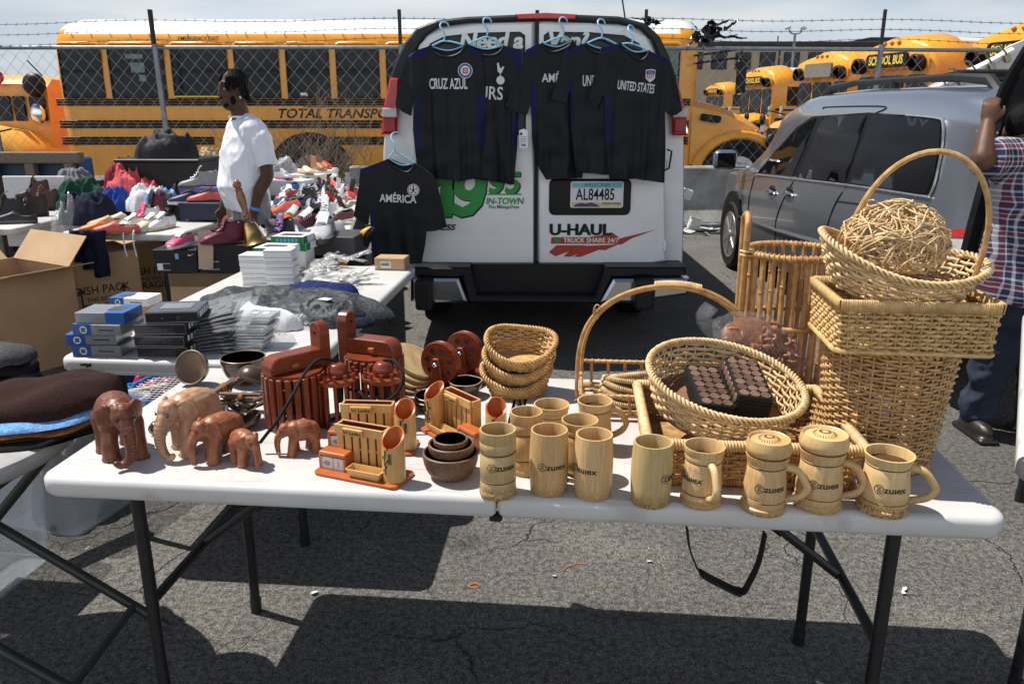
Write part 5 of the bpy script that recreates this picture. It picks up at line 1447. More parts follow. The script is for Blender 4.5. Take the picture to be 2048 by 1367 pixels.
def cloth(label, P, w_, d, h, m, seed, name='clothing', rz=0, cat='clothing', res=34, fold=1.0, group=None):
 """a heap of folded cloth: closed mound with ridged folds"""
 b = MB(); s = seed * 3.7
 def f(u, v):
  a = 2 * PI * u; ed = 1 + .22 * noise.noise((math.cos(a) * 1.6 + s, math.sin(a) * 1.6, s)) + .08 * noise.noise((math.cos(a) * 6, math.sin(a) * 6, s))
  x = w_ / 2 * v * ed * math.cos(a); y = d / 2 * v * ed * math.sin(a)
  fl = abs(noise.noise((x / w_ * 5 + s, y / d * 3, s))) * .55 + abs(noise.noise((x / w_ * 10, y / d * 9 + s, 2))) * .22
  z = h * (max(0, 1 - v ** 3.0) ** .55) * (.72 + .5 * noise.noise((x / w_ * 2.2 + s, y / d * 2.2, s)) + fold * (.35 - fl))
  return (x, y, max(.002, z))
 b.grid(f, res * 2, res // 2, closeu=True)
 n = res * 2; b.add([f(i / n, 1)[:2] + (0.0,) for i in range(n)], [tuple(range(n - 1, -1, -1))])
 o = b.obj(name, m, recalc=False); o.location = P; o.rotation_euler.z = rz
 return tag(o, label, cat, group)

# ------------------------------------------------------------------ shoes
_S = {}
def shoe_proto(kind):
 """toe along -Y; parts upper, sole, lace"""
 if kind in _S: return _S[kind]
 L = .285
 hi = {'low': .085, 'high': .135, 'boot': .17, 'flat': .062}[kind]
 st = [(0, .018, .022), (.03, .036, .040), (.10, .046, .052), (.22, .049, .060), (.38, .044, .074), (.50, .038, .088), (.60, .036, hi + .004), (.72, .036, hi), (.86, .036, hi - .004), (.95, .031, hi), (1, .020, hi - .010)]
 mb = MB(); secs = []
 for t, w_, h in st:
  y = -L * (1 - t) + L * .45; ring = []
  flat = t >= .58
  for i in range(13):
   a = PI * i / 12; c, s = math.cos(a), math.sin(a)
   x = w_ * math.copysign(abs(c) ** .75, c); z = .024 + (h - .024) * (s ** .7 if not flat else min(1, s ** .38))
   if flat: x *= 1 - .22 * (z - .024) / max(.02, h - .024)
   ring.append((x, y, z))
  secs.append(ring)
 mb.ring(secs)
 for i, f in enumerate(mb.f):
  c = [sum(mb.v[j][k] for j in f) / len(f) for k in range(3)]
  if c[1] > L * .45 - L * .44 and c[1] < L * .45 - .014 and c[2] > hi - .008 and abs(c[0]) < .026: mb.m[i] = 1
 for i, v in enumerate(mb.v):
  if v[1] > L * .45 - L * .37 and v[1] < L * .45 - .022 and v[2] > hi - .008 and abs(v[0]) < .020: mb.v[i] = (v[0], v[1], v[2] - .035)
 up = mb.mesh('upper', [m_cgry, m_blk])
 b = MB(); ol = []
 for i in range(30):
  a = 2 * PI * i / 30; y = -math.cos(a); t = (y + 1) / 2
  ol.append(((.050 - .010 * t) * math.sin(a) * (1 - .12 * math.sin(PI * t) ** 2) * 1.02, L * .5 * 1.04 * y - L * .05))
 b.prism(ol, .0, .030, bev=.006, smooth=True); so_ = b.mesh('sole', [m_wbox])
 b = MB(); tng = [(0, -L * (1 - t) + L * .45, z) for t, z in ((.34, .075), (.46, .090), (.56, hi + .012 if kind != 'flat' else .07), (.62, hi + .028 if kind != 'flat' else .07))]
 b.tube(tng, .01, 6, flat=(.004, .022), up=(0, 0, 1))
 for i in range(5 if kind != 'boot' else 7):
  t = .32 + i * .052; y = -L * (1 - t) + L * .45; z = .074 + (hi - .064) * max(0, (t - .36)) / .24
  z = min(z, hi + .004)
  b.tube([(-.030, y, z - .012), (-.012, y - .004, z + .006), (.012, y + .006, z + .006), (.030, y + .004, z - .012)], .0032, 5)
 la = b.mesh('lace', [m_wbox])
 _S[kind] = (up, so_, la); return _S[kind]
def shoe_at(label, P, rz, kind, c_up, c_sole, c_lace=None, sc=1.0, group=None, name=None, tilt=(0, 0), lace=True):
 up, so_, la = shoe_proto(kind)
 o = thing(name or ('boot' if kind == 'boot' else 'sneaker' if kind != 'flat' else 'flat_shoe'), label, 'boot' if kind == 'boot' else 'shoe', P, rz, group)
 o.rotation_euler = (tilt[0], tilt[1], rz); o.scale = (sc,) * 3
 for n_, me, c in (('upper', up, c_up), ('sole', so_, c_sole)) + ((('lace', la, c_lace or c_up),) if lace else ()):
  q = bpy.data.objects.new(n_, me); COL.objects.link(q); q.parent = o
  q.material_slots[0].link = 'OBJECT'; q.material_slots[0].material = c
 return o
SC_ = {k: mat('shoe_' + k, c, .5, var=.15, scale=25) for k, c in dict(white=(.64, .64, .65), grey=(.24, .245, .25), dgrey=(.06, .06, .064), black=(.010, .010, .011), red=(.42, .03, .03), coral=(.60, .10, .075), maroon=(.11, .008, .03), pink=(.62, .05, .17), navy=(.012, .022, .07), blue=(.04, .12, .32), teal=(.03, .30, .34), orange=(.62, .14, .02), yellow=(.70, .36, .02), tan=(.42, .26, .13), brown=(.06, .024, .014), dbrown=(.025, .011, .008), cream=(.55, .48, .36), purple=(.10, .03, .16), silver=(.36, .37, .39), green=(.05, .20, .08), gum=(.28, .13, .05), lime=(.3, .5, .05))
 .items()}
def carton(label, name, c, size, rz=0, m=None, cat='box', group=None, bev=.003):
 o = thing(name, label, cat, c, rz, group)
 b = MB(); b.box((0, 0, size[2] / 2), size, bev=bev); b.obj('carton', m or m_card, o)
 return o
def ink(o, s, size, M, m=None, **k): return text(s, size, m or m_prn, o, M, **k)

# ------------------------------------------------------------------ middle table
T2Y = -.085
e1 = Vector((math.cos(T2Y), math.sin(T2Y), 0)); e2 = Vector((-math.sin(T2Y), math.cos(T2Y), 0))
nl = Vector((-1.505, 2.50, 0)); W2, L2 = .87, 1.66
folding_table_args = (nl, e1, e2)
def table2():
 o = nl + e1 * W2 / 2
 t = folding_table('white folding table in the middle stacked with boxed goods, packets and grey shirts', (o.x, o.y, 0), T2Y, W2, L2, .14, L2 - .2, W2 / 2 - .13, seam=False, strut=False)
 b = MB(); b.box((0, .002, TZ - .045), (W2 * .62, .012, .014), bev=.003); b.obj('lip', m_ptab, t)
 b = MB(); rr = random.Random(6)
 for i in range(9): b.ball((-.33 + rr.uniform(-.02, .02), -.0005, TZ - .022 + rr.uniform(-.007, .007)), (.006, .001, .004), 6)
 b.obj('scuff', m_prn, t)
 return t
def on2(px, py, z=TZ): return at(px, py, z=z)
def slim_box(label, name, px, py, zb, w_, d, h, rz, mats, group, prints=None):
 """box placed by the near bottom corner seen in the photo"""
 P = at(px, py, z=zb); o = thing(name, label, 'box', P, rz, group)
 b = MB(); b.box((w_ / 2, d / 2, h / 2), (w_, d, h), bev=.0015); b.obj('carton', mats, o)
 if prints: prints(o, w_, d, h)
 return o
m_bblue = mat('box_blue', (.012, .085, .30), .35, var=.1, coat=.3); m_bsil = mat('box_silver', (.30, .31, .33), .3, metal=.5, var=.1); m_blkg = mat('box_gloss_black', (.018, .018, .020), .22, var=.2, coat=.6)
def blue_print(o, w_, d, h):
 b = MB(); b.box((w_ * .19, d / 2, h / 2), (w_ * .38 + .001, d + .002, h + .001)); q = b.obj('blue_panel', m_bblue, o)
 b = MB(); b.lathe([(0, -.0005), (h * .36, -.0005), (h * .36, .0), (0, 0)], 16); b.v = [(w_ * .23 + v[0], -.0016 + v[2], h / 2 + v[1]) for v in b.v]; b.obj('round_mark', m_wbox, q)
 b = MB()
 for a in range(4): b.box((w_ * .23 + h * .14 * math.cos(a * 1.57 + .78), -.003, h / 2 + h * .14 * math.sin(a * 1.57 + .78)), (h * .16, .0006, h * .16))
 b.obj('mark_spokes', m_prn, q)
 b = MB(); b.box((w_ * .7, -.0008, h / 2), (w_ * .32, .0006, h * .1)); b.obj('print', m_prn, o)
 b = MB(); b.box((w_ * .3, d * .5, h + .0008), (w_ * .3, d * .4, .0006)); b.obj('window_print', m_cgry, o)
def black_print(o, w_, d, h):
 b = MB()
 for i in range(4): b.box((w_ + .0006, d * (.25 + .17 * i), h * .55), (.0006, d * .09, h * .5))
 b.obj('icons', m_wbox, o)
 b = MB(); b.box((w_ * .5, d * .55, h + .0006), (w_ * .6, d * .5, .0006)); b.obj('picture', m_bsil, o)
 b = MB()
 for x in (.32, .62): b.lathe([(0, -.0006), (.004, -.0006), (.004, 0)], 10);
 b.v = [(w_ * (.32 if i < 30 else .62) + v[0], -.0006 + v[2], h * .45 + v[1]) for i, v in enumerate(b.v)]; b.obj('seal', m_cgry, o)
 b = MB(); b.box((w_ / 2, -.0006, h * .93), (w_ * .98, .0006, h * .05)); b.box((w_ / 2, -.0006, h * .07), (w_ * .98, .0006, h * .05)); b.obj('edge_foil', m_bsil, o)

def left_goods():
 g1 = 'blue and silver boxes in a stack'; H = .036; w_, d = .165, .12
 for lb, px, i, rz in (('bottom blue and silver box, at the near corner of the middle table', 147, 0, -.06), ('second blue and silver box from the bottom, sticking out to the side', 137, 1, .02), ('third blue and silver box from the bottom of its stack', 154, 2, -.1), ('blue and silver box whose blue end points the other way, topmost of its stack', 163, 3, -.05)):
  o = slim_box(lb, 'gadget_box', px, 712, TZ, w_, d, H, rz, m_bsil, g1, blue_print); o.location.z = TZ + .001 + i * (H + .0008)
  if i == 3:
   o.rotation_euler.z += PI; o.location += Vector((w_, d, 0))
 o = slim_box('lone blue and white box lying behind the blue and silver stack', 'gadget_box', 222, 640, TZ, .15, .10, .03, -.12, m_wbox, g1, blue_print); o.location = at(222, 628, Y=2.86); o.location.z = max(TZ + .09, o.location.z)
 carton('small brown carton propping up the lone blue and white box', 'support_box', Vector((o.location.x + .07, o.location.y + .06, TZ + .0005)), (.12, .09, o.location.z - TZ - .001), -.1, m_card)
 g2 = 'glossy black boxes in a stack'; H = .038
 for lb, px, i, rz in (('bottom glossy black box next to the blue and silver stack', 276, 0, .0), ('second glossy black box from the bottom', 273, 1, -.03), ('third glossy black box from the bottom', 276, 2, .05), ('topmost glossy black box with four pale icons on its end', 301, 3, .12)):
  o = slim_box(lb, 'gift_box', px, 716, TZ, .165, .15, H, rz, m_blkg, g2, black_print); o.location.z = TZ + .001 + i * (H + .0008)
 # clear sleeves fanned out and stacked blister cases
 rr = random.Random(5); m_slv = mat('clear_sleeve', (.75, .78, .80), .12, alpha=.14, rvar=0, var=.05); m_ins = mat('sleeve_insert', (.09, .09, .095), .35, var=.5, scale=50)
 P0 = at(392, 712, z=TZ)
 nm = ['lowest', 'second lowest', 'third', 'fourth', 'fifth', 'sixth', 'seventh', 'eighth', 'ninth', 'second highest', 'highest']
 for i in range(11):
  o = thing('sleeve_pack', f'{nm[i]} dark insert in clear sleeve in the leaning stack beside the black boxes', 'packet', (P0.x + .012 * math.sin(i), P0.y + .03 + .004 * i, TZ + .004 + .0105 * i), rr.uniform(-.12, .2), 'clear sleeve packets in a leaning stack')
  o.rotation_euler = (R(2 + i * .6), R(-3 - 1.0 * i), o.rotation_euler[2])
  b = MB(); b.box((.05, .06, 0), (.12, .14, .004), bev=.001); b.obj('insert', m_ins, o)
  b = MB(); b.grid(lambda u, v: (-.03 + .20 * u, -.03 + .19 * v, .003 + .004 * noise.noise((u * 6 + i, v * 6, i)) - .006 * (2 * u - 1) ** 2), 10, 10); b.obj('sleeve', m_slv, o, recalc=False)
 P0 = at(462, 705, z=TZ)
 for i in range(12):
  o = thing('memory_case', f'{(nm + ["top"])[i] if i < 11 else "topmost"} clear plastic case in the straight stack in front of the white package', 'case', (P0.x + rr.uniform(-.006, .006) + .002 * i, P0.y + .02 + .003 * i, TZ + .004 + .0092 * i), rr.uniform(-.08, .12) - .12, 'clear plastic cases in a stack')
  b = MB(); b.prism(rrect(.105, .10, .008, 3, .05, .05), 0, .0075, bev=.001); b.obj('case', mat('clear_case', (.62, .65, .66), .1, alpha=.55, rvar=0, var=.08), o)
  b = MB(); b.box((.05, .055, .0045), (.085, .07, .003)); b.obj('insert', m_ins, o)
  b = MB(); b.box((.03, .05, .0082), (.02, .028, .001)); b.box((.068, .05, .0082), (.02, .028, .001)); b.box((.05, .094, .0082), (.10, .010, .001)); b.obj('label', m_wbox, o)
 for j, (px, py, z, lb) in enumerate(((560, 690, .012, 'crumpled clear film spilling beside the plastic cases'), (600, 655, .02, 'loose clear film under the folded shirts edge'))):
  o = cloth(lb, at(px, py, z=TZ + .001), .11, .08, .04, m_clear2, 40 + j, 'plastic_film', 0, 'film', 26, 1.6)
 # white package in film
 o = cloth('white package shrink wrapped in clear film in front of the grey shirts', at(538, 652, z=TZ + .001), .27, .15, .10, FAB['white'], 9, 'package', -.2, 'package', 30, .35)
 b = MB(); b.box((-.03, -.067, .028), (.10, .002, .035), bev=.0005); b.obj('paper_label', m_wbox, o)
 o = cloth('pale pink packet pressed between the black boxes and the white package', at(440, 668, z=TZ + .001), .12, .08, .06, mat('pink_packet', (.6, .36, .34), .5), 13, 'packet', 0, 'packet', 24, .5)
 # grey shirts
 m_gsh = cloth_mat('grey_heather', (.010, .012, .015), (.075, .084, .092), (10, 60, 60))
 cloth('grey heather shirts spread across the middle of the table', at(590, 622, z=TZ + .001), .82, .40, .080, m_gsh, 4, 'folded_shirt', -.25, 'shirt', 54, 1.2, 'shirts on the middle table')
 cloth('grey heather shirt bunched at the table edge above the slatted lanterns', at(660, 640, z=TZ + .001), .30, .24, .070, m_gsh, 17, 'folded_shirt', -.5, 'shirt', 44, 1.4, 'shirts on the middle table')
 cloth('bright navy shirt panel showing behind the grey shirts', at(640, 590, z=TZ + .001), .32, .16, .060, fabric('royal', (.010, .02, .10)), 21, 'folded_shirt', -.1, 'shirt', 36, .6, 'shirts on the middle table')
 cloth('dark blue shirt hem hanging at the table edge under the grey one', at(712, 650, z=TZ + .001), .15, .10, .03, FAB['navy'], 23, 'folded_shirt', .6, 'shirt', 30, .8, 'shirts on the middle table')
 b = MB(); b.add([(-.03, 0, 0), (.02, -.03, .002), (.035, -.005, .004), (-.005, .02, .003)], [(0, 1, 2, 3)]); q = at(648, 598, z=TZ + .082); o = b.obj('card_tag', mat('tag_pale', (.6, .55, .62), .5), recalc=False); o.location = q; tag(o, 'pale card tag lying on the grey shirts', 'tag')
 cloth('crumpled black bag beside the white boxes', at(578, 570, z=TZ + .001), .07, .07, .05, FAB['black'], 31, 'plastic_bag', 0, 'bag', 24, 1.2)
 # white boxes
 k = 0
 for col_, (px, py, n, w_, d) in enumerate(((482, 580, 6, .125, .10), (532, 583, 7, .125, .10))):
  for i in range(n):
   P = at(px, py, z=TZ); H = .0255
   o = thing('white_box', f'{["lowest", "second", "third", "fourth", "fifth", "sixth", "seventh"][i]} plain white box counted up in the {["stack nearer the cartons", "stack touching the black bag"][col_]}', 'box', (P.x + rr.uniform(-.005, .005), P.y + .02, TZ + .0008 + i * (H + .0006)), rr.uniform(-.15, .05), 'plain white boxes in stacks')
   b = MB(); b.box((w_ / 2, d / 2, H / 2), (w_, d, H), bev=.0012); b.obj('carton', m_wbox, o)
   b = MB(); b.box((w_ / 2, -.0003, H * .72), (w_, .0006, .0012)); b.obj('lid_seam', m_cgry, o)
 m_gbx = mat('box_green', (.008, .16, .035), .4, var=.1); m_cyan = mat('box_cyan', (.08, .36, .62), .4)
 for lb, px, py, i in (('green and white box at the bottom, behind the plain white boxes', 500, 560, 2.0), ('green and white box with cyan squares on top of the front pair', 503, 560, 3.0), ('green and white box at the bottom of the back pair', 545, 540, 2.5), ('green and white box with cyan squares, highest of the green ones', 540, 540, 3.5)):
  P = at(px, py, z=TZ); P.y += .06; H = .036; w_, d = .17, .16
  o = thing('kit_box', lb, 'box', (P.x, P.y, TZ + .001 + (i - (0 if i < 5 else 0)) * H - (0)), -.14, 'green and white boxes')
  b = MB(); b.box((w_ / 2, d / 2, H / 2), (w_, d, H), bev=.0015); b.obj('carton', m_wbox, o)
  b = MB(); b.box((w_ / 2, -.0006, H / 2), (w_, .0008, H)); b.box((w_ + .0004, d * .2, H / 2), (.0008, d * .35, H)); f = b.obj('green_end', m_gbx, o)
  for q in range(6):
   b = MB(); b.box((w_ * (.2 + .12 * q), -.0014, H / 2), (.013, .0006, H * .5)); b.obj('cyan_square', m_cyan, f)
  b = MB(); b.prism(rrect(w_ * .66, d * .4, .01, 3, w_ / 2, d * .45), H + .0003, H + .0009); b.obj('picture', m_cgry, o)
 for lb, px, py, n in (('carton supporting the front pair of green boxes', 500, 560, 2.0), ('carton supporting the back pair of green boxes', 545, 540, 2.5)):
  P = at(px, py, z=TZ); P.y += .06; carton(lb, 'white_box', (P.x + .09, P.y + .075, TZ + .0006), (.15, .13, n * .036 - .0006), -.14, m_wbox)
 # packets of watches
 m_wat = mat('watch_metal', (.42, .38, .28), .25, metal=.8, var=.3, scale=30)
 for i in range(30):
  px, py = rr.uniform(600, 735), rr.uniform(520, 575)
  P = at(px, py, z=TZ + .002); zz = TZ + .004 + .05 * max(0, 1 - ((px - 670) / 75) ** 2) * rr.random()
  o = thing('watch_packet', 'bagged metal watch in the glittering heap on the middle table', 'watch', (P.x, P.y, zz), rr.uniform(0, 6.3), 'bagged watches heaped on the middle table')
  o.rotation_euler = (rr.uniform(-.3, .3), rr.uniform(-.3, .3), rr.uniform(0, 6.3))
  b = MB(); b.lathe([(0, 0), (.016, 0), (.018, .004), (.015, .007), (0, .007)], 14); b.tube([(.015, 0, .003), (.04, 0, .008), (.062, .004, .003)], .006, 5, flat=(.0018, .009), up=(0, 0, 1)); b.tube([(-.015, 0, .003), (-.04, 0, .008), (-.062, -.004, .003)], .006, 5, flat=(.0018, .009), up=(0, 0, 1)); b.obj('watch', m_wat, o)
  b = MB(); b.grid(lambda u, v: (-.08 + .16 * u, -.035 + .07 * v, .010 + .008 * noise.noise((u * 5 + i, v * 5, i)) - .012 * (2 * v - 1) ** 2), 9, 7); b.obj('bag', m_clear2, o, recalc=False)
 P = at(748, 541, z=TZ); o = carton('small brown carton with barcode label on the far corner of the middle table', 'small_carton', (P.x + .085, P.y + .06, TZ + .0006), (.155, .11, .062), -.12)
 b = MB(); b.box((-.02, -.0556, .028), (.055, .0008, .032)); q = b.obj('label', m_wbox, o); b = MB(); [b.box((-.042 + .0045 * i, -.0564, .03), (.0022 if i % 3 else .0035, .0006, .016)) for i in range(10)]; b.obj('barcode', m_prn, q)

m_clear2 = mat('crinkled_film', (.80, .83, .86), .10, alpha=.22, rvar=0, var=.02, bump=.8, bscale=40, bdist=.02)

# ------------------------------------------------------------------ cartons, shoe boxes, bell
def big_carton(label, edge, rz, size, flaps=False, texts=True):
 """edge: near bottom corner"""
 o = thing('cardboard_box', label, 'box', edge, rz, 'large cardboard boxes')
 w_, d, h = size; b = MB()
 if flaps:
  th = .006
  for c, s in (((w_ / 2, th / 2, h / 2), (w_, th, h)), ((w_ / 2, d - th / 2, h / 2), (w_, th, h)), ((th / 2, d / 2, h / 2), (th, d - 2 * th, h)), ((w_ - th / 2, d / 2, h / 2), (th, d - 2 * th, h)), ((w_ / 2, d / 2, th / 2), (w_ - .02, d - .02, th))): b.box(c, s)
  b.obj('carton', m_card, o)
  for c, s, rt in (((w_ / 2, -.10, h - .06), (w_, .005, .24), Matrix.Rotation(-.95, 3, 'X')), ((w_ + .11, d / 2, h + .015), (.005, d, .25), Matrix.Rotation(1.35, 3, 'Y')), ((w_ / 2, d + .05, h + .08), (w_, .005, .22), Matrix.Rotation(-.7, 3, 'X')), ((-.1, d / 2, h - .03), (.005, d, .24), Matrix.Rotation(-1.0, 3, 'Y'))):
   k = MB(); k.box(c, s, rot=rt); k.obj('flap', m_card, o)
 else:
  b.box((w_ / 2, d / 2, h / 2), size, bev=.006); b.obj('carton', m_card, o)
  k = MB(); k.box((w_ / 2, d / 2, h + .0005), (w_, .05, .001)); k.obj('tape', mat('brown_tape', (.26, .17, .09), .35), o)
 if texts:
  fr_ = lambda s, z, sz: text(s, sz, m_prn, o, face_at(w_ * .5, -.0012, z), bold=.012, sx=.9)
  fr_('DISH PACK', h * .62, .075); fr_('THIS SIDE UP', h * .52, .04); fr_('FRAGILE', h * .43, .075)
  b = MB()
  for x in (.24, .76): b.box((w_ * x, -.001, h * .47), (.012, .001, .16)); b.prism([(w_ * x - .025, h * .47 + .08), (w_ * x + .025, h * .47 + .08), (w_ * x, h * .47 + .12)], -.0015, -.0005, axis='y')
  b.obj('arrows', m_prn, o)
 return o
def left_far():
 # near vertical edge of each box stands on the ground
 big_carton('open cardboard box with its flaps folded out, at the left edge', at(12, 762, z=0) + Vector((-.52, .30, 0)), R(-30), (.60, .5, .60), True)
 big_carton('closed cardboard box with printed side behind the open one', at(140, 705, z=0), R(42), (.50, .50, .62))
 big_carton('cardboard box under the shoe table, behind the closed one', at(240, 640, z=0), R(30), (.55, .5, .56))
 Y0 = 4.28
 a = at(336, 545, Y=Y0); b_ = at(482, 545, Y=Y0)
 o = carton('tall brown carton holding up the two black shoe boxes', 'cardboard_box', ((a.x + b_.x) / 2, Y0 + .2, 0), (b_.x - a.x, .40, a.z), 0, m_card)
 k = MB(); k.box((0, -.202, a.z - .04), (b_.x - a.x, .003, .075)); k.obj('flap', m_card2, o)
 zc = a.z
 for lb, x0, x1, y0 in (('black shoe box carrying the pink and white sneaker', 312, 398, 543), ('black shoe box carrying the maroon high top', 400, 510, 536)):
  p = at(x0, y0, Y=Y0 - .01); q = at(x1, y0, Y=Y0 - .01); w_ = q.x - p.x; h = at(x0, 500 if x0 < 350 else 490, Y=Y0 - .01).z - zc
  o = carton(lb, 'shoe_box', ((p.x + q.x) / 2, Y0 + .13, zc + .001), (w_, .30, h), 0, m_cblk, 'shoe box', 'black shoe boxes')
  k = MB(); k.box((0, 0, h - .02), (w_ + .006, .306, .045), bev=.002); k.obj('lid', m_cblk, o)
  k = MB(); k.box((-w_ * .28, -.1515, h * .28), (w_ * .3, .001, h * .3)); l_ = k.obj('size_label', m_wbox, o)
  k = MB(); k.box((-w_ * .2, -.1522, h * .28), (w_ * .2, .001, h * .26)); k.obj('print', m_prn, l_)
  if x0 < 350:
   k = MB(); k.prism([(w_ * .30, h * .80), (w_ * .34, h * .74), (w_ * .47, h * .88), (w_ * .36, h * .79), (w_ * .33, h * .80), (w_ * .32, h * .84)], -.1545, -.153, axis='y'); k.obj('emblem', m_wbox, o)
   k = MB(); k.box((w_ * .05, -.1538, h * .74), (w_ * .08, .001, h * .24)); k.obj('sticker', m_bag2, o)
 zt = at(350, 500, Y=Y0).z
 shoe_at('white and pink sneaker with crossed white ribbon on the black shoe box', at(365, 492, Y=Y0 + .03), R(-12), 'low', SC_['pink'], SC_['white'], SC_['white'], .76)
 shoe_at('maroon high top sneaker with thick laces beside the brass bell', at(452, 484, Y=Y0 + .02), R(-48), 'high', SC_['maroon'], SC_['maroon'], SC_['maroon'], .86)
 b = MB(); p = at(412, 500, Y=Y0 - .03); b.prism([(-.045, -.10), (.03, -.10), (.045, .09), (.02, .11), (-.035, .10)], -.002, .002, axis='y'); o = b.obj('card_flap', mat('pale_cardboard', (.46, .34, .24), .8, var=.08)); o.location = p; o.rotation_euler = (R(-8), 0, R(10)); tag(o, 'pale torn cardboard flap standing between the two black shoe boxes', 'cardboard')
 # bell
 p = at(512, 489, Y=Y0 + .04); o = thing('hand_bell', 'brass hand bell with turned wooden handle beside the maroon high top', 'bell', p); o.rotation_euler = (R(-4), R(-14), 0); o.scale = (1.2, 1.2, 1.0)
 b = MB(); b.lathe([(.062, 0), (.066, .004), (.058, .014), (.046, .035), (.038, .07), (.034, .10), (.028, .118), (.010, .125), (.0, .126)], 32); b.obj('bell', mat('brass', (.62, .42, .14), .22, metal=1, var=.1), o)
 b = MB(); b.lathe([(.008, .12), (.010, .14), (.016, .145), (.013, .155), (.017, .165), (.013, .175), (.014, .20), (.019, .24), (.020, .27), (.015, .295), (.018, .303), (.012, .312), (.018, .322), (.020, .335), (.012, .350), (.006, .358), (0, .36)], 20); b.obj('handle', mat('turned_wood', (.20, .075, .025), .35, coat=.4, var=.2), o)
 b = MB(); b.ball((0, 0, .012), .014, 10); b.obj('clapper', m_steel, o)
 # dark box with the light grey sneaker, next shoes
 p = at(622, 512, Y=4.28); q = at(712, 512, Y=4.28); h = at(622, 474, Y=4.28).z - p.z
 carton('dark grey shoe box under the light grey sneaker, beside the black hanging shirt', 'shoe_box', ((p.x + q.x) / 2 + .01, 4.43, p.z), (q.x - p.x, .28, h), R(-6), m_cgry, 'shoe box')
 shoe_at('light grey sneaker with white laces pointing at the viewer on the dark box', at(650, 478, Y=4.36), R(4), 'low', SC_['silver'], SC_['dgrey'], SC_['white'], 1.3)
 shoe_at('black sneaker with purple tongue and white toe behind the green boxes', at(564, 486, Y=4.45), R(-12), 'high', SC_['black'], SC_['silver'], SC_['purple'], 1.0)
 p = at(535, 492, Y=4.4); carton('black shoe box half hidden behind the bell', 'shoe_box', (p.x, 4.5, p.z - .10), (.22, .26, .11), 0, m_cblk, 'shoe box')
 shoe_at('yellow and black shoe standing on its heel beside the black hanging shirt', at(722, 508, Y=4.5), R(70), 'low', SC_['yellow'], SC_['black'], SC_['black'], 1.1, None, None, (R(-55), 0))
m_bag2 = mat('sticker_blue', (.16, .36, .6), .5)

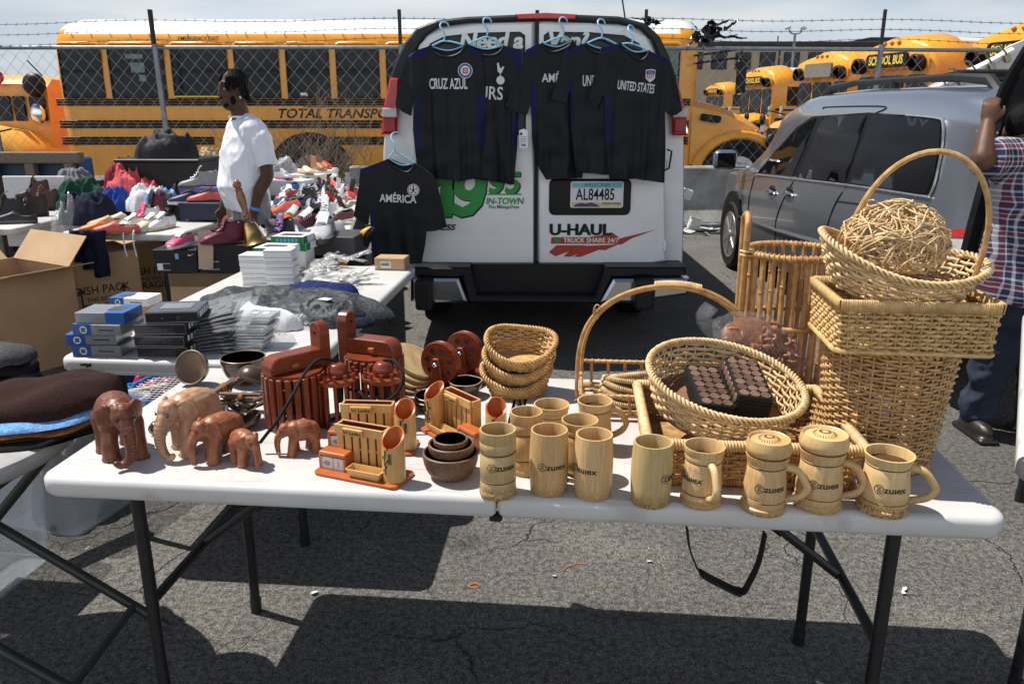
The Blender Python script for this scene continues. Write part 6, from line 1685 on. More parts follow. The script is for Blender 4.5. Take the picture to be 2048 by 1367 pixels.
# ------------------------------------------------------------------ shoe tables further back
def far_tables():
 def tbl(label, x, y, rz, L, D, cover=False):
  t = folding_table(label, (x, y, 0), rz, L, D, .08, D - .08, L / 2 - .15, seam=False, strut=False)
  if cover:
   b = MB(); b.box((0, D / 2, .36), (L - .05, D - .05, .62)); b.obj('skirt', FAB['black'], t)
  return t
 p = at(193, 468, z=TZ); q = at(352, 462, z=TZ)
 tbl('white folding table loaded with clothes and white sneakers behind the cartons', (p.x + q.x) / 2 - .12, p.y + .05, R(-6), .82, 1.75)
 p5 = at(0, 455, z=TZ)
 tbl('white folding table carrying brown boots at the left edge', p5.x - .28, p5.y, R(-4), .80, 1.7)
 tbl('long black skirted table heaped with sneakers beside the van', -1.36, 4.75, R(8), .70, 3.6, True)
 p6 = at(600, 378, z=TZ); tbl('white table carrying white shoe boxes behind the man', p6.x - .35, p6.y + .05, R(-12), 1.5, .7)
 p7 = at(420, 350, z=TZ); tbl('far table with folded clothes behind the man', p7.x - .5, p7.y + .1, R(-4), 1.5, .7, True)
 # white boards
 for lb, x0, y0, x1, y1, Y in (('white board leaning beneath the boot table', 20, 432, 128, 492, 6.4), ('white board standing behind the brown boots', 14, 352, 130, 400, 7.6)):
  a = at(x0, y1, Y=Y); c = at(x1, y0, Y=Y); b = MB(); b.box(((a.x + c.x) / 2, Y, (a.z + c.z) / 2), (c.x - a.x, .03, c.z - a.z), bev=.004); tag(b.obj('board', m_wbox), lb, 'board')
 # pallet crate
 Y = 8.2
 P = lambda x, y: at(x, y, Y=Y)
 t = thing('pallet_crate', 'weathered wooden crate with blue panels in front of the yellow stubby bus', 'crate', (0, 0, 0))
 m_old = mat('weathered_wood', (.16, .13, .095), .85, var=.4, scale=8, stretch=(3, 3, 12)); m_tar = mat('blue_panel', (.008, .035, .075), .5, var=.3)
 a, c = P(-20, 350), P(158, 304)
 for x in (-10, 68, 146):
  b = MB(); q = P(x, 330); b.box((q.x, Y - .05, c.z / 2), (.09, .1, c.z), bev=.008); b.obj('post', m_old, t)
 b = MB(); b.box(((a.x + c.x) / 2, Y - .06, c.z - .05), (c.x - a.x + .1, .12, .11), bev=.01); b.obj('top_rail', m_old, t)
 b = MB(); b.box(((a.x + c.x) / 2, Y + .05, c.z * .5), (c.x - a.x, .06, c.z * .9)); b.obj('panel', m_tar, t)
 b = MB(); q = P(160, 330); b.box((q.x, Y + .1, c.z * .48), (.05, .25, c.z * .94), bev=.02); b.obj('side_panel', mat('blue_side', (.01, .07, .22), .5), t)
 Z = TZ + .002
 # clothes
 for a in (('dark green bundle of cloth on the shoe table beside the brown boots', 172, 416, .50, .40, .20, 'green'), ('dark navy jeans draped over the near end of the clothes table', 185, 445, .42, .36, .17, 'navy'), ('coral pink shirt crumpled on top of the clothes heap', 268, 412, .48, .42, .24, 'pink'), ('folded dark red cloth standing behind the coral shirt', 256, 392, .42, .22, .28, 'maroon'), ('royal blue cloth between the green bundle and the coral shirt', 232, 420, .30, .26, .14, 'blue'), ('white cloth rumpled in the middle of the shoe table', 304, 420, .40, .34, .15, 'white'), ('pale blue cloth tucked among the white one', 326, 422, .26, .24, .16, 'sky'), ('clear bag of white things at the back of the clothes heap', 338, 392, .40, .3, .26, 'white'), ('grey bag behind the green bundle', 150, 385, .44, .3, .18, 'grey'), ('pale yellow plastic bag by the man', 428, 378, .24, .24, .26, 'yellow'), ('tan folded trousers on the far table beside the man', 420, 352, .55, .35, .26, 'tan'), ('white folded sheet on the far table beside the dark jacket', 385, 352, .5, .3, .12, 'white'), ('light blue folded shirt on the far table', 440, 356, .3, .2, .08, 'sky'), ('dark jeans hanging down in front of the clothes table', 190, 466, .30, .12, .02, 'navy')):
  lb, px, py, w_, d, h, c = a
  cloth(lb, at(px, py, z=Z), w_, d, h, FAB[c], px + py, cat='clothing', res=40, fold=1.7, group='clothes heaped on the shoe tables')
 b = MB(); p = at(182, 468, Y=5.12)
 for i in range(3):
  b.grid(lambda u, v, i=i: (-.10 + .066 * i + .075 * u, -.01 - .03 * math.sin(u * PI) + .02 * noise.noise((u * 3, v * 4, i)) - .012 * v, .035 - (.20 + .05 * i) * v), 6, 10)
 o = b.obj('hanging_jeans', FAB['navy'], recalc=False); o.location = (p.x, 5.09, TZ + .01); tag(o, 'navy jeans legs hanging over the near edge of the clothes table', 'jeans')
 sd = o.modifiers.new('s', 'SOLIDIFY'); sd.thickness = .02
 b = MB(); p = at(135, 462, Y=5.6); o = cloth('clear plastic bag hanging beside the navy jeans', (p.x, 5.6, p.z - .12), .22, .14, .30, m_clear2, 77, 'plastic_bag', 0, 'bag', 24, 1.2)
 # black crate with jacket
 p = at(240, 372, z=Z); q = at(398, 372, z=Z); Yc = 6.75; a = at(238, 374, Y=Yc); c = at(400, 322, Y=Yc)
 o = carton('large black plastic crate behind the coral shirt', 'plastic_crate', ((a.x + c.x) / 2, Yc + .25, TZ), (c.x - a.x, .48, c.z - TZ), R(-3), m_cblk, 'crate')
 b = MB(); b.box((0, 0, c.z - TZ), (c.x - a.x + .03, .51, .03), bev=.008); b.obj('rim', m_blk, o)
 cloth('black hooded jacket heaped on the black crate', (at(330, 320, Y=Yc + .2).x, Yc + .2, c.z), .50, .34, .20, mat('jacket_black', (.007, .007, .012), .7, var=.3, bump=.4, bscale=20), 6, 'jacket', 0, 'jacket', 40, 1.5)
 # boxes by the man
 for lb, x0, y1, x1, y0, m_, Y in (('navy shoe box with tan end at the table edge by the man', 362, 440, 442, 407, mat('box_navy', (.010, .014, .04), .45), 5.75), ('purple shoe box behind the blue and red sneakers', 362, 398, 440, 375, mat('box_purple', (.16, .09, .34), .45), 6.25)):
  a, c = at(x0, y1, Y=Y), at(x1, y0, Y=Y); o = carton(lb, 'shoe_box', ((a.x + c.x) / 2, Y + .12, a.z), (c.x - a.x, .24, c.z - a.z), R(-6), m_, 'shoe box')
  b = MB(); b.box((0, 0, c.z - a.z - .01), (c.x - a.x + .006, .246, .03), bev=.002); b.obj('lid', m_, o)
  b = MB(); b.box(((c.x - a.x) / 2 + .002, 0, (c.z - a.z) / 2 - .02), (.003, .2, (c.z - a.z) * .7)); b.obj('end_panel', m_card, o)
 sg = 'shoes set out on the stalls'
 S = [('blue sneaker with white sole on the navy shoe box', 385, 408, 5.85, -80, 'low', 'navy', 'white', 'black'), ('coral red sneaker beside the blue one on the navy shoe box', 422, 406, 5.85, -80, 'low', 'coral', 'black', 'black'),
   ('grey high top sneaker standing on the purple shoe box', 402, 376, 6.3, -80, 'high', 'grey', 'dgrey', 'white'),
   ('white sneaker at the table edge, first of the white row, its lace hanging', 268, 460, None, -25, 'low', 'white', 'white', 'white'), ('white sneaker with tall tongue just behind the lace hanging one', 290, 452, None, -25, 'high', 'white', 'white', 'pink'),
   ('off white canvas sneaker in the white row', 305, 459, None, -15, 'low', 'cream', 'white', 'white'), ('last white sneaker of the row, nearest the black boots', 325, 457, None, -15, 'low', 'white', 'cream', 'white'),
   ('dark red lace up boot among the white sneakers', 308, 432, None, -30, 'boot', 'maroon', 'black', 'black'), ('second dark red lace up boot, partly hidden', 322, 430, None, -20, 'boot', 'red', 'black', 'maroon'), ('tall black boot at the end of the white sneaker row', 342, 440, None, -10, 'boot', 'black', 'black', 'black'), ('glossy black boot behind the tall black one', 352, 412, None, -20, 'boot', 'black', 'dgrey', 'black'),
   ('tan high heeled shoe near the corner of the clothes table', 225, 455, None, -60, 'flat', 'tan', 'tan', None), ('pale tan shoe beside the high heeled one', 250, 448, None, -50, 'flat', 'cream', 'tan', None), ('flat orange sandal at the very corner of the clothes table', 210, 466, None, -70, 'flat', 'orange', 'gum', None), ('second flat orange sandal beside the first', 238, 468, None, -75, 'flat', 'coral', 'gum', None),
   ('dark brown leather boot in front of the boot row', 60, 432, None, -75, 'boot', 'dbrown', 'black', 'brown'), ('reddish brown leather boot in the middle of the boot row', 85, 420, None, -70, 'boot', 'brown', 'dbrown', 'gum'), ('tall brown boot rising above the boot row', 70, 396, None, -80, 'boot', 'brown', 'black', 'dbrown'), ('brown leather shoe at the end of the boot row', 108, 412, None, -75, 'low', 'brown', 'dbrown', 'brown'), ('black boot at the very edge of the photo on the boot table', 12, 440, None, -60, 'boot', 'black', 'black', 'black'), ('black low shoe in front of the boots', 36, 446, None, -80, 'flat', 'black', 'dgrey', None), ('tan suede shoe behind the tall brown boot', 48, 388, None, -70, 'low', 'tan', 'gum', 'tan'),
   ('tan sandal in the back row near the wooden crate', 118, 376, None, -60, 'flat', 'tan', 'gum', None), ('cream shoe in the back row near the wooden crate', 140, 368, None, -40, 'flat', 'cream', 'tan', None), ('yellow brown boot in the back row', 165, 372, None, -30, 'boot', 'gum', 'tan', 'tan'), ('black shoe in the back row before the black crate', 190, 378, None, -20, 'low', 'black', 'cream', 'black'), ('cream pump beside the folded dark red cloth', 218, 380, None, 30, 'flat', 'cream', 'cream', None)]
 for lb, px, py, Y, rz, kd, u, s_, l_ in S:
  P = at(px, py, z=TZ + .002) if Y is None else at(px, py, Y=Y)
  shoe_at(lb, P, R(rz), kd, SC_[u], SC_[s_], SC_[l_] if l_ else None, 1.0 if Y is None else 1.05, sg, lace=l_ is not None)
 b = MB()
 for px in (262, 281):
  p = at(px, 464, z=TZ); b.tube(smooth_path([(p.x, p.y, TZ + .05), (p.x + .01, p.y - .12, TZ + .02), (p.x + .012, p.y - .14, TZ - .06), (p.x + .02, p.y - .14, TZ - .14)], 4), .005, 5)
 tag(b.obj('shoelace', m_wbox), 'long white laces dangling from the edge of the clothes table', 'laces')
 # heap on the skirted table
 cols = ['black', 'black', 'black', 'dgrey', 'dgrey', 'navy', 'white', 'grey', 'red', 'navy', 'coral', 'pink', 'silver', 'black', 'orange', 'dgrey', 'cream', 'blue', 'maroon', 'purple']
 rr = random.Random(17); used = set(); n = 0
 where = ['heaped nearest the dark grey box', 'in the middle of the heap', 'in the heap towards the white boxes', 'at the far end of the heap']
 for row in range(13):
  for col_ in range(4):
   v = .06 + row * .27; u = (-.24 + .155 * col_) + rr.uniform(-.04, .04)
   c, s = math.cos(R(8)), math.sin(R(8)); X = -1.36 + u * c - v * s; Y = 4.75 + u * s + v * c
   z = TZ + .004 + (.05 * rr.random() if row > 1 else 0); w_ = where[min(3, row // 4)]
   for _ in range(60):
    a_, b_ = rr.choice(cols), rr.choice(['white', 'black', 'grey', 'dgrey', 'cream']); l2 = rr.choice(['white', 'black', 'grey'])
    if a_ != b_ and a_ != l2 and (a_, b_, l2, w_) not in used: break
   used.add((a_, b_, l2, w_))
   nm = {'dgrey': 'dark grey', 'silver': 'silver grey'}.get(a_, a_)
   shoe_at(f'{nm} sneaker, {l2} laces, {dict(dgrey="dark grey").get(b_, b_)} sole, {w_}', (X, Y, z), rr.uniform(-.8, .8), rr.choice(['low', 'low', 'high']), SC_[a_], SC_[b_], SC_[l2], rr.uniform(.9, 1.08), 'sneakers heaped on the skirted table', None, (rr.uniform(-.25, .35), rr.uniform(-.5, .5)))
   n += 1
 # white shoe boxes on the table behind the man
 for lb, px, py, w_, h, Y in (('white shoe box at the near corner of the back table', 585, 384, .40, .14, 7.5), ('white shoe box in the middle of the back table', 618, 372, .34, .15, 8.0), ('dark ended shoe box at the far side of the back table', 645, 362, .26, .15, 8.5), ('small white shoe box beside the green weed', 655, 356, .22, .14, 8.9)):
  p = at(px, py, Y=Y); o = carton(lb, 'shoe_box', (p.x - .05, Y + .1, TZ + .003), (w_, .22, h), R(-14), m_cblk if 'dark' in lb else m_wbox, 'shoe box', 'shoe boxes on the back table')
  b = MB(); b.box((0, 0, h - .015), (w_ + .006, .226, .035), bev=.002); b.obj('lid', m_wbox, o)
  if 'near' in lb: cloth('clear bag with pink and grey shoes on the near white shoe box', (p.x - .09, Y + .08, TZ + h + .004), .28, .18, .20, m_clear2, 90, 'plastic_bag', 0, 'bag', 28, .9); shoe_at('grey and pink shoe inside the clear bag', (p.x - .10, Y + .08, TZ + h + .006), R(50), 'low', SC_['silver'], SC_['pink'], SC_['white'], .9)
  else: shoe_at({'mid': 'strappy cream sandal on the middle white shoe box', 'dar': 'brown ankle boot on the dark ended shoe box', 'sma': 'red shoe on the small white shoe box'}['mid' if 'middle' in lb else 'dar' if 'dark' in lb else 'sma'], (p.x - .05, Y + .08, TZ + h + .004), R(40), 'boot' if 'dark' in lb else 'flat', SC_['cream' if 'middle' in lb else 'gum' if 'dark' in lb else 'red'], SC_['tan'], None, 1.0, lace=False)

# ------------------------------------------------------------------ round table with hats, tubs, rackets
def round_corner():
 cx, cy, r = -1.578, 1.90, .417
 t = thing('round_table', 'round grey white table with folding legs at the left edge, knitted hats on it', 'table', (cx, cy, 0))
 m_rt = mat('worn_table', (.38, .375, .37), .5, var=.2, scale=9, bump=.3, bscale=60, bdist=.002)
 b = MB(); b.lathe([(0, .665), (r - .03, .665), (r - .012, .670), (r - .002, .682), (r, .700), (r - .006, .712), (r - .02, .718), (0, .718)], 72); b.obj('tabletop', m_rt, t)
 m_ol = mat('olive_steel', (.040, .042, .038), .4, metal=.3, var=.2)
 for s in (-1, 1):
  b = MB(); y = -.02 + .18 * s
  b.tube([(.33, y, .66), (.05, y - .01 * s, .35), (-.30, y, .012)], .0145, 10); b.obj('leg', m_ol, t)
  b = MB(); b.tube([(-.28, y + .03, .66), (0, y + .03, .40), (.52, y + .03, .012)], .0145, 10); b.obj('leg', m_ol, t)
 for p, q in (((-.24, -.2, .08), (-.24, .16, .08)), ((.43, -.17, .08), (.43, .19, .08)), ((.3, -.2, .63), (.3, .16, .63))):
  b = MB(); b.tube([p, q], .012, 8); b.obj('crossbar', m_ol, t)
 zt = .720
 def hat(label, x, y, z, w_, d, h, m, rz, seed, tilt=0):
  b = MB()
  def f(u, v):
   a = 2 * PI * u; q = math.sin(PI * v / 2); e = 1 + .22 * noise.noise((math.cos(a) * 1.3 + seed, math.sin(a) * 1.3, seed))
   X = w_ / 2 * q * e * math.cos(a); Y_ = d / 2 * q * e * math.sin(a); Z_ = h * math.cos(PI * v / 2) ** .75 + .022 * noise.noise((X * 8 + seed, Y_ * 16, 1)) + .5 * h * max(0, X / w_)
   return (X, Y_, max(.001, Z_))
  b.grid(f, 48, 12, closeu=True); b.grid(lambda u, v: (f(u, 1)[0] * (1 - v), f(u, 1)[1] * (1 - v), .0), 48, 2, closeu=True)
  o = b.obj('knit_hat', m, recalc=False); o.location = (x, y, z); o.rotation_euler = (0, tilt, rz); tag(o, label, 'hat', 'knitted hats on the round table')
 kn = lambda n, c: mat('knit_' + n, c, .95, var=.35, scale=120, bump=.8, bscale=240, bdist=.003, spec=.15)
 P = at(78, 838, z=.75)
 hat('black knitted hat at the bottom of the flat pile', P.x, P.y, zt, .36, .26, .022, kn('black', (.010, .009, .010)), .5, 1)
 hat('orange brown knitted hat in the flat pile', P.x + .010, P.y + .02, zt + .018, .36, .26, .022, kn('rust', (.17, .070, .022)), .55, 2)
 hat('light blue knitted hat in the flat pile', P.x - .01, P.y + .025, zt + .036, .40, .27, .022, kn('blue', (.16, .33, .60)), .5, 3)
 hat('dark brown knitted hat on top of the flat pile', P.x - .01, P.y + .045, zt + .052, .43, .25, .066, kn('brown', (.030, .014, .012)), .5, 4)
 P = at(-6, 790, z=zt)
 for i in range(4): hat(['navy knitted hat at the bottom of the standing pile', 'dark patterned knitted hat in the standing pile', 'black hat third in the standing pile', 'grey flecked hat topping the standing pile'][i], P.x, P.y + .05, zt + .03 * i, .19, .19, .045, kn('pile%d' % i, [(.012, .013, .03), (.03, .03, .034), (.012, .010, .014), (.06, .06, .065)][i]), i, 10 + i)
 # tubs
 m_tub = mat('frosted_plastic', (.62, .66, .72), .3, alpha=.26, rvar=0, var=.08, scale=2)
 def tub(label, c, rz, w_, d, h, name='plastic_tub', m=None):
  o = thing(name, label, 'tub', c, rz); b = MB(); n = 7
  rings = [(rrect(w_ * .84, d * .84, .04, 5), 0), (rrect(w_ * .98, d * .98, .045, 5), h), (rrect(w_ * 1.04, d * 1.04, .05, 5), h + .004), (rrect(w_ * 1.04, d * 1.04, .05, 5), h + .014), (rrect(w_ * .96, d * .96, .045, 5), h + .014), (rrect(w_ * .82, d * .82, .04, 5), .006)]
  k = len(rings[0][0]); b.ring([[(p[0], p[1], z) for p in q] for q, z in rings], cap0=True, cap1=True); b.obj('tub_wall', m or m_tub, o, angle=50); return o
 def gnd(px, py): return at(px, py, z=0)
 c = Vector((-1.72, 2.86, 0)); tub('frosted plastic tub standing beyond the round table, next to the blue bin', c, R(-14), .40, .50, .40)
 c2 = Vector((-1.80, 2.34, 0)); tub('second frosted plastic tub half hidden under the round table', c2, R(-8), .36, .42, .40)
 cloth('black bag of things sitting in the frosted tub', (c.x, c.y, .02), .32, .40, .34, FAB['black'], 51, 'bag', 0, 'bag', 26, .6)
 b = MB(); p = at(145, 915, z=.44); b.box((0, 0, 0), (.09, .30, .05), bev=.02, seg=2); o = b.obj('strap_pad', FAB['black']); o.location = (c.x + .05, c.y - .22, .425); o.rotation_euler = (0, 0, R(-35)); tag(o, 'wide black strap laid over the rim of the frosted tub', 'strap')
 p = at(45, 985, z=.53); carton('small cardboard box sitting on the second tub under the round table', 'cardboard_box', (c2.x + .03, c2.y - .04, .416), (.26, .26, .13), R(-6))
 # blue bin with rackets
 cb = Vector((-1.47, 2.86, 0)); hb = .50
 m_bin = mat('blue_bin', (.008, .075, .26), .35, var=.1)
 cb = at(258, 790, z=.36); o = tub('blue plastic bin holding rackets under the middle table', (cb.x, cb.y + .12, 0), R(-8), .50, .42, .36, 'plastic_bin', m_bin)
 cbc = Vector((cb.x, cb.y + .12, 0))
 cloth('shiny red and black bag in the blue bin', (cbc.x + .04, cbc.y + .06, .22), .26, .2, .17, mat('red_satin', (.32, .012, .03), .25, var=.5, scale=8), 61, 'bag', 0, 'bag', 26, .7)
 def racket(label, hx, hy, tx, ty, m, z0):
  a = at(hx, hy, z=z0); c_ = at(tx, ty, z=z0 + .01); d = (c_ - a); d.z = 0; L = d.length; t = thing('racket', label, 'racket', a, math.atan2(d.y, d.x)); t.rotation_euler.x = R(10)
  b = MB(); b.tube([(0, 0, 0), (.19, 0, 0)], .0165, 10); b.obj('grip', mat('pale_grip', (.42, .38, .30), .8, var=.3, scale=60, bump=.5, bscale=90, bdist=.003), t)
  b = MB(); b.tube(smooth_path([(.19, 0, 0), (.26, 0, 0), (.32, .04, 0)], 3), .009, 8); b.tube(smooth_path([(.26, 0, 0), (.32, -.04, 0)], 3), .009, 8); n = 36
  b.tube([(.46 + .165 * math.cos(2 * PI * i / n), .125 * math.sin(2 * PI * i / n), 0) for i in range(n)], .010, 8, closed=True); b.obj('frame', m, t)
  b = MB()
  for i in range(-6, 7):
   y = i * .0185; x = .16 * math.sqrt(max(0, 1 - (y / .122) ** 2)); b.tube([(.46 - x, y, 0), (.46 + x, y, 0)], .0016, 4)
   x = i * .0235; y = .12 * math.sqrt(max(0, 1 - (x / .16) ** 2)); b.tube([(.46 + x, -y, 0), (.46 + x, y, 0)], .0016, 4)
  b.obj('strings', m_wbox, t, recalc=False)
 racket('blue framed tennis racket with pale grip lying across the blue bin', 140, 766, 330, 770, mat('racket_blue', (.02, .11, .36), .3), .385)
 racket('second racket deeper in the blue bin, its strings facing up', 240, 790, 400, 755, mat('racket_dark', (.02, .03, .06), .3), .375)

# ------------------------------------------------------------------ table corner at the right edge
def right_table():
 a = at(2034, 925, z=TZ); d = (at(2046, 640, z=TZ) - a); ang = math.atan2(d.y, d.x)
 L, D = 1.7, .75
 # local x runs along the visible edge
 mid = a + d.normalized() * L / 2
 folding_table('white folding table whose corner enters at the right edge', (mid.x, mid.y, 0), ang + PI, L, D, .1, D - .1, L / 2 - .2, seam=False, strut=False)
def left_side():
 left_goods(); left_far(); far_tables(); round_corner(); right_table(); table2()
# ================================================================== front folding table
TZ = .737
m_ptab = mat('table_plastic', (.52, .512, .497), .42, var=.09, scale=3.5, detail=9, bump=.08, bscale=350, bdist=.0008)
_n = m_ptab.node_tree; _tc = _n.nodes.new('ShaderNodeTexCoord'); _mp = _n.nodes.new('ShaderNodeMapping'); _mp.inputs['Scale'].default_value = (1, 9, 1); _mp.inputs['Rotation'].default_value = (0, 0, .7)
_z = _n.nodes.new('ShaderNodeTexNoise'); _z.inputs['Scale'].default_value = 9; _z.inputs['Detail'].default_value = 6; _n.links.new(_tc.outputs['Object'], _mp.inputs[0]); _n.links.new(_mp.outputs[0], _z.inputs[0])
_m = _n.nodes.new('ShaderNodeMix'); _m.data_type = 'RGBA'; _m.blend_type = 'MULTIPLY'; _m.inputs[0].default_value = 1
_b = _n.nodes['Principled BSDF'].inputs['Base Color']; _n.links.new(_b.links[0].from_socket, _m.inputs[6]); _n.links.new(ramp(_n, _z.outputs['Fac'], [(.60, (1, 1, 1)), (.70, (.80, .78, .75))]), _m.inputs[7]); _n.links.new(_m.outputs[2], _b)
m_leg = mat('black_steel', (.012, .012, .013), .38, var=.3, scale=40)
T1Y = -.0936
def slab(mb, outline, z0, z1, r=.016, mi=0):
 rings = [(inset(outline, .010), z0), (outline, z0 + .012), (outline, z1 - r)]
 for k in range(1, 5):
  a = PI / 2 * k / 4
  rings.append((inset(outline, r * (1 - math.cos(a))), z1 - r + r * math.sin(a)))
 n = len(outline)
 vs = [(p[0], p[1], z) for ring, z in rings for p in ring]
 fs = []
 for k in range(len(rings) - 1):
  for j in range(n):
   j2 = (j + 1) % n; fs.append((k * n + j, k * n + j2, (k + 1) * n + j2, (k + 1) * n + j))
 mb.add(vs, fs, mi)
 mb.add([(p[0], p[1], z0) for p in rings[0][0]], [tuple(range(n - 1, -1, -1))], mi, False)
 mb.add([(p[0], p[1], z1) for p in rings[-1][0]], [tuple(range(n))], mi, False)
def folding_table(label, loc, rz, L, D, vf, vb, ul, seam=True, dirt=0, strut=True):
 t = thing('folding_table', label, 'table', loc, rz)
 for s in (-1, 1) if seam else (0,):
  b = MB()
  if s == 0: ol = rrect(L, D, .05, 6, 0, D / 2)
  else:
   q = rrect(L / 2 - .003, D, .045, 6, s * (L / 4 + .0015), D / 2)
   ol = [(x, y) if abs(x) > L / 4 else (math.copysign(min(abs(x), L) if 0 else max(.003, abs(x) - 0), x), y) for x, y in q]
   r_ = .045
   ol = []
   for (sx, sy, a0, rad) in ((1, 1, 0, r_ if s > 0 else .008), (-1, 1, PI / 2, r_ if s < 0 else .008), (-1, -1, PI, r_ if s < 0 else .008), (1, -1, 1.5 * PI, r_ if s > 0 else .008)):
    for i in range(7):
     a = a0 + PI / 2 * i / 6
     ol.append((s * (L / 4 + .0015) + sx * ((L / 2 - .003) / 2 - rad) + rad * math.cos(a), D / 2 + sy * (D / 2 - rad) + rad * math.sin(a)))
  slab(b, ol, TZ - .05, TZ); b.obj('tabletop', m_ptab, t)
 for s in (-1, 1):
  for v in (vf, vb):
   b = MB(); b.tube([(s * ul, v, TZ - .04), (s * ul, v, .015)], .0148, 12); b.tube([(s * ul, v, .05), (s * ul, v, .0)], .0172, 12); b.obj('leg', m_leg, t)
  b = MB(); vm = (vf + vb) / 2
  b.tube([(s * ul, vf, .40), (s * ul, vb, .40)], .0125, 8); b.tube([(s * ul, vf, TZ - .055), (s * ul, vb, TZ - .055)], .0125, 8); b.obj('crossbar', m_leg, t)
  if strut:
   b = MB(); a0 = Vector((s * (ul - .005), vm, .40)); a1 = Vector((s * (ul - .36), vm, TZ - .06)); md = a0.lerp(a1, .52)
   b.tube([a0, md], .0115, 8)
   b.tube([md + (a0 - a1).normalized() * .05, a1], .010, 6, flat=(.006, .015), up=(0, 1, 0))
   b.tube([md + Vector((0, .012, 0)), Vector((s * (ul - .06), vm + .012, TZ - .055))], .01, 6, flat=(.005, .013), up=(0, 1, 0))
   b.lathe([(0, -.02), (.012, -.02), (.012, .02), (0, .02)], 10);
   k = len(b.v) - 40
   for i in range(k, len(b.v)): v = b.v[i]; b.v[i] = (md.x + v[0], md.y + v[2], md.z + v[1])
   br = b.obj('brace', m_leg, t)
   b = MB(); b.ball((md.x, md.y - .02, md.z), .007, 8); b.obj('rivet', m_steel, br)
 return t
tb = folding_table('white plastic folding table in front carrying the carved elephants, bamboo cups and baskets', (-.032, 1.5225, 0), T1Y, 2.085, .80, .045, .578, .835)
ba = MB(); ba.box((-.004, .02, TZ - .054), (.028, .03, .014), bev=.004); ba.box((0, .5, TZ - .055), (.04, .4, .012)); ba.obj('hinge', m_leg, tb)
b = MB()
P = smooth_path([at(px, py, Y=1.60 + .006 * math.sin(px)) for px, py in ((1374, 1055), (1379, 1095), (1390, 1125), (1402, 1145), (1440, 1166), (1482, 1183), (1500, 1160), (1518, 1120), (1530, 1065))], 5)
b.tube(P, .01, 6, up=(0, 1, 0), flat=(.0022, .015) if False else (.015, .0022)); b.tube(P[15:26], .01, 6, up=(0, 1, 0), flat=(.019, .006))
tag(b.obj('strap', mat('webbing', (.012, .012, .012), .85, bump=.3, bscale=300, bdist=.001)), 'black webbing carry strap dangling under the table edge', 'strap')

# ================================================================== woods and wicker
m_bam = None
def bamboo(name, c1, c2, root, zroot, st=(60, 60, 3.5)):
 m = bpy.data.materials.new(name); m.use_nodes = True
 t = m.node_tree; N, L = t.nodes, t.links; b = N['Principled BSDF']
 tc = N.new('ShaderNodeTexCoord'); mp = N.new('ShaderNodeMapping'); mp.inputs['Scale'].default_value = st
 oi = N.new('ShaderNodeObjectInfo'); va = N.new('ShaderNodeVectorMath'); va.operation = 'ADD'
 L.new(tc.outputs['Object'], va.inputs[0]); L.new(oi.outputs['Location'], va.inputs[1]); L.new(va.outputs[0], mp.inputs[0])
 n = N.new('ShaderNodeTexNoise'); n.inputs['Scale'].default_value = 3.2; n.inputs['Detail'].default_value = 5; n.inputs['Roughness'].default_value = .7; L.new(mp.outputs[0], n.inputs[0])
 c = ramp(t, n.outputs['Fac'], [(.28, c1), (.72, c2)])
 if root:
  sp = N.new('ShaderNodeSeparateXYZ'); L.new(tc.outputs['Object'], sp.inputs[0])
  ad = N.new('ShaderNodeMath'); ad.operation = 'MULTIPLY_ADD'; ad.inputs[1].default_value = -.05; L.new(n.outputs['Fac'], ad.inputs[0]); L.new(sp.outputs[2], ad.inputs[2])
  f = ramp(t, ad.outputs[0], [(0, 1), (.5, 1)])
  mr = N.new('ShaderNodeMapRange'); mr.inputs[1].default_value = zroot; mr.inputs[2].default_value = zroot - .03; L.new(ad.outputs[0], mr.inputs[0])
  n3 = N.new('ShaderNodeTexNoise'); n3.inputs['Scale'].default_value = 260; L.new(tc.outputs['Object'], n3.inputs[0])
  mu = N.new('ShaderNodeMath'); mu.operation = 'MULTIPLY'; L.new(mr.outputs[0], mu.inputs[0]); L.new(ramp(t, n3.outputs['Fac'], [(.42, .15), (.6, 1)]), mu.inputs[1])
  mx = N.new('ShaderNodeMix'); mx.data_type = 'RGBA'; mx.inputs[7].default_value = (*root, 1); L.new(mu.outputs[0], mx.inputs[0]); L.new(c, mx.inputs[6]); c = mx.outputs[2]
 tn = N.new('ShaderNodeMix'); tn.data_type = 'RGBA'; tn.blend_type = 'MULTIPLY'; tn.inputs[0].default_value = 1; L.new(c, tn.inputs[6]); L.new(ramp(t, oi.outputs['Random'], [(0, (.86, .80, .72)), (1, (1, 1, 1))]), tn.inputs[7]); c = tn.outputs[2]
 L.new(c, b.inputs['Base Color']); b.inputs['Roughness'].default_value = .42
 bn = N.new('ShaderNodeBump'); bn.inputs['Strength'].default_value = .12; bn.inputs['Distance'].default_value = .0015; L.new(n.outputs['Fac'], bn.inputs['Height']); L.new(bn.outputs[0], b.inputs['Normal'])
 return m
m_bam = bamboo('bamboo_plain', (.46, .28, .115), (.72, .51, .26), (.22, .12, .04), .0)
m_bamg = bamboo('bamboo_olive', (.42, .30, .125), (.62, .47, .24), (.22, .12, .04), .012)
m_bamL = bamboo('bamboo_turned', (.56, .36, .15), (.72, .52, .26), (.20, .095, .03), .020, (30, 30, 6))
m_burn = mat('burnt_line', (.09, .04, .012), .6, var=.4, scale=60)
m_ink = mat('burnt_black', (.014, .010, .008), .6)
m_red2 = mat('mahogany', (.125, .022, .008), .32, col2=(.22, .045, .014), stretch=(5, 5, 40), scale=3, coat=.12, detail=6)
m_red3 = mat('mahogany_inside', (.20, .035, .012), .45, var=.2)
m_org = mat('honey_bamboo', (.50, .27, .085), .35, col2=(.62, .38, .14), stretch=(40, 40, 4), scale=3, coat=.3)
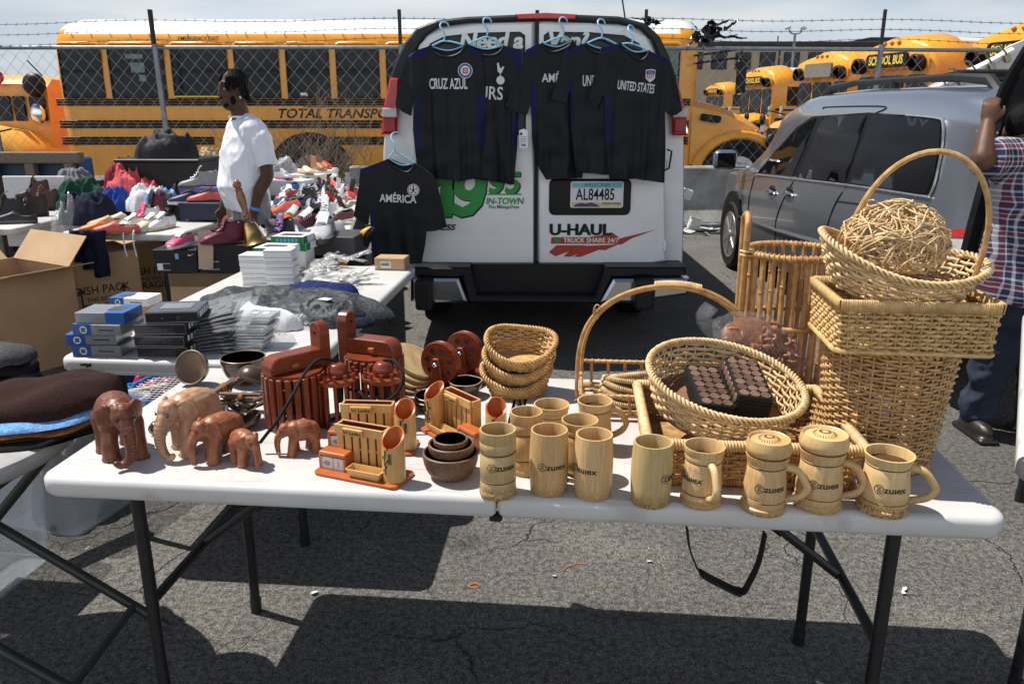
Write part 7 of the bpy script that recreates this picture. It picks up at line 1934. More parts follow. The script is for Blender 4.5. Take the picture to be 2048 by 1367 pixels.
m_orgr = mat('orange_stain', (.42, .105, .022), .35, var=.15, coat=.3, scale=12)
m_coco = mat('coconut_shell', (.035, .018, .010), .30, col2=(.075, .045, .026), scale=30, coat=.4, detail=8)
m_cocoin = mat('coconut_inside', (.16, .085, .042), .4, col2=(.30, .19, .11), scale=12)
m_cwood = mat('palm_wood', (.085, .042, .024), .55, col2=(.19, .10, .058), scale=120, bump=.2, bscale=220, bdist=.001)
m_pale = mat('pale_leaf_plate', (.55, .38, .18), .5, col2=(.70, .54, .31), stretch=(30, 4, 4), scale=3)

# ------------------------------------------------------------------ bamboo cups
def zof(P, px, py): return at(px, py, Y=P.y).z - P.z
def logo(o, rf, zc, ang, size=.0135):
 """round mark and word burnt on the side of a cup, wrapped on radius rf(z)"""
 def wrap(x, y, z, a0=ang):
  r = rf(zc + y) + .0007 + z * .2; a = a0 + x / rf(zc)
  return (r * math.sin(a), -r * math.cos(a), zc + y)
 text('zuıex', size * 1.38, m_ink, o, fn=lambda x, y, z: wrap(x + size * .80, y, z), bold=.02, sx=1.12, ext=.0001, res=4)
 b = MB(); R_ = size * .66
 ring = [wrap(-size * 1.55 + R_ * math.cos(2 * PI * i / 24), R_ * math.sin(2 * PI * i / 24), 0) for i in range(24)]
 b.tube(ring, .0006, 4, closed=True)
 zz = [(-.45, .42), (.45, .42), (-.42, -.42), (.5, -.42)]
 b.tube([wrap(-size * 1.55 + R_ * x, R_ * y, 0) for x, y in zz], .0009, 4)
 b.obj('emblem', m_ink, o, recalc=False)
def cup(label, px, pyb, pyt, rpx, kind, m, ang=None, handle=None, lid=False, hl=1.0):
 P = at(px, pyb, z=TZ + .0005); k = depth(P) / CF; r = rpx * k
 P.y += 0; H = zof(P, px, pyt)
 o = thing('bamboo_mug' if handle is not None else 'bamboo_cup', label, 'mug' if handle is not None else 'cup', P, 0, 'bamboo cups and mugs on the table')
 if kind == 'plain': outer = [(.93, 0), (.96, .012), (1, .25), (1.02, .5), (1.0, .75), (.96, .95), (.95, 1)]
 elif kind == 'ring': outer = [(1.0, 0), (1.03, .02), (1.03, .09), (1.0, .10), (1.0, .105), (1.01, .13), (.99, .17), (.985, .24), (.97, .245), (.985, .25), (.985, .265), (.97, .27), (.985, .275), (.99, .66), (.97, .665), (.99, .67), (.99, .685), (.97, .69), (.99, .695), (1.0, .83), (.985, .835), (1.0, .84), (.99, 1)]
 elif kind == 'waist': outer = [(.98, 0), (1.03, .02), (1.03, .075), (.95, .09), (.98, .11), (1.0, .14), (1.0, .17), (.93, .20), (.96, .24), (.955, .245), (.97, .26), (.975, .36), (.93, .52), (.885, .66), (.90, .76), (.885, .765), (.905, .78), (.95, .87), (.94, .875), (.97, .89), (1.0, 1)]
 elif kind == 'keg': outer = [(1.0, 0), (1.05, .02), (1.05, .10), (.96, .125), (.98, .15), (.98, .22), (.955, .225), (.975, .24), (.955, .25), (.97, .27), (.99, .36), (.96, .5), (.90, .66), (.88, .80), (.87, .805), (.89, .83), (.875, .835), (.90, .86), (.97, .95), (1.0, 1)]
 rt = outer[-1][0]
 inner = [(rt - .09, 1.0), (rt - .10, .985), (.82, .3), (.80, .06), (0, .05)] if kind != 'waist' else [(rt - .07, 1.0), (rt - .09, .98), (.78, .62), (.82, .3), (.80, .08), (0, .07)]
 b = MB(); b.lathe([(0, 0)] + [(p * r, z * H) for p, z in outer + inner], 40)
 body = b.obj('body', m, o, angle=50)
 def rf(z):
  t = z / H
  for a, c in zip(outer, outer[1:]):
   if a[1] <= t <= c[1]: return r * (a[0] + (c[0] - a[0]) * (t - a[1]) / max(1e-6, c[1] - a[1]))
  return r
 for t in ((.255, .68) if kind == 'ring' else (.23, .77) if kind == 'waist' else (.23, .82) if kind == 'keg' else ()):
  b = MB(); b.lathe([(rf(t * H) + .0004, t * H - .0012), (rf(t * H) + .0007, t * H), (rf(t * H) + .0004, t * H + .0012)], 40); b.obj('burnt_ring', m_burn, o, recalc=False)
 if ang is not None: logo(o, rf, H * .5, R(ang))
 if handle is not None:
  a = R(handle); d = Vector((math.sin(a), -math.cos(a), 0)); b = MB()
  z0, z1 = H * (.22 if kind == 'keg' else .2), H * .80
  pts = [d * (rf(z1) - .004) + Vector((0, 0, z1)), d * (rf(z1) + .022 * hl) + Vector((0, 0, z1 - .006)), d * (rf(z1) + .040 * hl) + Vector((0, 0, z1 - .032)), d * (rf(z1) + .042 * hl) + Vector((0, 0, (z0 + z1) / 2 - .008)), d * (rf(z0) + .026 * hl) + Vector((0, 0, z0 + .010)), d * (rf(z0) - .004) + Vector((0, 0, z0 - .002))]
  b.tube(smooth_path(pts, 6), .0078, 10); b.obj('handle', m_bamL, o)
 if lid:
  b = MB(); b.lathe([(0, H + .001), (r * .9, H + .001), (r * 1.02, H + .006), (r * 1.04, H + .018), (r * .97, H + .030), (r * .95, H + .034), (r * .88, H + .032), (r * .85, H + .028), (r * .5, H + .031), (r * .3, H + .036), (0, H + .038)], 40)
  l = b.obj('lid', m_bamL, o, angle=50)
  b = MB()
  for i in range(24):
   q = 2 * PI * i / 24; b.tube([(r * .16 * math.cos(q), r * .16 * math.sin(q), H + .0375), (r * .5 * math.cos(q), r * .5 * math.sin(q), H + .0315)], .0008, 4)
  b.obj('burnt_star', m_burn, l, recalc=False)
 return o
cup('pale bamboo tumbler with ring grooves and burnt logo, standing beside the nested dark bowls', 996, 985, 857, 36, 'ring', m_bamg, 12)
cup('bamboo tumbler with ring grooves but no mark, in the second row behind the marked ones', 1052, 940, 822, 32, 'ring', m_bam)
cup('wide rimmed bamboo mug at the back beside the willow baskets', 1102, 893, 807, 35, 'waist', m_bamL)
cup('plain barrel shaped bamboo tumbler with the whole burnt logo, just right of the table seam', 1097, 978, 858, 38, 'plain', m_bam, 6)
cup('flared bamboo mug standing between two plain tumblers and the wicker trays', 1157, 950, 838, 36, 'waist', m_bamL)
cup('wide bamboo mug with handle standing before the rattan tray', 1187, 893, 800, 35, 'keg', m_bamL, None, 100)
cup('plain bamboo tumbler with only the end of its burnt logo showing', 1185, 986, 867, 38, 'plain', m_bam, -42)
cup('plain bamboo tumbler standing alone before the corner of the square wicker basket', 1300, 1001, 882, 40, 'plain', m_bamg, 58)
cup('waisted bamboo mug whose handle points straight at the viewer', 1401, 1002, 890, 40, 'waist', m_bam, -62, 8, hl=.9)
cup('lidded bamboo tankard with the whole burnt logo, beside the mug with its handle forward', 1525, 1015, 906, 42, 'keg', m_bam, -4, 72, True)
cup('lidded bamboo tankard standing between another tankard and the open mug', 1633, 1008, 896, 45, 'keg', m_bam, -10, 72, True)
cup('open bamboo mug with large round handle at the end of the cup row', 1763, 1016, 905, 47, 'keg', m_bamL, -14, 70, False, 1.15)

# ------------------------------------------------------------------ carved elephants
def carved(name, c1, c2, c3):
 m = mat(name, c1, .42, col2=c2, stretch=(22, 9, 6), scale=4.5, detail=8, coat=.05, bump=.35, bdist=.002, var=.3)
 return m
m_el1 = carved('carved_teak', (.075, .018, .007), (.20, .060, .024), 0)
m_el2 = carved('carved_pale', (.27, .125, .065), (.50, .30, .18), 0)
m_el3 = carved('carved_red', (.17, .046, .018), (.34, .125, .055), 0)
m_dent = mat('carved_line', (.035, .012, .006), .6)
def elephant(label, px, py, face, h, m, trunk=1, curl=1):
 P = at(px, py, z=TZ); o = thing('carved_elephant', label, 'carving', P, math.atan2(face[0], -face[1]), 'carved wooden elephants')
 mb = MB(); B = mb.ball            # built for height 1 looking along -Y
 B((0, .24, .66), (.30, .44, .315), 20); B((0, .05, .72), (.26, .26, .25), 16); B((0, .5, .63), (.25, .24, .27), 16)
 B((0, -.22, .74), (.175, .19, .20), 16); B((.075, -.24, .845), (.08, .10, .085), 12); B((-.075, -.24, .845), (.08, .10, .085), 12); B((0, -.31, .66), (.13, .13, .15), 14)
 pts = [(0, -.34, .66), (0, -.42, .56), (0, -.455, .44), (0, -.465, .32), (.02 * trunk, -.46, .21), (.07 * trunk, -.455, .12), (.16 * trunk, -.45, .085), (.22 * trunk, -.45, .13 if curl else .08)]
 pts = smooth_path(pts, 7); n = len(pts)
 rs = [(.118 - .072 * (i / (n - 1)) ** .8) * (1 + (.055 if i % 3 == 0 else -.02)) for i in range(n)]
 mb.tube(pts, rs, 14); B(pts[-1], rs[-1], 10); B(pts[0], .12, 12)
 for s in (-1, 1):
  rotE = Matrix.Rotation(s * -.62, 3, 'Z') @ Matrix.Rotation(s * .12, 3, 'Y')
  B((s * .235, -.07, .70), (.035, .165, .19), 16, rot=rotE); B((s * .25, .0, .57), (.032, .10, .12), 12, rot=rotE); B((s * .20, -.10, .87), (.045, .09, .06), 10, rot=rotE)
  limb(mb, [(s * .17, -.02, .55), (s * .175, -.07 * s - .02, .3), (s * .18, -.09 * s - .03, .06)], [.145, .118, .125], 14)
  limb(mb, [(s * .16, .5, .55), (s * .175, .53 + .05 * s, .3), (s * .18, .52 + .06 * s, .06)], [.16, .118, .125], 14)
  mb.lathe([(0, 0), (.135, 0), (.138, .03), (.12, .07), (0, .07)], 18, c=(s * .18, -.09 * s - .03, 0)); mb.lathe([(0, 0), (.135, 0), (.138, .03), (.12, .07), (0, .07)], 18, c=(s * .18, .52 + .06 * s, 0))
 mb.tube([(0, .70, .72), (.02, .75, .55), (.04, .73, .36), (.04, .72, .28)], [.04, .028, .02, .028], 8)
 me = remesh(mb, .0135, 2); me.transform(Matrix.Scale(h, 4)); link('body', me, m, o)
 for s in (-1, 1):
  b = MB(); b.ball((s * .122 * h, -.375 * h, .735 * h), (.017 * h, .02 * h, .02 * h), 10); b.obj('eye', m_dent, o)
  b = MB(); b.tube([Vector((s * x, y, z)) * h for x, y, z in ((.085, -.405, .76), (.12, -.39, .785), (.15, -.36, .765))], .006 * h, 5); b.obj('eyelid', m_dent, o)
 b = MB()
 for i in range(5, n - 10, 3):
  p = Vector(pts[i]); q = rs[i] * .97
  b.tube([p + Vector((q * math.sin(a), -q * math.cos(a), -.0)) for a in (-.8, -.4, 0, .4, .8)], .007, 4)
 b.v = [tuple(Vector(v) * h) for v in b.v]; b.obj('trunk_lines', m_dent, o, recalc=False)
 b = MB()
 for sx, sy in ((.18, -.03), (-.18, -.03)):
  for k in (-1, 0, 1):
   a = k * .55; cx, cy = sx, sy - (.09 if sx > 0 else -.09)
   b.ball(((cx + .132 * math.sin(a)) * h, (cy - .132 * math.cos(a)) * h, .035 * h), (.022 * h, .012 * h, .026 * h), 8)
 b.obj('toenails', m, o, recalc=False)
 return o
elephant('large dark brown carved wooden elephant, biggest of the herd', 252, 915, (.62, -.78), .158, m_el1, -1)
elephant('pale wooden elephant with yellowish face, second biggest of the herd', 372, 900, (-.42, -.91), .150, m_el2, 1)
elephant('mid sized red brown wooden elephant whose trunk hangs straight down', 428, 918, (-.62, -.78), .112, m_el3, .3, 0)
elephant('small wooden elephant facing the letter racks, its head turned to the smallest one', 500, 930, (.72, -.69), .086, m_el3, -.2, 0)
elephant('small wooden elephant facing the rest of the herd at the lantern foot', 590, 905, (-.90, -.43), .084, m_el3, .6)

# ------------------------------------------------------------------ mahogany slatted lanterns
def lantern(label, px, py, arm, r, H):
 P = at(px, py, z=TZ); P.y += r
 o = thing('wall_lantern', label, 'lantern', P, math.atan2(arm[0], -arm[1]), 'mahogany slatted lanterns')
 b = MB(); b.lathe([(0, H - .012), (r * .93, H - .012), (r * .97, H - .006), (r * .97, H), (0, H)], 36); b.obj('top_disc', m_red2, o)
 b = MB(); b.lathe([(r * .6, .012), (r * .9, .012), (r * .9, .026), (r * .6, .026)], 36, close=True); b.obj('base_ring', m_red2, o)
 n = 22
 for i in range(n):
  a = 2 * PI * i / n; b = MB()
  b.box((0, -r, H / 2 - .004), (r * .20, .011, H - .004), bev=.003, seg=2)
  b.v = [tuple(Matrix.Rotation(a, 3, 'Z') @ Vector(v)) for v in b.v]; b.obj('slat', m_red2, o)
 b = MB(); b.lathe([(.016, .03), (.018, .05), (.018, H - .014)], 16); b.obj('lamp_holder', m_blk, o)
 w_ = .052; L0, L1 = -.075, .068
 pr = [(L1, H + .001), (L1, H + .044), (L0 + .03, H + .044)] + [(L0 + .03 - .03 * math.sin(k * PI / 12), H + .014 + .030 * math.cos(k * PI / 12)) for k in range(1, 6)] + [(L0, H + .012), (L0, H + .001)]
 b = MB(); b.prism(pr, -w_ / 2, w_ / 2, axis='x', bev=.003); b.obj('arm', m_red2, o, angle=30)
 pl = [(-w_ / 2, H - .03), (w_ / 2, H - .03), (w_ / 2, H + .085)] + [(w_ / 2 * math.cos(k * PI / 12), H + .085 + w_ / 2 * math.sin(k * PI / 12)) for k in range(1, 12)] + [(-w_ / 2, H + .085)]
 b = MB(); b.prism(pl, L1, L1 + .030, axis='y', bev=.003); br = b.obj('bracket', m_red2, o, angle=30)
 b = MB(); b.lathe([(0, 0), (.004, 0), (.004, .004), (0, .004)], 8); b.v = [(v[0], L1 - .0025 + v[2], H + .082 + v[1]) for v in b.v]; b.obj('screw_hole', m_blk, br)
 for s in (-1, 1):
  b = MB(); b.box((s * (w_ / 2 + .004), -.01, H + .018), (.010, .016, .010), bev=.001); b.obj('peg', m_orgr, o)
lantern('mahogany slatted lantern with arm pointing towards the elephants', 580, 868, (-.72, -.70), .076, .150)
lantern('mahogany slatted lantern with arm pointing towards the twin wheels', 744, 828, (.93, -.36), .076, .150)
def pendant(label, px, pyt, pyb, cord):
 P = at(px, pyb, z=TZ); r = .056; P.y += r; H = .128
 o = thing('pendant_lantern', label, 'lantern', P, 0, 'mahogany pendant lanterns')
 b = MB(); b.lathe([(0, H - .012), (r * .96, H - .012), (r, H - .006), (r, H), (0, H)], 36); b.obj('top_disc', m_orgr if False else m_red2, o)
 b = MB(); b.lathe([(r * .5, 0), (r * .96, 0), (r * .96, .010), (r * .5, .010)], 36, close=True); b.obj('base_ring', m_red2, o)
 for i in range(11):
  a = 2 * PI * i / 11 + .2; c = (.85 * r * math.cos(a), .85 * r * math.sin(a))
  b = MB(); b.tube([(c[0], c[1], .004), (c[0], c[1], H + .016)], .0048, 8); b.obj('rod', m_red2, o)
 b = MB(); b.lathe([(0, H), (.024, H), (.0275, H + .012), (.025, H + .024), (.018, H + .034), (.015, H + .036), (0, H + .036)], 24); b.obj('cap', m_red2, o)
 b = MB(); b.lathe([(0, .06), (.012, .06), (.015, H - .012)], 14); b.obj('lamp_holder', m_blk, o)
 T = P + Vector((0, 0, H + .03))
 b = MB(); pts = smooth_path([T] + [Vector(q) for q in cord], 8); b.tube([p - P for p in pts], .0042, 8); b.obj('cord', m_rub, o)
a = lambda px, py, Y: at(px, py, Y=Y)
pendant('mahogany pendant lantern whose black cord runs down to the elephants', 672, 0, 862, [a(672, 722, 1.95), a(640, 718, 1.92), a(610, 745, 1.86), a(585, 790, 1.80), a(555, 840, 1.765), a(533, 868, 1.755), a(520, 885, 1.75)])
pendant('mahogany pendant lantern whose black cord loops over its own disc', 764, 0, 858, [a(770, 720, 1.96), a(790, 722, 1.93), a(806, 748, 1.90), a(798, 780, 1.885), a(770, 802, 1.88), a(735, 800, 1.885), a(720, 785, 1.90), a(700, 778, 1.95)])

# ------------------------------------------------------------------ twin wheel stand
P = at(872, 792, z=TZ)
o = thing('wheel_stand', 'mahogany stand with two grooved pulley wheels with round holes', 'wheel stand', P, R(-28))
b = MB(); b.prism(rrect(.15, .25, .006, 3, .0, .10), .0, .02, bev=.003); b.obj('base', m_red2, o)
def pulley(cx, cy, cz, r):
 b = MB(); th = .013
 hs = [[(r * .60 * math.cos(k * 2 * PI / 7 + .3) + r * .175 * math.cos(-2 * PI * i / 12), r * .60 * math.sin(k * 2 * PI / 7 + .3) + r * .175 * math.sin(-2 * PI * i / 12)) for i in range(12)] for k in range(7)]
 disc = [(r * math.cos(2 * PI * i / 40), r * math.sin(2 * PI * i / 40)) for i in range(40)]
 for yy in (-th, th): patch(disc, r * .17, lambda x, z, yy=yy: (cx + x, cy + yy, cz + z), b, holes=hs, smooth=False)
 for h in hs:
  n = len(h); b.add([(cx + x, cy - th, cz + z) for x, z in h] + [(cx + x, cy + th, cz + z) for x, z in h], [(i, (i + 1) % n, n + (i + 1) % n, n + i) for i in range(n)])
 n = 40; rg = [(r, -th), (r * 1.03, -th * .7), (r * 1.03, -th * .25), (r * .9, 0), (r * 1.03, th * .25), (r * 1.03, th * .7), (r, th)]
 vs = [(cx + q * math.cos(2 * PI * i / n), cy + y, cz + q * math.sin(2 * PI * i / n)) for q, y in rg for i in range(n)]
 b.add(vs, [(k * n + i, k * n + (i + 1) % n, (k + 1) * n + (i + 1) % n, (k + 1) * n + i) for k in range(len(rg) - 1) for i in range(n)])
 return b
for (cx, cy) in ((0.0, .03), (.005, .155)):
 w_ = pulley(cx, cy, .094, .060).obj('wheel', m_red2, o, recalc=False)
 b = MB(); b.ball((cx, cy - .033, .094), (.007, .005, .007), 10); b.tube([(cx, cy - .034, .094), (cx, cy + .03, .094)], .004, 8); b.obj('bolt', m_chrome, w_)
 for s in (-1, 1):
  b = MB(); b.prism([(cx - .020, .018), (cx + .020, .018), (cx + .014, .10), (cx + .008, .112), (cx - .008, .112), (cx - .014, .10)], cy + s * .024 - .006, cy + s * .024 + .006, axis='y', bev=.002); b.obj('upright', m_red2, o)

# ------------------------------------------------------------------ bowls
def bowl(name, label, cat, P, r, h, m_out, m_in, th=.004, group=None, rot=None, foot=.35, sx=1, sy=1, wob=0):
 b = MB(); k = 10
 out = [(r * (foot + (1 - foot) * math.sin(PI / 2 * i / k)), h * (1 - math.cos(PI / 2 * i / k))) for i in range(k + 1)]
 inn = [(max(0, q - th), z + th * (1 - i / k)) for i, (q, z) in enumerate(out)][::-1]
 fn = (lambda a, z: 1 + wob * noise.noise((math.cos(a) * 1.5, math.sin(a) * 1.5, r * 50))) if wob else None
 b.lathe([(0, 0)] + out, 36, 0, sx=sx, sy=sy, fn=fn); n0 = len(b.f)
 b.lathe([(out[-1][0], out[-1][1])] + [(out[-1][0] - th * .5, out[-1][1] + th * .3)] + inn + [(0, inn[-1][1])], 36, 1, sx=sx, sy=sy, fn=fn)
 o = b.obj(name, [m_out, m_in], angle=60); o.location = P
 if rot: o.rotation_euler = rot
 return tag(o, label, cat, group)
P = at(902, 950, z=TZ)
g_ = 'nested palm wood bowls'
bowl('wooden_bowl', 'largest speckled dark palm wood bowl holding the two smaller ones', 'bowl', P, .0625, .058, m_cwood, m_cwood, .006, g_, foot=.5)
bowl('wooden_bowl', 'middle speckled dark palm wood bowl of the nested three', 'bowl', P + Vector((.002, .002, .040)), .052, .038, m_cwood, m_cwood, .006, g_, foot=.55)
bowl('wooden_bowl', 'smallest speckled dark palm wood bowl, topmost of the nested three', 'bowl', P + Vector((.001, .0, .062)), .039, .028, m_cwood, m_cwood, .005, g_, foot=.6)
P = at(822, 778, z=TZ + .002)
for i in range(5):
 bowl('leaf_plate', ['pale leaf plate at the very bottom of the stack behind the lantern', 'pale leaf plate second from the bottom of its stack', 'pale leaf plate in the middle of its stack behind the lantern', 'pale leaf plate second from the top of its stack', 'pale streaked leaf plate on top of the stack behind the lantern'][i], 'plate', P + Vector((-.01 + .003 * i, .03 + .004 * i, .011 * i + .012)), .088 - .001 * i, .026, m_pale, m_pale, .0025, 'pale leaf plates in a stack', rot=(.42, .10, .2 * i), foot=.62, sx=.8)
P = at(866, 828, z=TZ)
bowl('shell_bowl', 'lower of the two small striped wood bowls beside the twin wheels', 'bowl', P + Vector((0, .04, 0)), .054, .030, m_coco, m_pale, .004, None, foot=.45, wob=.06)
bowl('shell_bowl', 'upper of the two small striped wood bowls beside the twin wheels', 'bowl', P + Vector((0.001, .041, .012)), .054, .030, m_coco, m_pale, .004, None, foot=.45, wob=.06)
P = at(930, 800, z=TZ)
bowl('coconut_bowl', 'rough half coconut shell standing between the twin wheels and the willow baskets', 'bowl', P + Vector((0, .04, 0)), .048, .045, m_coco, mat('coconut_flesh', (.30, .20, .11), .6, col2=(.46, .33, .20), scale=60), .004, None, foot=.2, wob=.1)
P = at(480, 775, z=TZ)
bowl('coconut_bowl', 'polished coconut shell bowl standing upright beside the slatted lantern', 'bowl', P + Vector((0, .05, .0)), .066, .080, mat('coconut_flecked', (.030, .017, .012), .28, col2=(.060, .038, .026), stretch=(14, 14, 60), scale=3, coat=.5), m_cocoin, .004, None, foot=.25)
P = at(392, 775, z=TZ)
bowl('coconut_bowl', 'coconut shell bowl tipped on its side showing its hollow behind the pale elephant', 'bowl', P + Vector((-.006, .060, .040)), .052, .050, m_coco, m_cocoin, .004, None, foot=.2, rot=(R(68), 0, R(-12)))
P = at(512, 800, z=TZ)
bowl('coconut_bowl', 'glossy coconut shell lying face down on the spoon handles', 'bowl', P + Vector((-.01, .06, .080)), .046, .042, m_coco, m_cocoin, .004, None, foot=.2, rot=(R(150), R(18), 0))
m_stick = mat('spoon_handle', (.10, .05, .028), .5, col2=(.19, .105, .06), stretch=(8, 8, 30), scale=4)
def bundle(label, p0, p1, n, seed, r=.0048):
 b = MB(); rr = random.Random(seed); d = (p1 - p0); t = thing('spoon_bundle', label, 'spoons', p0)
 for i in range(n):
  o_ = Vector((rr.uniform(-.010, .010), rr.uniform(-.01, .01), rr.uniform(0, .014))); e = d * rr.uniform(.9, 1.05) + Vector((rr.uniform(-.012, .012), rr.uniform(-.01, .01), rr.uniform(-.004, .006)))
  b = MB(); b.tube([o_, o_ + e * .5, o_ + e], [r, r * 1.05, r * .9], 8); b.obj('handle', m_stick, t)
 b = MB(); c = d * .45
 for k in range(3): b.lathe([(.016, 0), (.018, .002), (.016, .004)], 14);
 b.v = [tuple(rot_to(d) @ Vector((v[0], v[1] * .8, v[2] + .004 * (i // 42))) + c + Vector((0, 0, .006))) for i, v in enumerate(b.v)]
 b.obj('twine', mat('tan_twine', (.30, .13, .05), .8), t, recalc=False)
bundle('tied bundle of coconut wood spoons slanting up behind the pale elephant', at(418, 795, z=TZ + .02), at(478, 762, z=TZ + .055), 5, 2)
bundle('tied bundle of coconut wood spoons lying flat by the slatted lantern', at(446, 795, z=TZ + .03), at(528, 800, z=TZ + .035), 6, 5)
def ladle(label, P, ang, tilt, r=.034, rot=None):
 t = thing('coconut_ladle', label, 'ladle', P, ang)
 b = MB(); k = 8
 out = [(r * math.sin(PI / 2 * i / k), r * .7 * (1 - math.cos(PI / 2 * i / k))) for i in range(k + 1)]
 inn = [(max(0, q - .003), z + .003) for q, z in out][::-1]
 b.lathe(out + inn, 24); b.v = [tuple(Matrix.Rotation(tilt, 3, 'Y') @ Vector(v)) for v in b.v]; b.obj('bowl', m_coco, t, angle=60)
 b = MB(); b.tube([(r * .8, 0, .02), (r + .05, .005, .032), (r + .11, .0, .036)], [.0055, .006, .0055], 8); b.obj('handle', m_stick, t)
ladle('dark coconut ladle lying open towards the slatted lantern', at(470, 838, z=TZ + .008), R(30), .5, .036)
ladle('dark coconut ladle whose bowl points at the third elephant', at(508, 850, z=TZ + .002), R(20), -.5, .034)
ladle('upper coconut ladle resting on the other two', at(492, 818, z=TZ + .034), R(24), .25, .026)
ladle('coconut ladle half hidden behind the spoon bundle', at(452, 818, z=TZ + .004), R(95), .2, .030)
b = MB(); b.ball((0, 0, .018), (.016, .020, .018), 16); b.tube([(.0, .012, .02), (.012, .07, .030)], [.010, .008], 10); b.ball((0, -.008, .016), (.0175, .006, .016), 14)
o = b.obj('wooden_pestle', m_coco); o.location = at(314, 868, z=TZ); tag(o, 'small dark round ended pestle lying between the two biggest elephants', 'pestle')

# ------------------------------------------------------------------ bamboo desk sets
m_ctn = mat('calendar_block', (.62, .58, .48), .5, var=.08)
m_film = mat('clear_film', (.9, .92, .95), .12, alpha=.16, rvar=0, var=.02)
def desk_set(label, P, rz, mir=False):
 o = thing('desk_organizer', label, 'desk organizer', P, rz, 'bamboo desk organizers')
 b = MB(); b.prism(rrect(.215, .092, .014, 4, 0, 0), 0, .008, bev=.002); b.obj('base', m_orgr, o)
 x0, x1, y0, y1, z0, z1 = -.078, .050, .012, .040, .008, .108
 b = MB(); b.box(((x0 + x1) / 2, y1 - .002, (z0 + z1) / 2), (x1 - x0, .004, z1 - z0), bev=.001); b.box((x0 + .003, (y0 + y1) / 2, (z0 + z1) / 2), (.006, y1 - y0 - .005, z1 - z0 - .004), bev=.001); b.box((x1 - .003, (y0 + y1) / 2, (z0 + z1) / 2), (.006, y1 - y0 - .005, z1 - z0 - .004), bev=.001)
 cr = b.obj('letter_crate', m_org, o)
 b = MB(); b.box(((x0 + x1) / 2, y0 + .006, z1 - .03), (x1 - x0 - .014, .003, .05)); b.box(((x0 + x1) / 2, y1 - .0055, z1 - .03), (x1 - x0 - .014, .002, .058)); b.box(((x0 + x1) / 2, (y0 + y1) / 2 + .002, .03), (x1 - x0 - .014, y1 - y0 - .012, .03)); b.obj('lining', m_red3, cr)
 for i in range(6):
  x = x0 + .012 + i * (x1 - x0 - .024) / 5
  b = MB(); b.box((x, y0, (z0 + z1) / 2 - .006), (.0165, .005, z1 - z0 - .014), bev=.0015); b.obj('slat', m_org, cr)
 b = MB(); b.box(((x0 + x1) / 2, y0 - .004, z1 - .010), (x1 - x0, .005, .022), bev=.0015); b.obj('top_rail', m_org, cr)
 b = MB(); b.box(((x0 + x1) / 2 - .012, y0 - .010, z1 - .012), (.052, .007, .017), bev=.0015); s = b.obj('name_plate', m_orgr if False else m_org, cr)
 text('Sri Lanka', .0128, m_ink, s, face_at((x0 + x1) / 2 - .012, y0 - .0142, z1 - .0125), bold=.01, ext=.0001)
 # calendar
 b = MB(); b.box((-.068, -.006, .045), (.072, .036, .010), bev=.004, seg=2); b.box((-.1005, -.006, .024), (.007, .036, .034), bev=.002); b.box((-.0355, -.006, .024), (.007, .036, .034), bev=.002); b.box((-.068, .010, .025), (.06, .004, .034)); ca = b.obj('calendar', m_orgr, o)
 for i, x in enumerate((-.083, -.053)):
  b = MB(); b.box((x, -.008, .0225), (.027, .026, .028), bev=.002); cb = b.obj('date_block', m_ctn, ca)
  if i: text('1', .020, m_ink, cb, face_at(x, -.0218, .0225), bold=.02, ext=.0001)
  else:
   b = MB(); b.prism(ell(x, .0225, .009, .006, 20), -.0215, -.021, axis='y'); b.obj('print', m_ink, cb)
 b = MB(); b.prism(rrect(.062, .031, .002, 2, -.068, .0225), -.0232, -.0229, axis='y'); b.obj('wrapper', m_film, ca)
 # tray
 b = MB(); ou = rrect(.088, .034, .003, 2); bo = rrect(.074, .022, .002, 2); n = len(ou)
 T = lambda p, z: (p[0] + .022, p[1] - .026, z)
 ins_ = inset(ou, .003); bi = inset(bo, .001)
 vs = [T(p, .009) for p in bo] + [T(p, .028) for p in ou] + [T(p, .0285) for p in ins_] + [T(p, .013) for p in bi]
 b.add(vs, [(k * n + j, k * n + (j + 1) % n, (k + 1) * n + (j + 1) % n, (k + 1) * n + j) for k in range(3) for j in range(n)] + [tuple(range(n - 1, -1, -1)), tuple(range(3 * n, 4 * n))], 0, False); b.obj('tray', m_org, o)
 pencup(o, (.083, -.008, .008))
 if mir:
  for ch in o.children:
   if ch.name.split('.')[0] in ('calendar', 'tray', 'pen_cup'):
    for q in [ch] + list(ch.children_recursive):
     q.data.transform(Matrix.Scale(-1, 4, (1, 0, 0))); q.data.flip_normals()
 return o
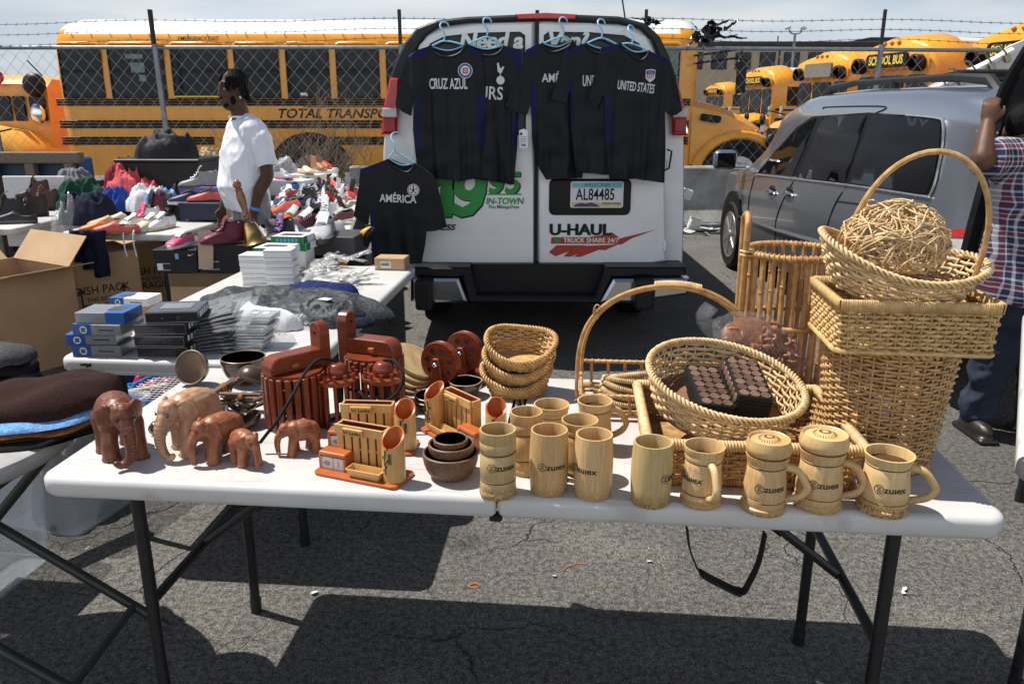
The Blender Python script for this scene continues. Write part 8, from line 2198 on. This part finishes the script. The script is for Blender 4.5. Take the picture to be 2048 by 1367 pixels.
def pencup(par, c):
 b = MB(); n = 28; r = .0255
 def rim(a): return .098 + .018 * math.sin(a)
 rg = []
 for rad, f in ((0, lambda a: 0), (r, lambda a: 0), (r * 1.02, lambda a: .05), (r, rim), (r - .004, lambda a: rim(a) - .0005), (r - .005, lambda a: .06), (0, lambda a: .012)):
  rg.append([(c[0] + rad * math.cos(2 * PI * i / n), c[1] + rad * math.sin(2 * PI * i / n), c[2] + f(2 * PI * i / n)) for i in range(n)])
 b.ring(rg[:4], cap0=False, cap1=False); b.ring(rg[3:], mi=1, cap0=False, cap1=False)
 k = b.obj('pen_cup', [m_org, m_orgr], par, angle=60)
 b = MB(); W_ = lambda a, z: (c[0] + (r * 1.02 + .0005) * math.sin(a), c[1] - (r * 1.02 + .0005) * math.cos(a), c[2] + z)
 b.tube([W_(-.25 + .05 * math.sin(i), .018 + i * .007) for i in range(9)], .0009, 4)
 for i, (a, z) in enumerate(((-.3, .03), (-.15, .045), (-.38, .06), (-.1, .075))):
  b.add([W_(a, z), W_(a + .16, z + .004), W_(a + .3, z + .012), W_(a + .12, z + .009)], [(0, 1, 2, 3)]); b.add([W_(a, z), W_(a - .14, z - .006), W_(a - .24, z - .002), W_(a - .1, z + .002)], [(0, 1, 2, 3)])
 for i in range(3): b.tube([W_(.12 + .1 * i, .045), W_(.12 + .1 * i, .07)], .0008, 4)
 b.obj('ink_drawing', m_ink, k, recalc=False)
 return k
P = (at(622, 940, z=TZ) + at(835, 966, z=TZ)) / 2
desk_set('bamboo desk set in front, letter rack, date blocks and pen cup all in view', Vector((P.x, P.y + .012, TZ + .0005)), R(-22))
desk_set('bamboo desk set mostly hidden behind the front one, at the lantern foot', Vector(at(738, 905, z=TZ)) + Vector((.005, .03, .0005)), R(-4))
desk_set('bamboo desk set turned sideways behind the nested dark bowls', Vector(at(912, 885, z=TZ)) + Vector((.0, .03, .0005)), R(-50), True)
t = thing('pen_holder', 'slant cut bamboo pen cup peeping out behind the ringed tumbler', 'pen cup', at(992, 895, z=TZ + .0005)); pencup(t, (0, 0.02, 0))
# ================================================================== wicker and rattan
def wick(name, c1, c2, rough=.5):
 return mat(name, c1, rough, col2=c2, scale=45, detail=3, bump=.1, bdist=.001)
m_w1 = wick('wicker_pale', (.50, .33, .15), (.73, .54, .30))
m_w2 = wick('wicker_honey', (.36, .19, .065), (.62, .40, .165))
m_w3 = wick('wicker_brown', (.25, .125, .045), (.50, .31, .13))
m_wbx = wick('wicker_straw', (.40, .24, .085), (.68, .46, .20))
m_wtl = wick('wicker_tan', (.30, .155, .055), (.57, .36, .15))
m_w4 = wick('rattan_pole', (.30, .145, .048), (.55, .33, .13))
m_stk = wick('wicker_stake', (.40, .25, .10), (.58, .40, .19))
m_mdf = mat('brown_board', (.20, .095, .052), .8, col2=(.26, .13, .075), scale=60)
def loopN(pts):
 n = len(pts); out = []
 for i in range(n):
  t = pts[(i + 1) % n] - pts[i - 1]; out.append(Vector((t.y, -t.x, 0)).normalized() if t.length > 1e-9 else Vector((1, 0, 0)))
 return out
def ovl(a, b, n, p=2.0):
 """superellipse sampled evenly by arc"""
 q = []
 for i in range(400):
  t = 2 * PI * i / 400; c, s = math.cos(t), math.sin(t)
  q.append(Vector((a * math.copysign(abs(c) ** (2 / p), c), b * math.copysign(abs(s) ** (2 / p), s), 0)))
 L = [0]
 for i in range(400): L.append(L[-1] + (q[(i + 1) % 400] - q[i]).length)
 out = []; j = 0
 for k in range(n):
  d = L[-1] * k / n
  while L[j + 1] < d: j += 1
  out.append(q[j].lerp(q[(j + 1) % 400], (d - L[j]) / max(1e-9, L[j + 1] - L[j])))
 return out
def weave(mb, shape, ns, rows, H, rs, amp, zf=None, flat=None, seg=5, mi=0, smi=1, rst=.0022, jit=.35, seed=1, sub=2):
 """woven wall: shape(h) -> (a, b, power); strands run in and out of ns stakes"""
 rr = random.Random(seed); n = ns * sub
 def P(h):
  a, b_, p = shape(h); return ovl(a, b_, n, p)
 for k in range(rows):
  h = (k + .5) / rows; L = P(h); N_ = loopN(L); pts = []
  for i in range(n):
   ph = math.cos(PI * i / sub + PI * k); z = H * h + (zf(i / n, h) if zf else 0)
   o = amp * ph * (1 + rr.uniform(-jit, jit))
   pts.append(Vector((L[i].x + N_[i].x * o, L[i].y + N_[i].y * o, z + rr.uniform(-1, 1) * rs * jit)))
  mb.tube(pts, rs, seg, mi, closed=True, flat=flat, up=(0, 0, 1) if flat else None)
 for i in range(ns):
  j = i * sub; pts = []
  for k in range(7):
   h = k / 6; L = P(h); pts.append(Vector((L[j].x, L[j].y, H * h + (zf(j / n, h) if zf else 0))))
  mb.tube(pts, rst, 4, smi)
def braid(mb, pts, r, rs, turns, mi=0, n=2, ns_=240, ell=(1, 1)):
 pts = [Vector(p) for p in pts]; m = len(pts)
 for q in range(n):
  out = []
  for i in range(ns_):
   f = i / ns_ * m; j = int(f) % m; p = pts[j].lerp(pts[(j + 1) % m], f - int(f)); t = (pts[(j + 1) % m] - pts[j]).normalized()
   nn = Vector((t.y, -t.x, 0)).normalized(); b_ = t.cross(nn); a = 2 * PI * (turns * i / ns_ + q / n)
   out.append(p + nn * (r * ell[0] * math.cos(a)) + b_ * (r * ell[1] * math.sin(a)))
  mb.tube(out, rs, 5, mi, closed=True)
def wrapped(mb, pts, r, rs, pitch, mi=0, closed=False):
 """pole wrapped in cane"""
 pts = [Vector(p) for p in pts]
 L = sum((b_ - a_).length for a_, b_ in zip(pts, pts[1:])) ; turns = int(L / pitch); k = turns * 7; out = []
 seg = []; acc = 0
 for a_, b_ in zip(pts, pts[1:]): seg.append((acc, a_, b_)); acc += (b_ - a_).length
 j = 0
 for i in range(k + 1):
  d = acc * i / k
  while j + 1 < len(seg) and seg[j + 1][0] <= d: j += 1
  s0, a_, b_ = seg[j]; t = (b_ - a_).normalized(); p = a_ + t * (d - s0)
  nn = t.cross(Vector((0, 0, 1)));
  nn = nn.normalized() if nn.length > .1 else t.orthogonal().normalized()
  bb = t.cross(nn); a = 2 * PI * turns * i / k
  out.append(p + nn * (r * math.cos(a)) + bb * (r * math.sin(a)))
 mb.tube(pts, r * .95, 7, mi); mb.tube(out, rs, 4, mi, smooth=True)
def floor_(mb, a, b_, p, z, mi=0, n=40): mb.add([(v.x, v.y, z) for v in ovl(a, b_, n, p)], [tuple(range(n))], mi, False)

# ---- tall round basket
P0 = at(1790, 952, z=TZ); kk = depth(P0) / CF
R0 = .112; R1 = .142; PT = Vector((P0.x + .003, P0.y + R0, TZ + .003)); HT = at(1790, 716, Y=PT.y - R1).z - TZ
t = thing('wicker_basket', 'tall round wicker waste basket carrying the rectangular basket, at the table end', 'basket', PT)
b = MB(); weave(b, lambda h: (R0 + (R1 - R0) * h ** .8,) * 2 + (2.0,), 34, 33, HT, .0042, .0048, seed=3, rst=.0030, flat=(.0039, .0026))
floor_(b, R0 - .004, R0 - .004, 2, .006); b.obj('woven_body', [m_wtl, m_stk], t, recalc=False)
b = MB(); braid(b, [v * 1 + Vector((0, 0, HT)) for v in ovl(R1, R1, 60)], .006, .0045, 30); b.obj('rim', m_wtl, t, recalc=False)
b = MB(); braid(b, [v * 1 + Vector((0, 0, .006)) for v in ovl(R0 + .002, R0 + .002, 60)], .004, .004, 22); b.obj('base_rim', m_wtl, t, recalc=False)

# ---- rectangular basket on top
ZB = TZ + HT + .010
fl = at(1672, 704, z=ZB); fr = at(1987, 714, z=ZB); W_ = (fr - fl).length; yaw = math.atan2(fr.y - fl.y, fr.x - fl.x)
Hb = at(1684, 598, Y=fl.y).z - ZB; Db = W_ * .74
c = (fl + fr) / 2 + Vector((-math.sin(yaw), math.cos(yaw), 0)) * Db / 2
t = thing('wicker_basket', 'rectangular wicker basket on top of the tall round one', 'basket', (c.x, c.y, ZB), yaw)
b = MB(); weave(b, lambda h: (W_ / 2 * (.985 + .03 * h), Db / 2 * (.985 + .03 * h), 22), 66, 10, Hb - .022, .0045, .0042, seed=5, flat=(.0044, .0026), rst=.0028)
floor_(b, W_ / 2 - .004, Db / 2 - .004, 22, .004, 0, 80); b.obj('woven_body', [m_wbx, m_stk], t, recalc=False)
b = MB(); q = ovl(W_ / 2 + .004, Db / 2 + .004, 120, 30)
for i in range(120 * 2):
 f = i / 2; p = q[int(f) % 120].lerp(q[(int(f) + 1) % 120], f - int(f)); tg_ = (q[(int(f) + 1) % 120] - q[int(f) % 120]).normalized(); nn = Vector((tg_.y, -tg_.x, 0))
 z0 = Hb - .024; pr = [nn * .004 + Vector((0, 0, z0)), nn * .006 + Vector((0, 0, Hb - .003)), nn * .001 + Vector((0, 0, Hb)), nn * -.008 + Vector((0, 0, Hb - .002)), nn * -.010 + Vector((0, 0, z0))]
 b.tube([p + v for v in pr], .003, 4, up=tg_, flat=(.0038, .0012))
b.obj('wrapped_rim', m_wbx, t, recalc=False)
b = MB(); b.tube([v + Vector((0, 0, .002)) for v in ovl(W_ / 2 + .002, Db / 2 + .002, 80, 22)], .005, 6, closed=True); b.obj('base_rim', m_wbx, t)

# ---- oval basket with hoop handle on the rectangular one
ZO = ZB + Hb
po = at(1796, 512, z=ZO + .070)
t = thing('wicker_basket', 'pale oval wicker basket with tall hoop handle resting tilted on the rectangular one', 'basket', (po.x - .012, po.y, ZO - .012)); t.rotation_euler = (R(7), R(9), R(-8))
AO, BO, HO = .172, .134, .088
zf = lambda u, h: .018 * h * math.cos(4 * PI * u)
b = MB(); weave(b, lambda h: (AO * (.66 + .34 * h ** .7), BO * (.66 + .34 * h ** .7), 2.2), 40, 9, HO, .005, .0045, zf=zf, seed=8, flat=(.0044, .0018), rst=.0022)
b.obj('woven_body', [m_w1, m_w1], t, recalc=False)
b = MB(); floor_(b, AO * .64, BO * .64, 2.2, .010); b.obj('board', m_mdf, t)
b = MB(); braid(b, [Vector((v.x, v.y, HO + zf(i / 80, 1))) for i, v in enumerate(ovl(AO, BO, 80, 2.2))],   .0054, .0033, 26, n=3); b.obj('rim', m_w1, t, recalc=False)
b = MB(); pts = []
for i in range(25):
 a = PI * (i / 24); pts.append(Vector((-.130 * math.cos(a) + .018, .030 * math.cos(a) - .0, HO - .01 + .236 * math.sin(a) ** .85)))
b.tube(pts, .0060, 8); b.obj('hoop_handle', m_w2, t)
# ---- tangle of thin rattan
pb = at(1800, 512, Y=c.y - .03)
RB = .108
rr = random.Random(21); b = MB()
for i in range(120):
 ax = Vector((rr.gauss(0, 1), rr.gauss(0, 1), rr.gauss(0, 1))).normalized(); u = ax.orthogonal().normalized(); v = ax.cross(u)
 r = RB * rr.uniform(.93, 1.03); off = ax * RB * rr.uniform(-.55, .55); rad = math.sqrt(max(.0004, r * r - off.length_squared)); a0 = rr.uniform(0, 6.3); L_ = rr.uniform(2.2, 5)
 pts = []
 for k in range(22):
  a = a0 + L_ * k / 21; p = off + (u * math.cos(a) + v * math.sin(a)) * rad; p += Vector((noise.noise(p * 22 + ax), noise.noise(p * 22 - ax), noise.noise(p * 22 + ax * 3))) * .016
  p.z = max(p.z * .80, -.052); pts.append(p)
 b.tube(pts, .0019, 5)
o = b.obj('rattan_ball', m_w1, recalc=False); o.location = (po.x - .014, po.y + .005, ZO + .100)
tag(o, 'loosely tangled ball of thin pale rattan lying in the oval hoop handled basket', 'basket')

# ---- square wicker tray basket in front
fl = at(1300, 968, z=TZ); fr = at(1712, 984, z=TZ); bl = at(1252, 836, z=TZ)
W_ = (fr - fl).length; yaw = math.atan2(fr.y - fl.y, fr.x - fl.x); Dq = .37; Hq = .102
c2 = (fl + fr) / 2 + Vector((-math.sin(yaw), math.cos(yaw), 0)) * Dq / 2
t = thing('wicker_basket', 'low square wicker basket on the table with the round tray tilted inside it', 'basket', (c2.x, c2.y, TZ + .002), yaw)
sh = lambda h: (W_ / 2 * (.98 + .06 * h), Dq / 2 * (.98 + .06 * h), 24)
b = MB(); weave(b, sh, 56, 11, Hq - .012, .0040, .0046, seed=11, rst=.0028, flat=(.0044, .0028)); floor_(b, W_ / 2 - .005, Dq / 2 - .005, 24, .005, 0, 80)
b.obj('woven_body', [m_w3, m_stk], t, recalc=False)
a_, b__, _ = sh(1)
b = MB()
cs = [Vector((-a_, -b__, Hq - .004)), Vector((a_, -b__, Hq - .004)), Vector((a_, b__, Hq - .004)), Vector((-a_, b__, Hq - .004))]
for i in range(4): wrapped(b, [cs[i], cs[(i + 1) % 4]], .010, .0036, .0066)
b.obj('wrapped_rim', m_w1, t, recalc=False)
b = MB(); a0_, b0_, _ = sh(0); cs = [Vector((x * a0_, y * b0_, .008)) for x, y in ((-1, -1), (1, -1), (1, 1), (-1, 1))]
for i in range(4): wrapped(b, [cs[i], cs[(i + 1) % 4]], .007, .003, .006)
b.obj('base_rim', m_w3, t, recalc=False)

# ---- round tray tilted in it
RT = .182
pc = at(1440, 792, Y=c2.y + .03)
t = thing('wicker_tray', 'round wicker tray with brown board floor holding the black button boxes', 'tray', (pc.x - .004, c2.y + .03, pc.z - .030)); t.rotation_euler = (R(11), R(8), R(-4))
b = MB(); weave(b, lambda h: (RT * (.84 + .16 * h), RT * (.84 + .16 * h), 2.0), 44, 7, .082, .005, .0042, seed=14, flat=(.0050, .0018), rst=.0022); b.obj('woven_wall', [m_w1, m_w1], t, recalc=False)
b = MB(); b.lathe([(0, -.004), (RT * .85, -.004), (RT * .85, .004), (0, .004)], 48); b.obj('board', m_mdf, t)
b = MB(); braid(b, [v + Vector((0, 0, .084)) for v in ovl(RT, RT, 90)], .0062, .0036, 34, n=3); b.obj('rim', m_w1, t, recalc=False)
tray = t
# ---- black boxes with coconut buttons
m_net = mat('black_woven_cord', (.008, .007, .006), .55, var=.5, scale=300, bump=.9, bscale=420, bdist=.003, spec=.3)
m_btn = mat('coconut_button', (.10, .055, .035), .35, col2=(.20, .125, .09), scale=90, coat=.2, rand=.5)
btn = None
TM = Matrix.Translation(tray.location) @ tray.rotation_euler.to_matrix().to_4x4()
def button_box(label, pos, rz, L, nr, nc, side=0):
 global btn
 pitch = .0245
 w_, d, h = nc * pitch + .008, nr * pitch + .006, L
 t = thing('button_box', label, 'box', TM @ Vector(pos)); t.rotation_euler = (TM.to_3x3() @ Matrix.Rotation(rz, 3, 'Z')).to_euler()
 b = MB(); b.box((0, 0, h / 2), (w_, d, h), bev=.006, seg=2); b.obj('woven_cover', m_net, t)
 b = MB()
 for z in range(1, int(h / .008)):
  q = rrect(w_ + .0016, d + .0016, .006, 3); b.tube([(x, y, z * .008) for x, y in q], .0012, 4, closed=True)
 q = rrect(w_ - .002, d - .002, .006, 3); b.tube([(x, y, h) for x, y in q], .002, 5, closed=True)
 b.obj('cord_rows', m_net, t, recalc=False)
 for i in range(nr):
  for j in range(nc + side):
   if btn is None:
    m2 = MB(); m2.lathe([(0, 0), (.0108, 0), (.0116, .0012), (.0108, .0030), (.004, .0034), (0, .0034)], 20); o = m2.obj('button', m_btn, t); btn = o
    k = MB()
    for s in (-1, 1): k.ball((s * .0045, 0, .0034), (.0011, .0011, .0006), 6)
    k.obj('holes', m_ink, o)
   else: o = dup(btn); o.parent = t
   o.location = ((j - (nc - 1) / 2) * pitch, (i - (nr - 1) / 2) * pitch, h); o.rotation_euler = (0, 0, rnd.uniform(-.3, .3))
   if j >= nc: o.location = (-w_ / 2, (i - (nr - 1) / 2) * pitch, h - .014); o.rotation_euler = (0, R(-90), 0)
button_box('low black woven box with three columns of coconut buttons, left in the round tray', (-.034, -.008, .022), R(6), .040, 7, 3)
button_box('taller black woven box with coconut buttons along its side, right in the round tray', (.052, .006, .022), R(2), .068, 7, 3, 1)
button_box('flat black woven box under the other two button boxes', (.010, -.030, .004), R(4), .020, 6, 6)

# ---- rattan tray with hoop handle, coasters in it
pt = at(1250, 822, z=TZ)
t = thing('rattan_tray', 'rattan rail tray with tall double hoop handle beside the stacked coasters', 'tray', (pt.x + .122, pt.y + .05, TZ), R(-5))
wx_, wy = .238, .125
b = MB()
for y in (-.1, -.06, -.02, .02, .06, .1): b.tube([(-wx_, y, .014), (wx_, y, .014)], .0045, 6)
b.obj('slat_floor', m_w4, t)
for y in (-wy, wy):
 b = MB(); wrapped(b, [(-wx_, y, .082 if y > 0 else .066), (wx_, y, .082 if y > 0 else .066)], .0055, .0022, .018); b.tube([(-wx_, y, .012), (wx_, y, .012)], .0055, 6); b.obj('rail', m_w4, t, recalc=False)
 for i in range(9):
  b = MB(); b.tube([(-wx_ + .03 + i * .050, y, .012), (-wx_ + .03 + i * .048, y, .082 if y > 0 else .066)], .0048, 6); b.obj('spindle', m_w4, t)
for x in (-wx_, wx_):
 b = MB(); b.tube([(x, -wy, .012), (x, wy, .012)], .0055, 6); b.tube([(x, -wy, .066), (x, wy, .082)], .0055, 6); b.obj('end_rail', m_w4, t)
for k, dy in enumerate((-.016, .016)):
 b = MB(); pts = []
 for i in range(33):
  a = PI * i / 32; pts.append(Vector((-(wx_ + .012 - .012 * k) * math.cos(a) * (1 + .04 * math.sin(2 * a)), dy + .02 * math.cos(a), .012 + (.330 - .012 * k) * abs(math.sin(a)) ** .62)))
 b.tube(pts, .0056, 8); b.obj('hoop', m_w4, t)
 if k == 0: hp = pts
b = MB(); wrapped(b, [p + Vector((0, .010, 0)) for p in hp[14:20]], .0105, .0022, .0042); b.obj('grip_wrap', m_w1, t, recalc=False)
b = MB(); p = hp[7] + Vector((.0, .0, 0)); b.tube([p + Vector((.014 * math.cos(q) * (1 - q / 14) * .8, -.008, .026 * math.sin(q) * (1 - q / 14))) for q in [i * .5 for i in range(24)]], .0022, 5); b.obj('cane_knot', m_w2, t, recalc=False)
m_cst = wick('seagrass', (.36, .24, .11), (.66, .50, .28))
lbs = ['bottom seagrass coaster of the slanting stack', 'second seagrass coaster from the bottom of the stack', 'third seagrass coaster from the bottom of the stack', 'fourth seagrass coaster, just under the topmost one', 'topmost seagrass coaster, its dark spiral top in view']
for i in range(5):
 r = .074; b = MB(); th = .0062
 pts = []
 for k in range(180):
  a = k * .24; q = .006 + (r - .012) * k / 179; pts.append((q * math.cos(a), q * math.sin(a), 0))
 if i in (0, 4): b.tube(pts, th * .55, 5)
 else: b.lathe([(0, -.004), (r * .9, -.004), (r * .9, .004), (0, .004)], 30)
 wrapped(b, [(r * .93 * math.cos(2 * PI * k / 40), r * .93 * math.sin(2 * PI * k / 40), 0) for k in range(41)], th, .0024, .0055)
 o = b.obj('coaster', m_cst, recalc=False); pq = at(1258, 800, z=TZ + .02)
 o.location = (pq.x - .008 + .004 * i, pq.y + .02 + .006 * i, TZ + .028 + .0125 * i); o.rotation_euler = (R(4 + 3 * i), R(2 + 2.5 * i), i * .7)
 tag(o, lbs[i], 'coaster', 'seagrass coasters in a stack')

# ---- tall rattan pole basket with loop handle
pp_ = at(1582, 503, Y=2.10); hp_ = pp_.z - TZ
t = thing('pole_basket', 'tall open basket of upright rattan poles with a loop handle', 'basket', (pp_.x + .012, 2.10, TZ), 0)
RP = .125
b = MB(); wrapped(b, [(RP * math.cos(2 * PI * k / 40), RP * math.sin(2 * PI * k / 40), hp_) for k in range(41)], .009, .003, .013); b.obj('rim', m_w4, t, recalc=False)
for z in (.04, .24):
 b = MB(); wrapped(b, [(RP * (.985) * math.cos(2 * PI * k / 40), RP * .985 * math.sin(2 * PI * k / 40), z) for k in range(41)], .007, .0026, .02); b.obj('hoop', m_w4, t, recalc=False)
for i in range(26):
 a = 2 * PI * i / 26 + .07; b = MB()
 pts = [(RP * .95 * math.cos(a) * (1 + .01 * rnd.uniform(-1, 1)), RP * .95 * math.sin(a), z) for z in (0.0, .14, .3, hp_)]
 b.tube(pts, .0066, 8)
 for z in (.1 + .1 * rnd.random(), .3 + .08 * rnd.random()): b.tube([(pts[1][0], pts[1][1], z - .004), (pts[1][0], pts[1][1], z), (pts[1][0], pts[1][1], z + .004)], [.0066, .0082, .0066], 8)
 b.obj('pole', m_w4, t)
b = MB(); b.tube(smooth_path([(-RP - .014, -.028, .02), (-RP - .016, -.028, .3), (-RP - .016, -.030, hp_ + .05), (-RP - .014, -.022, hp_ + .085), (-RP - .012, -.0, hp_ + .10), (-RP - .012, .022, hp_ + .085), (-RP - .010, .03, hp_ + .05), (-RP - .008, .03, .3), (-RP - .008, .03, .02)], 5), .0085, 10); b.obj('loop_handle', m_w4, t)
b = MB()
for z in (hp_ - .004, hp_ + .006): b.tube([(-RP - .02, -.042, z), (-RP - .028, -.02, z), (-RP + .006, -.02, z), (-RP + .006, -.04, z), (-RP - .02, -.042, z)], .0025, 5)
b.obj('cane_tie', m_w1, t)
b = MB(); b.lathe([(0, .03), (RP * .95, .03), (RP * .95, .036), (0, .036)], 30); b.obj('base_board', m_mdf, t)

# ---- willow baskets in a stack
pw = at(1034, 802, z=TZ)
lb = ['bottom willow basket of the stack, half hidden by the bamboo cups', 'middle willow basket of the stack beside the twin wheels', 'top willow basket of the stack, its high back rim in view']
for i in range(3):
 t = thing('willow_basket', lb[i], 'basket', (pw.x + .004 * i + .002, pw.y + .075 + .004 * i, TZ + .002 + .043 * i), 0, 'nested oval willow baskets'); t.rotation_euler = (R(4 + 3 * i), R(-3 + 3 * i), R(4 - 6 * i))
 zf = lambda u, h: h * .022 * math.cos(4 * PI * (u - .25) * .5 + 0) if False else h * (.020 * math.cos(2 * PI * (u - .25)) + .010 * math.cos(4 * PI * u))
 b = MB(); weave(b, lambda h: (.098 * (.74 + .26 * h ** .8), .074 * (.74 + .26 * h ** .8), 2.3), 26, 11, .064, .0030, .0036, zf=zf, seed=30 + i, rst=.0022); floor_(b, .071, .053, 2.3, .005); b.obj('woven_body', [m_w2, m_stk], t, recalc=False)
 b = MB(); braid(b, [Vector((v.x, v.y, .066 + zf(k / 70, 1))) for k, v in enumerate(ovl(.099, .075, 70, 2.3))], .0052, .0034, 20, n=3); b.obj('rim', m_w2, t, recalc=False)

# ---- brown leather pieces in clear plastic
pl_ = at(1522, 690, Y=1.98)
t = thing('wrapped_bundle', 'rounded brown bundle wrapped in crinkled clear plastic, leaning behind the round tray', 'bundle', (pl_.x, 1.98, pl_.z)); t.rotation_euler = (R(-38), R(16), R(6))
b = MB(); b.ball((0, 0, 0), (.115, .030, .072), 28);
b.v = [tuple(Vector(v) * (1 + .10 * noise.noise(Vector(v) * 40))) for v in b.v]; b.obj('leather', mat('brown_leather', (.085, .030, .012), .35, col2=(.24, .09, .036), scale=30, bump=.5, bscale=50), t)
rr = random.Random(2); b = MB()
for i in range(36):
 a = rr.uniform(0, 6.3); q = math.sqrt(rr.random()) * .8; p = Vector((.105 * q * math.cos(a), -.030 + rr.uniform(-.003, .004), .066 * q * math.sin(a) - .004)); s = rr.uniform(.008, .016)
 e = rr.uniform(0, 6.3); b.tube(smooth_path([p, p + Vector((s * math.cos(e), -.006, s * math.sin(e))), p + Vector((2 * s * math.cos(e + .6), 0, 2 * s * math.sin(e + .6)))], 3), .002, 4, up=(0, 1, 0), flat=(.0012, .005))
b.obj('curled_strips', mat('leather_strip', (.20, .07, .026), .45, col2=(.36, .14, .055), scale=40), t, recalc=False)
m_clear = mat('crinkled_plastic', (.85, .88, .92), .10, alpha=.05, rvar=0, var=.02, bump=.6, bscale=30, bdist=.02)
b = MB()
def cr(u, v):
 a = 2 * PI * u; th = PI * v; p = Vector((.140 * math.sin(th) * math.cos(a), .045 * math.sin(th) * math.sin(a), .088 * math.cos(th)))
 return p * (1 + .16 * noise.noise(p * 26 + Vector((3, 0, 0))) + .09 * abs(noise.noise(p * 70)))
b.grid(cr, 40, 24, closeu=True); b.obj('plastic_wrap', m_clear, t, recalc=False)
b = MB(); b.tube(smooth_path([(-.10, .0, -.02), (-.165, .0, .03), (-.15, -.01, .07)], 4), .012, 6, flat=(.003, .022)); b.obj('wrap_tail', m_clear, t, recalc=False)

# ================================================================== the stalls on the left
left_side()
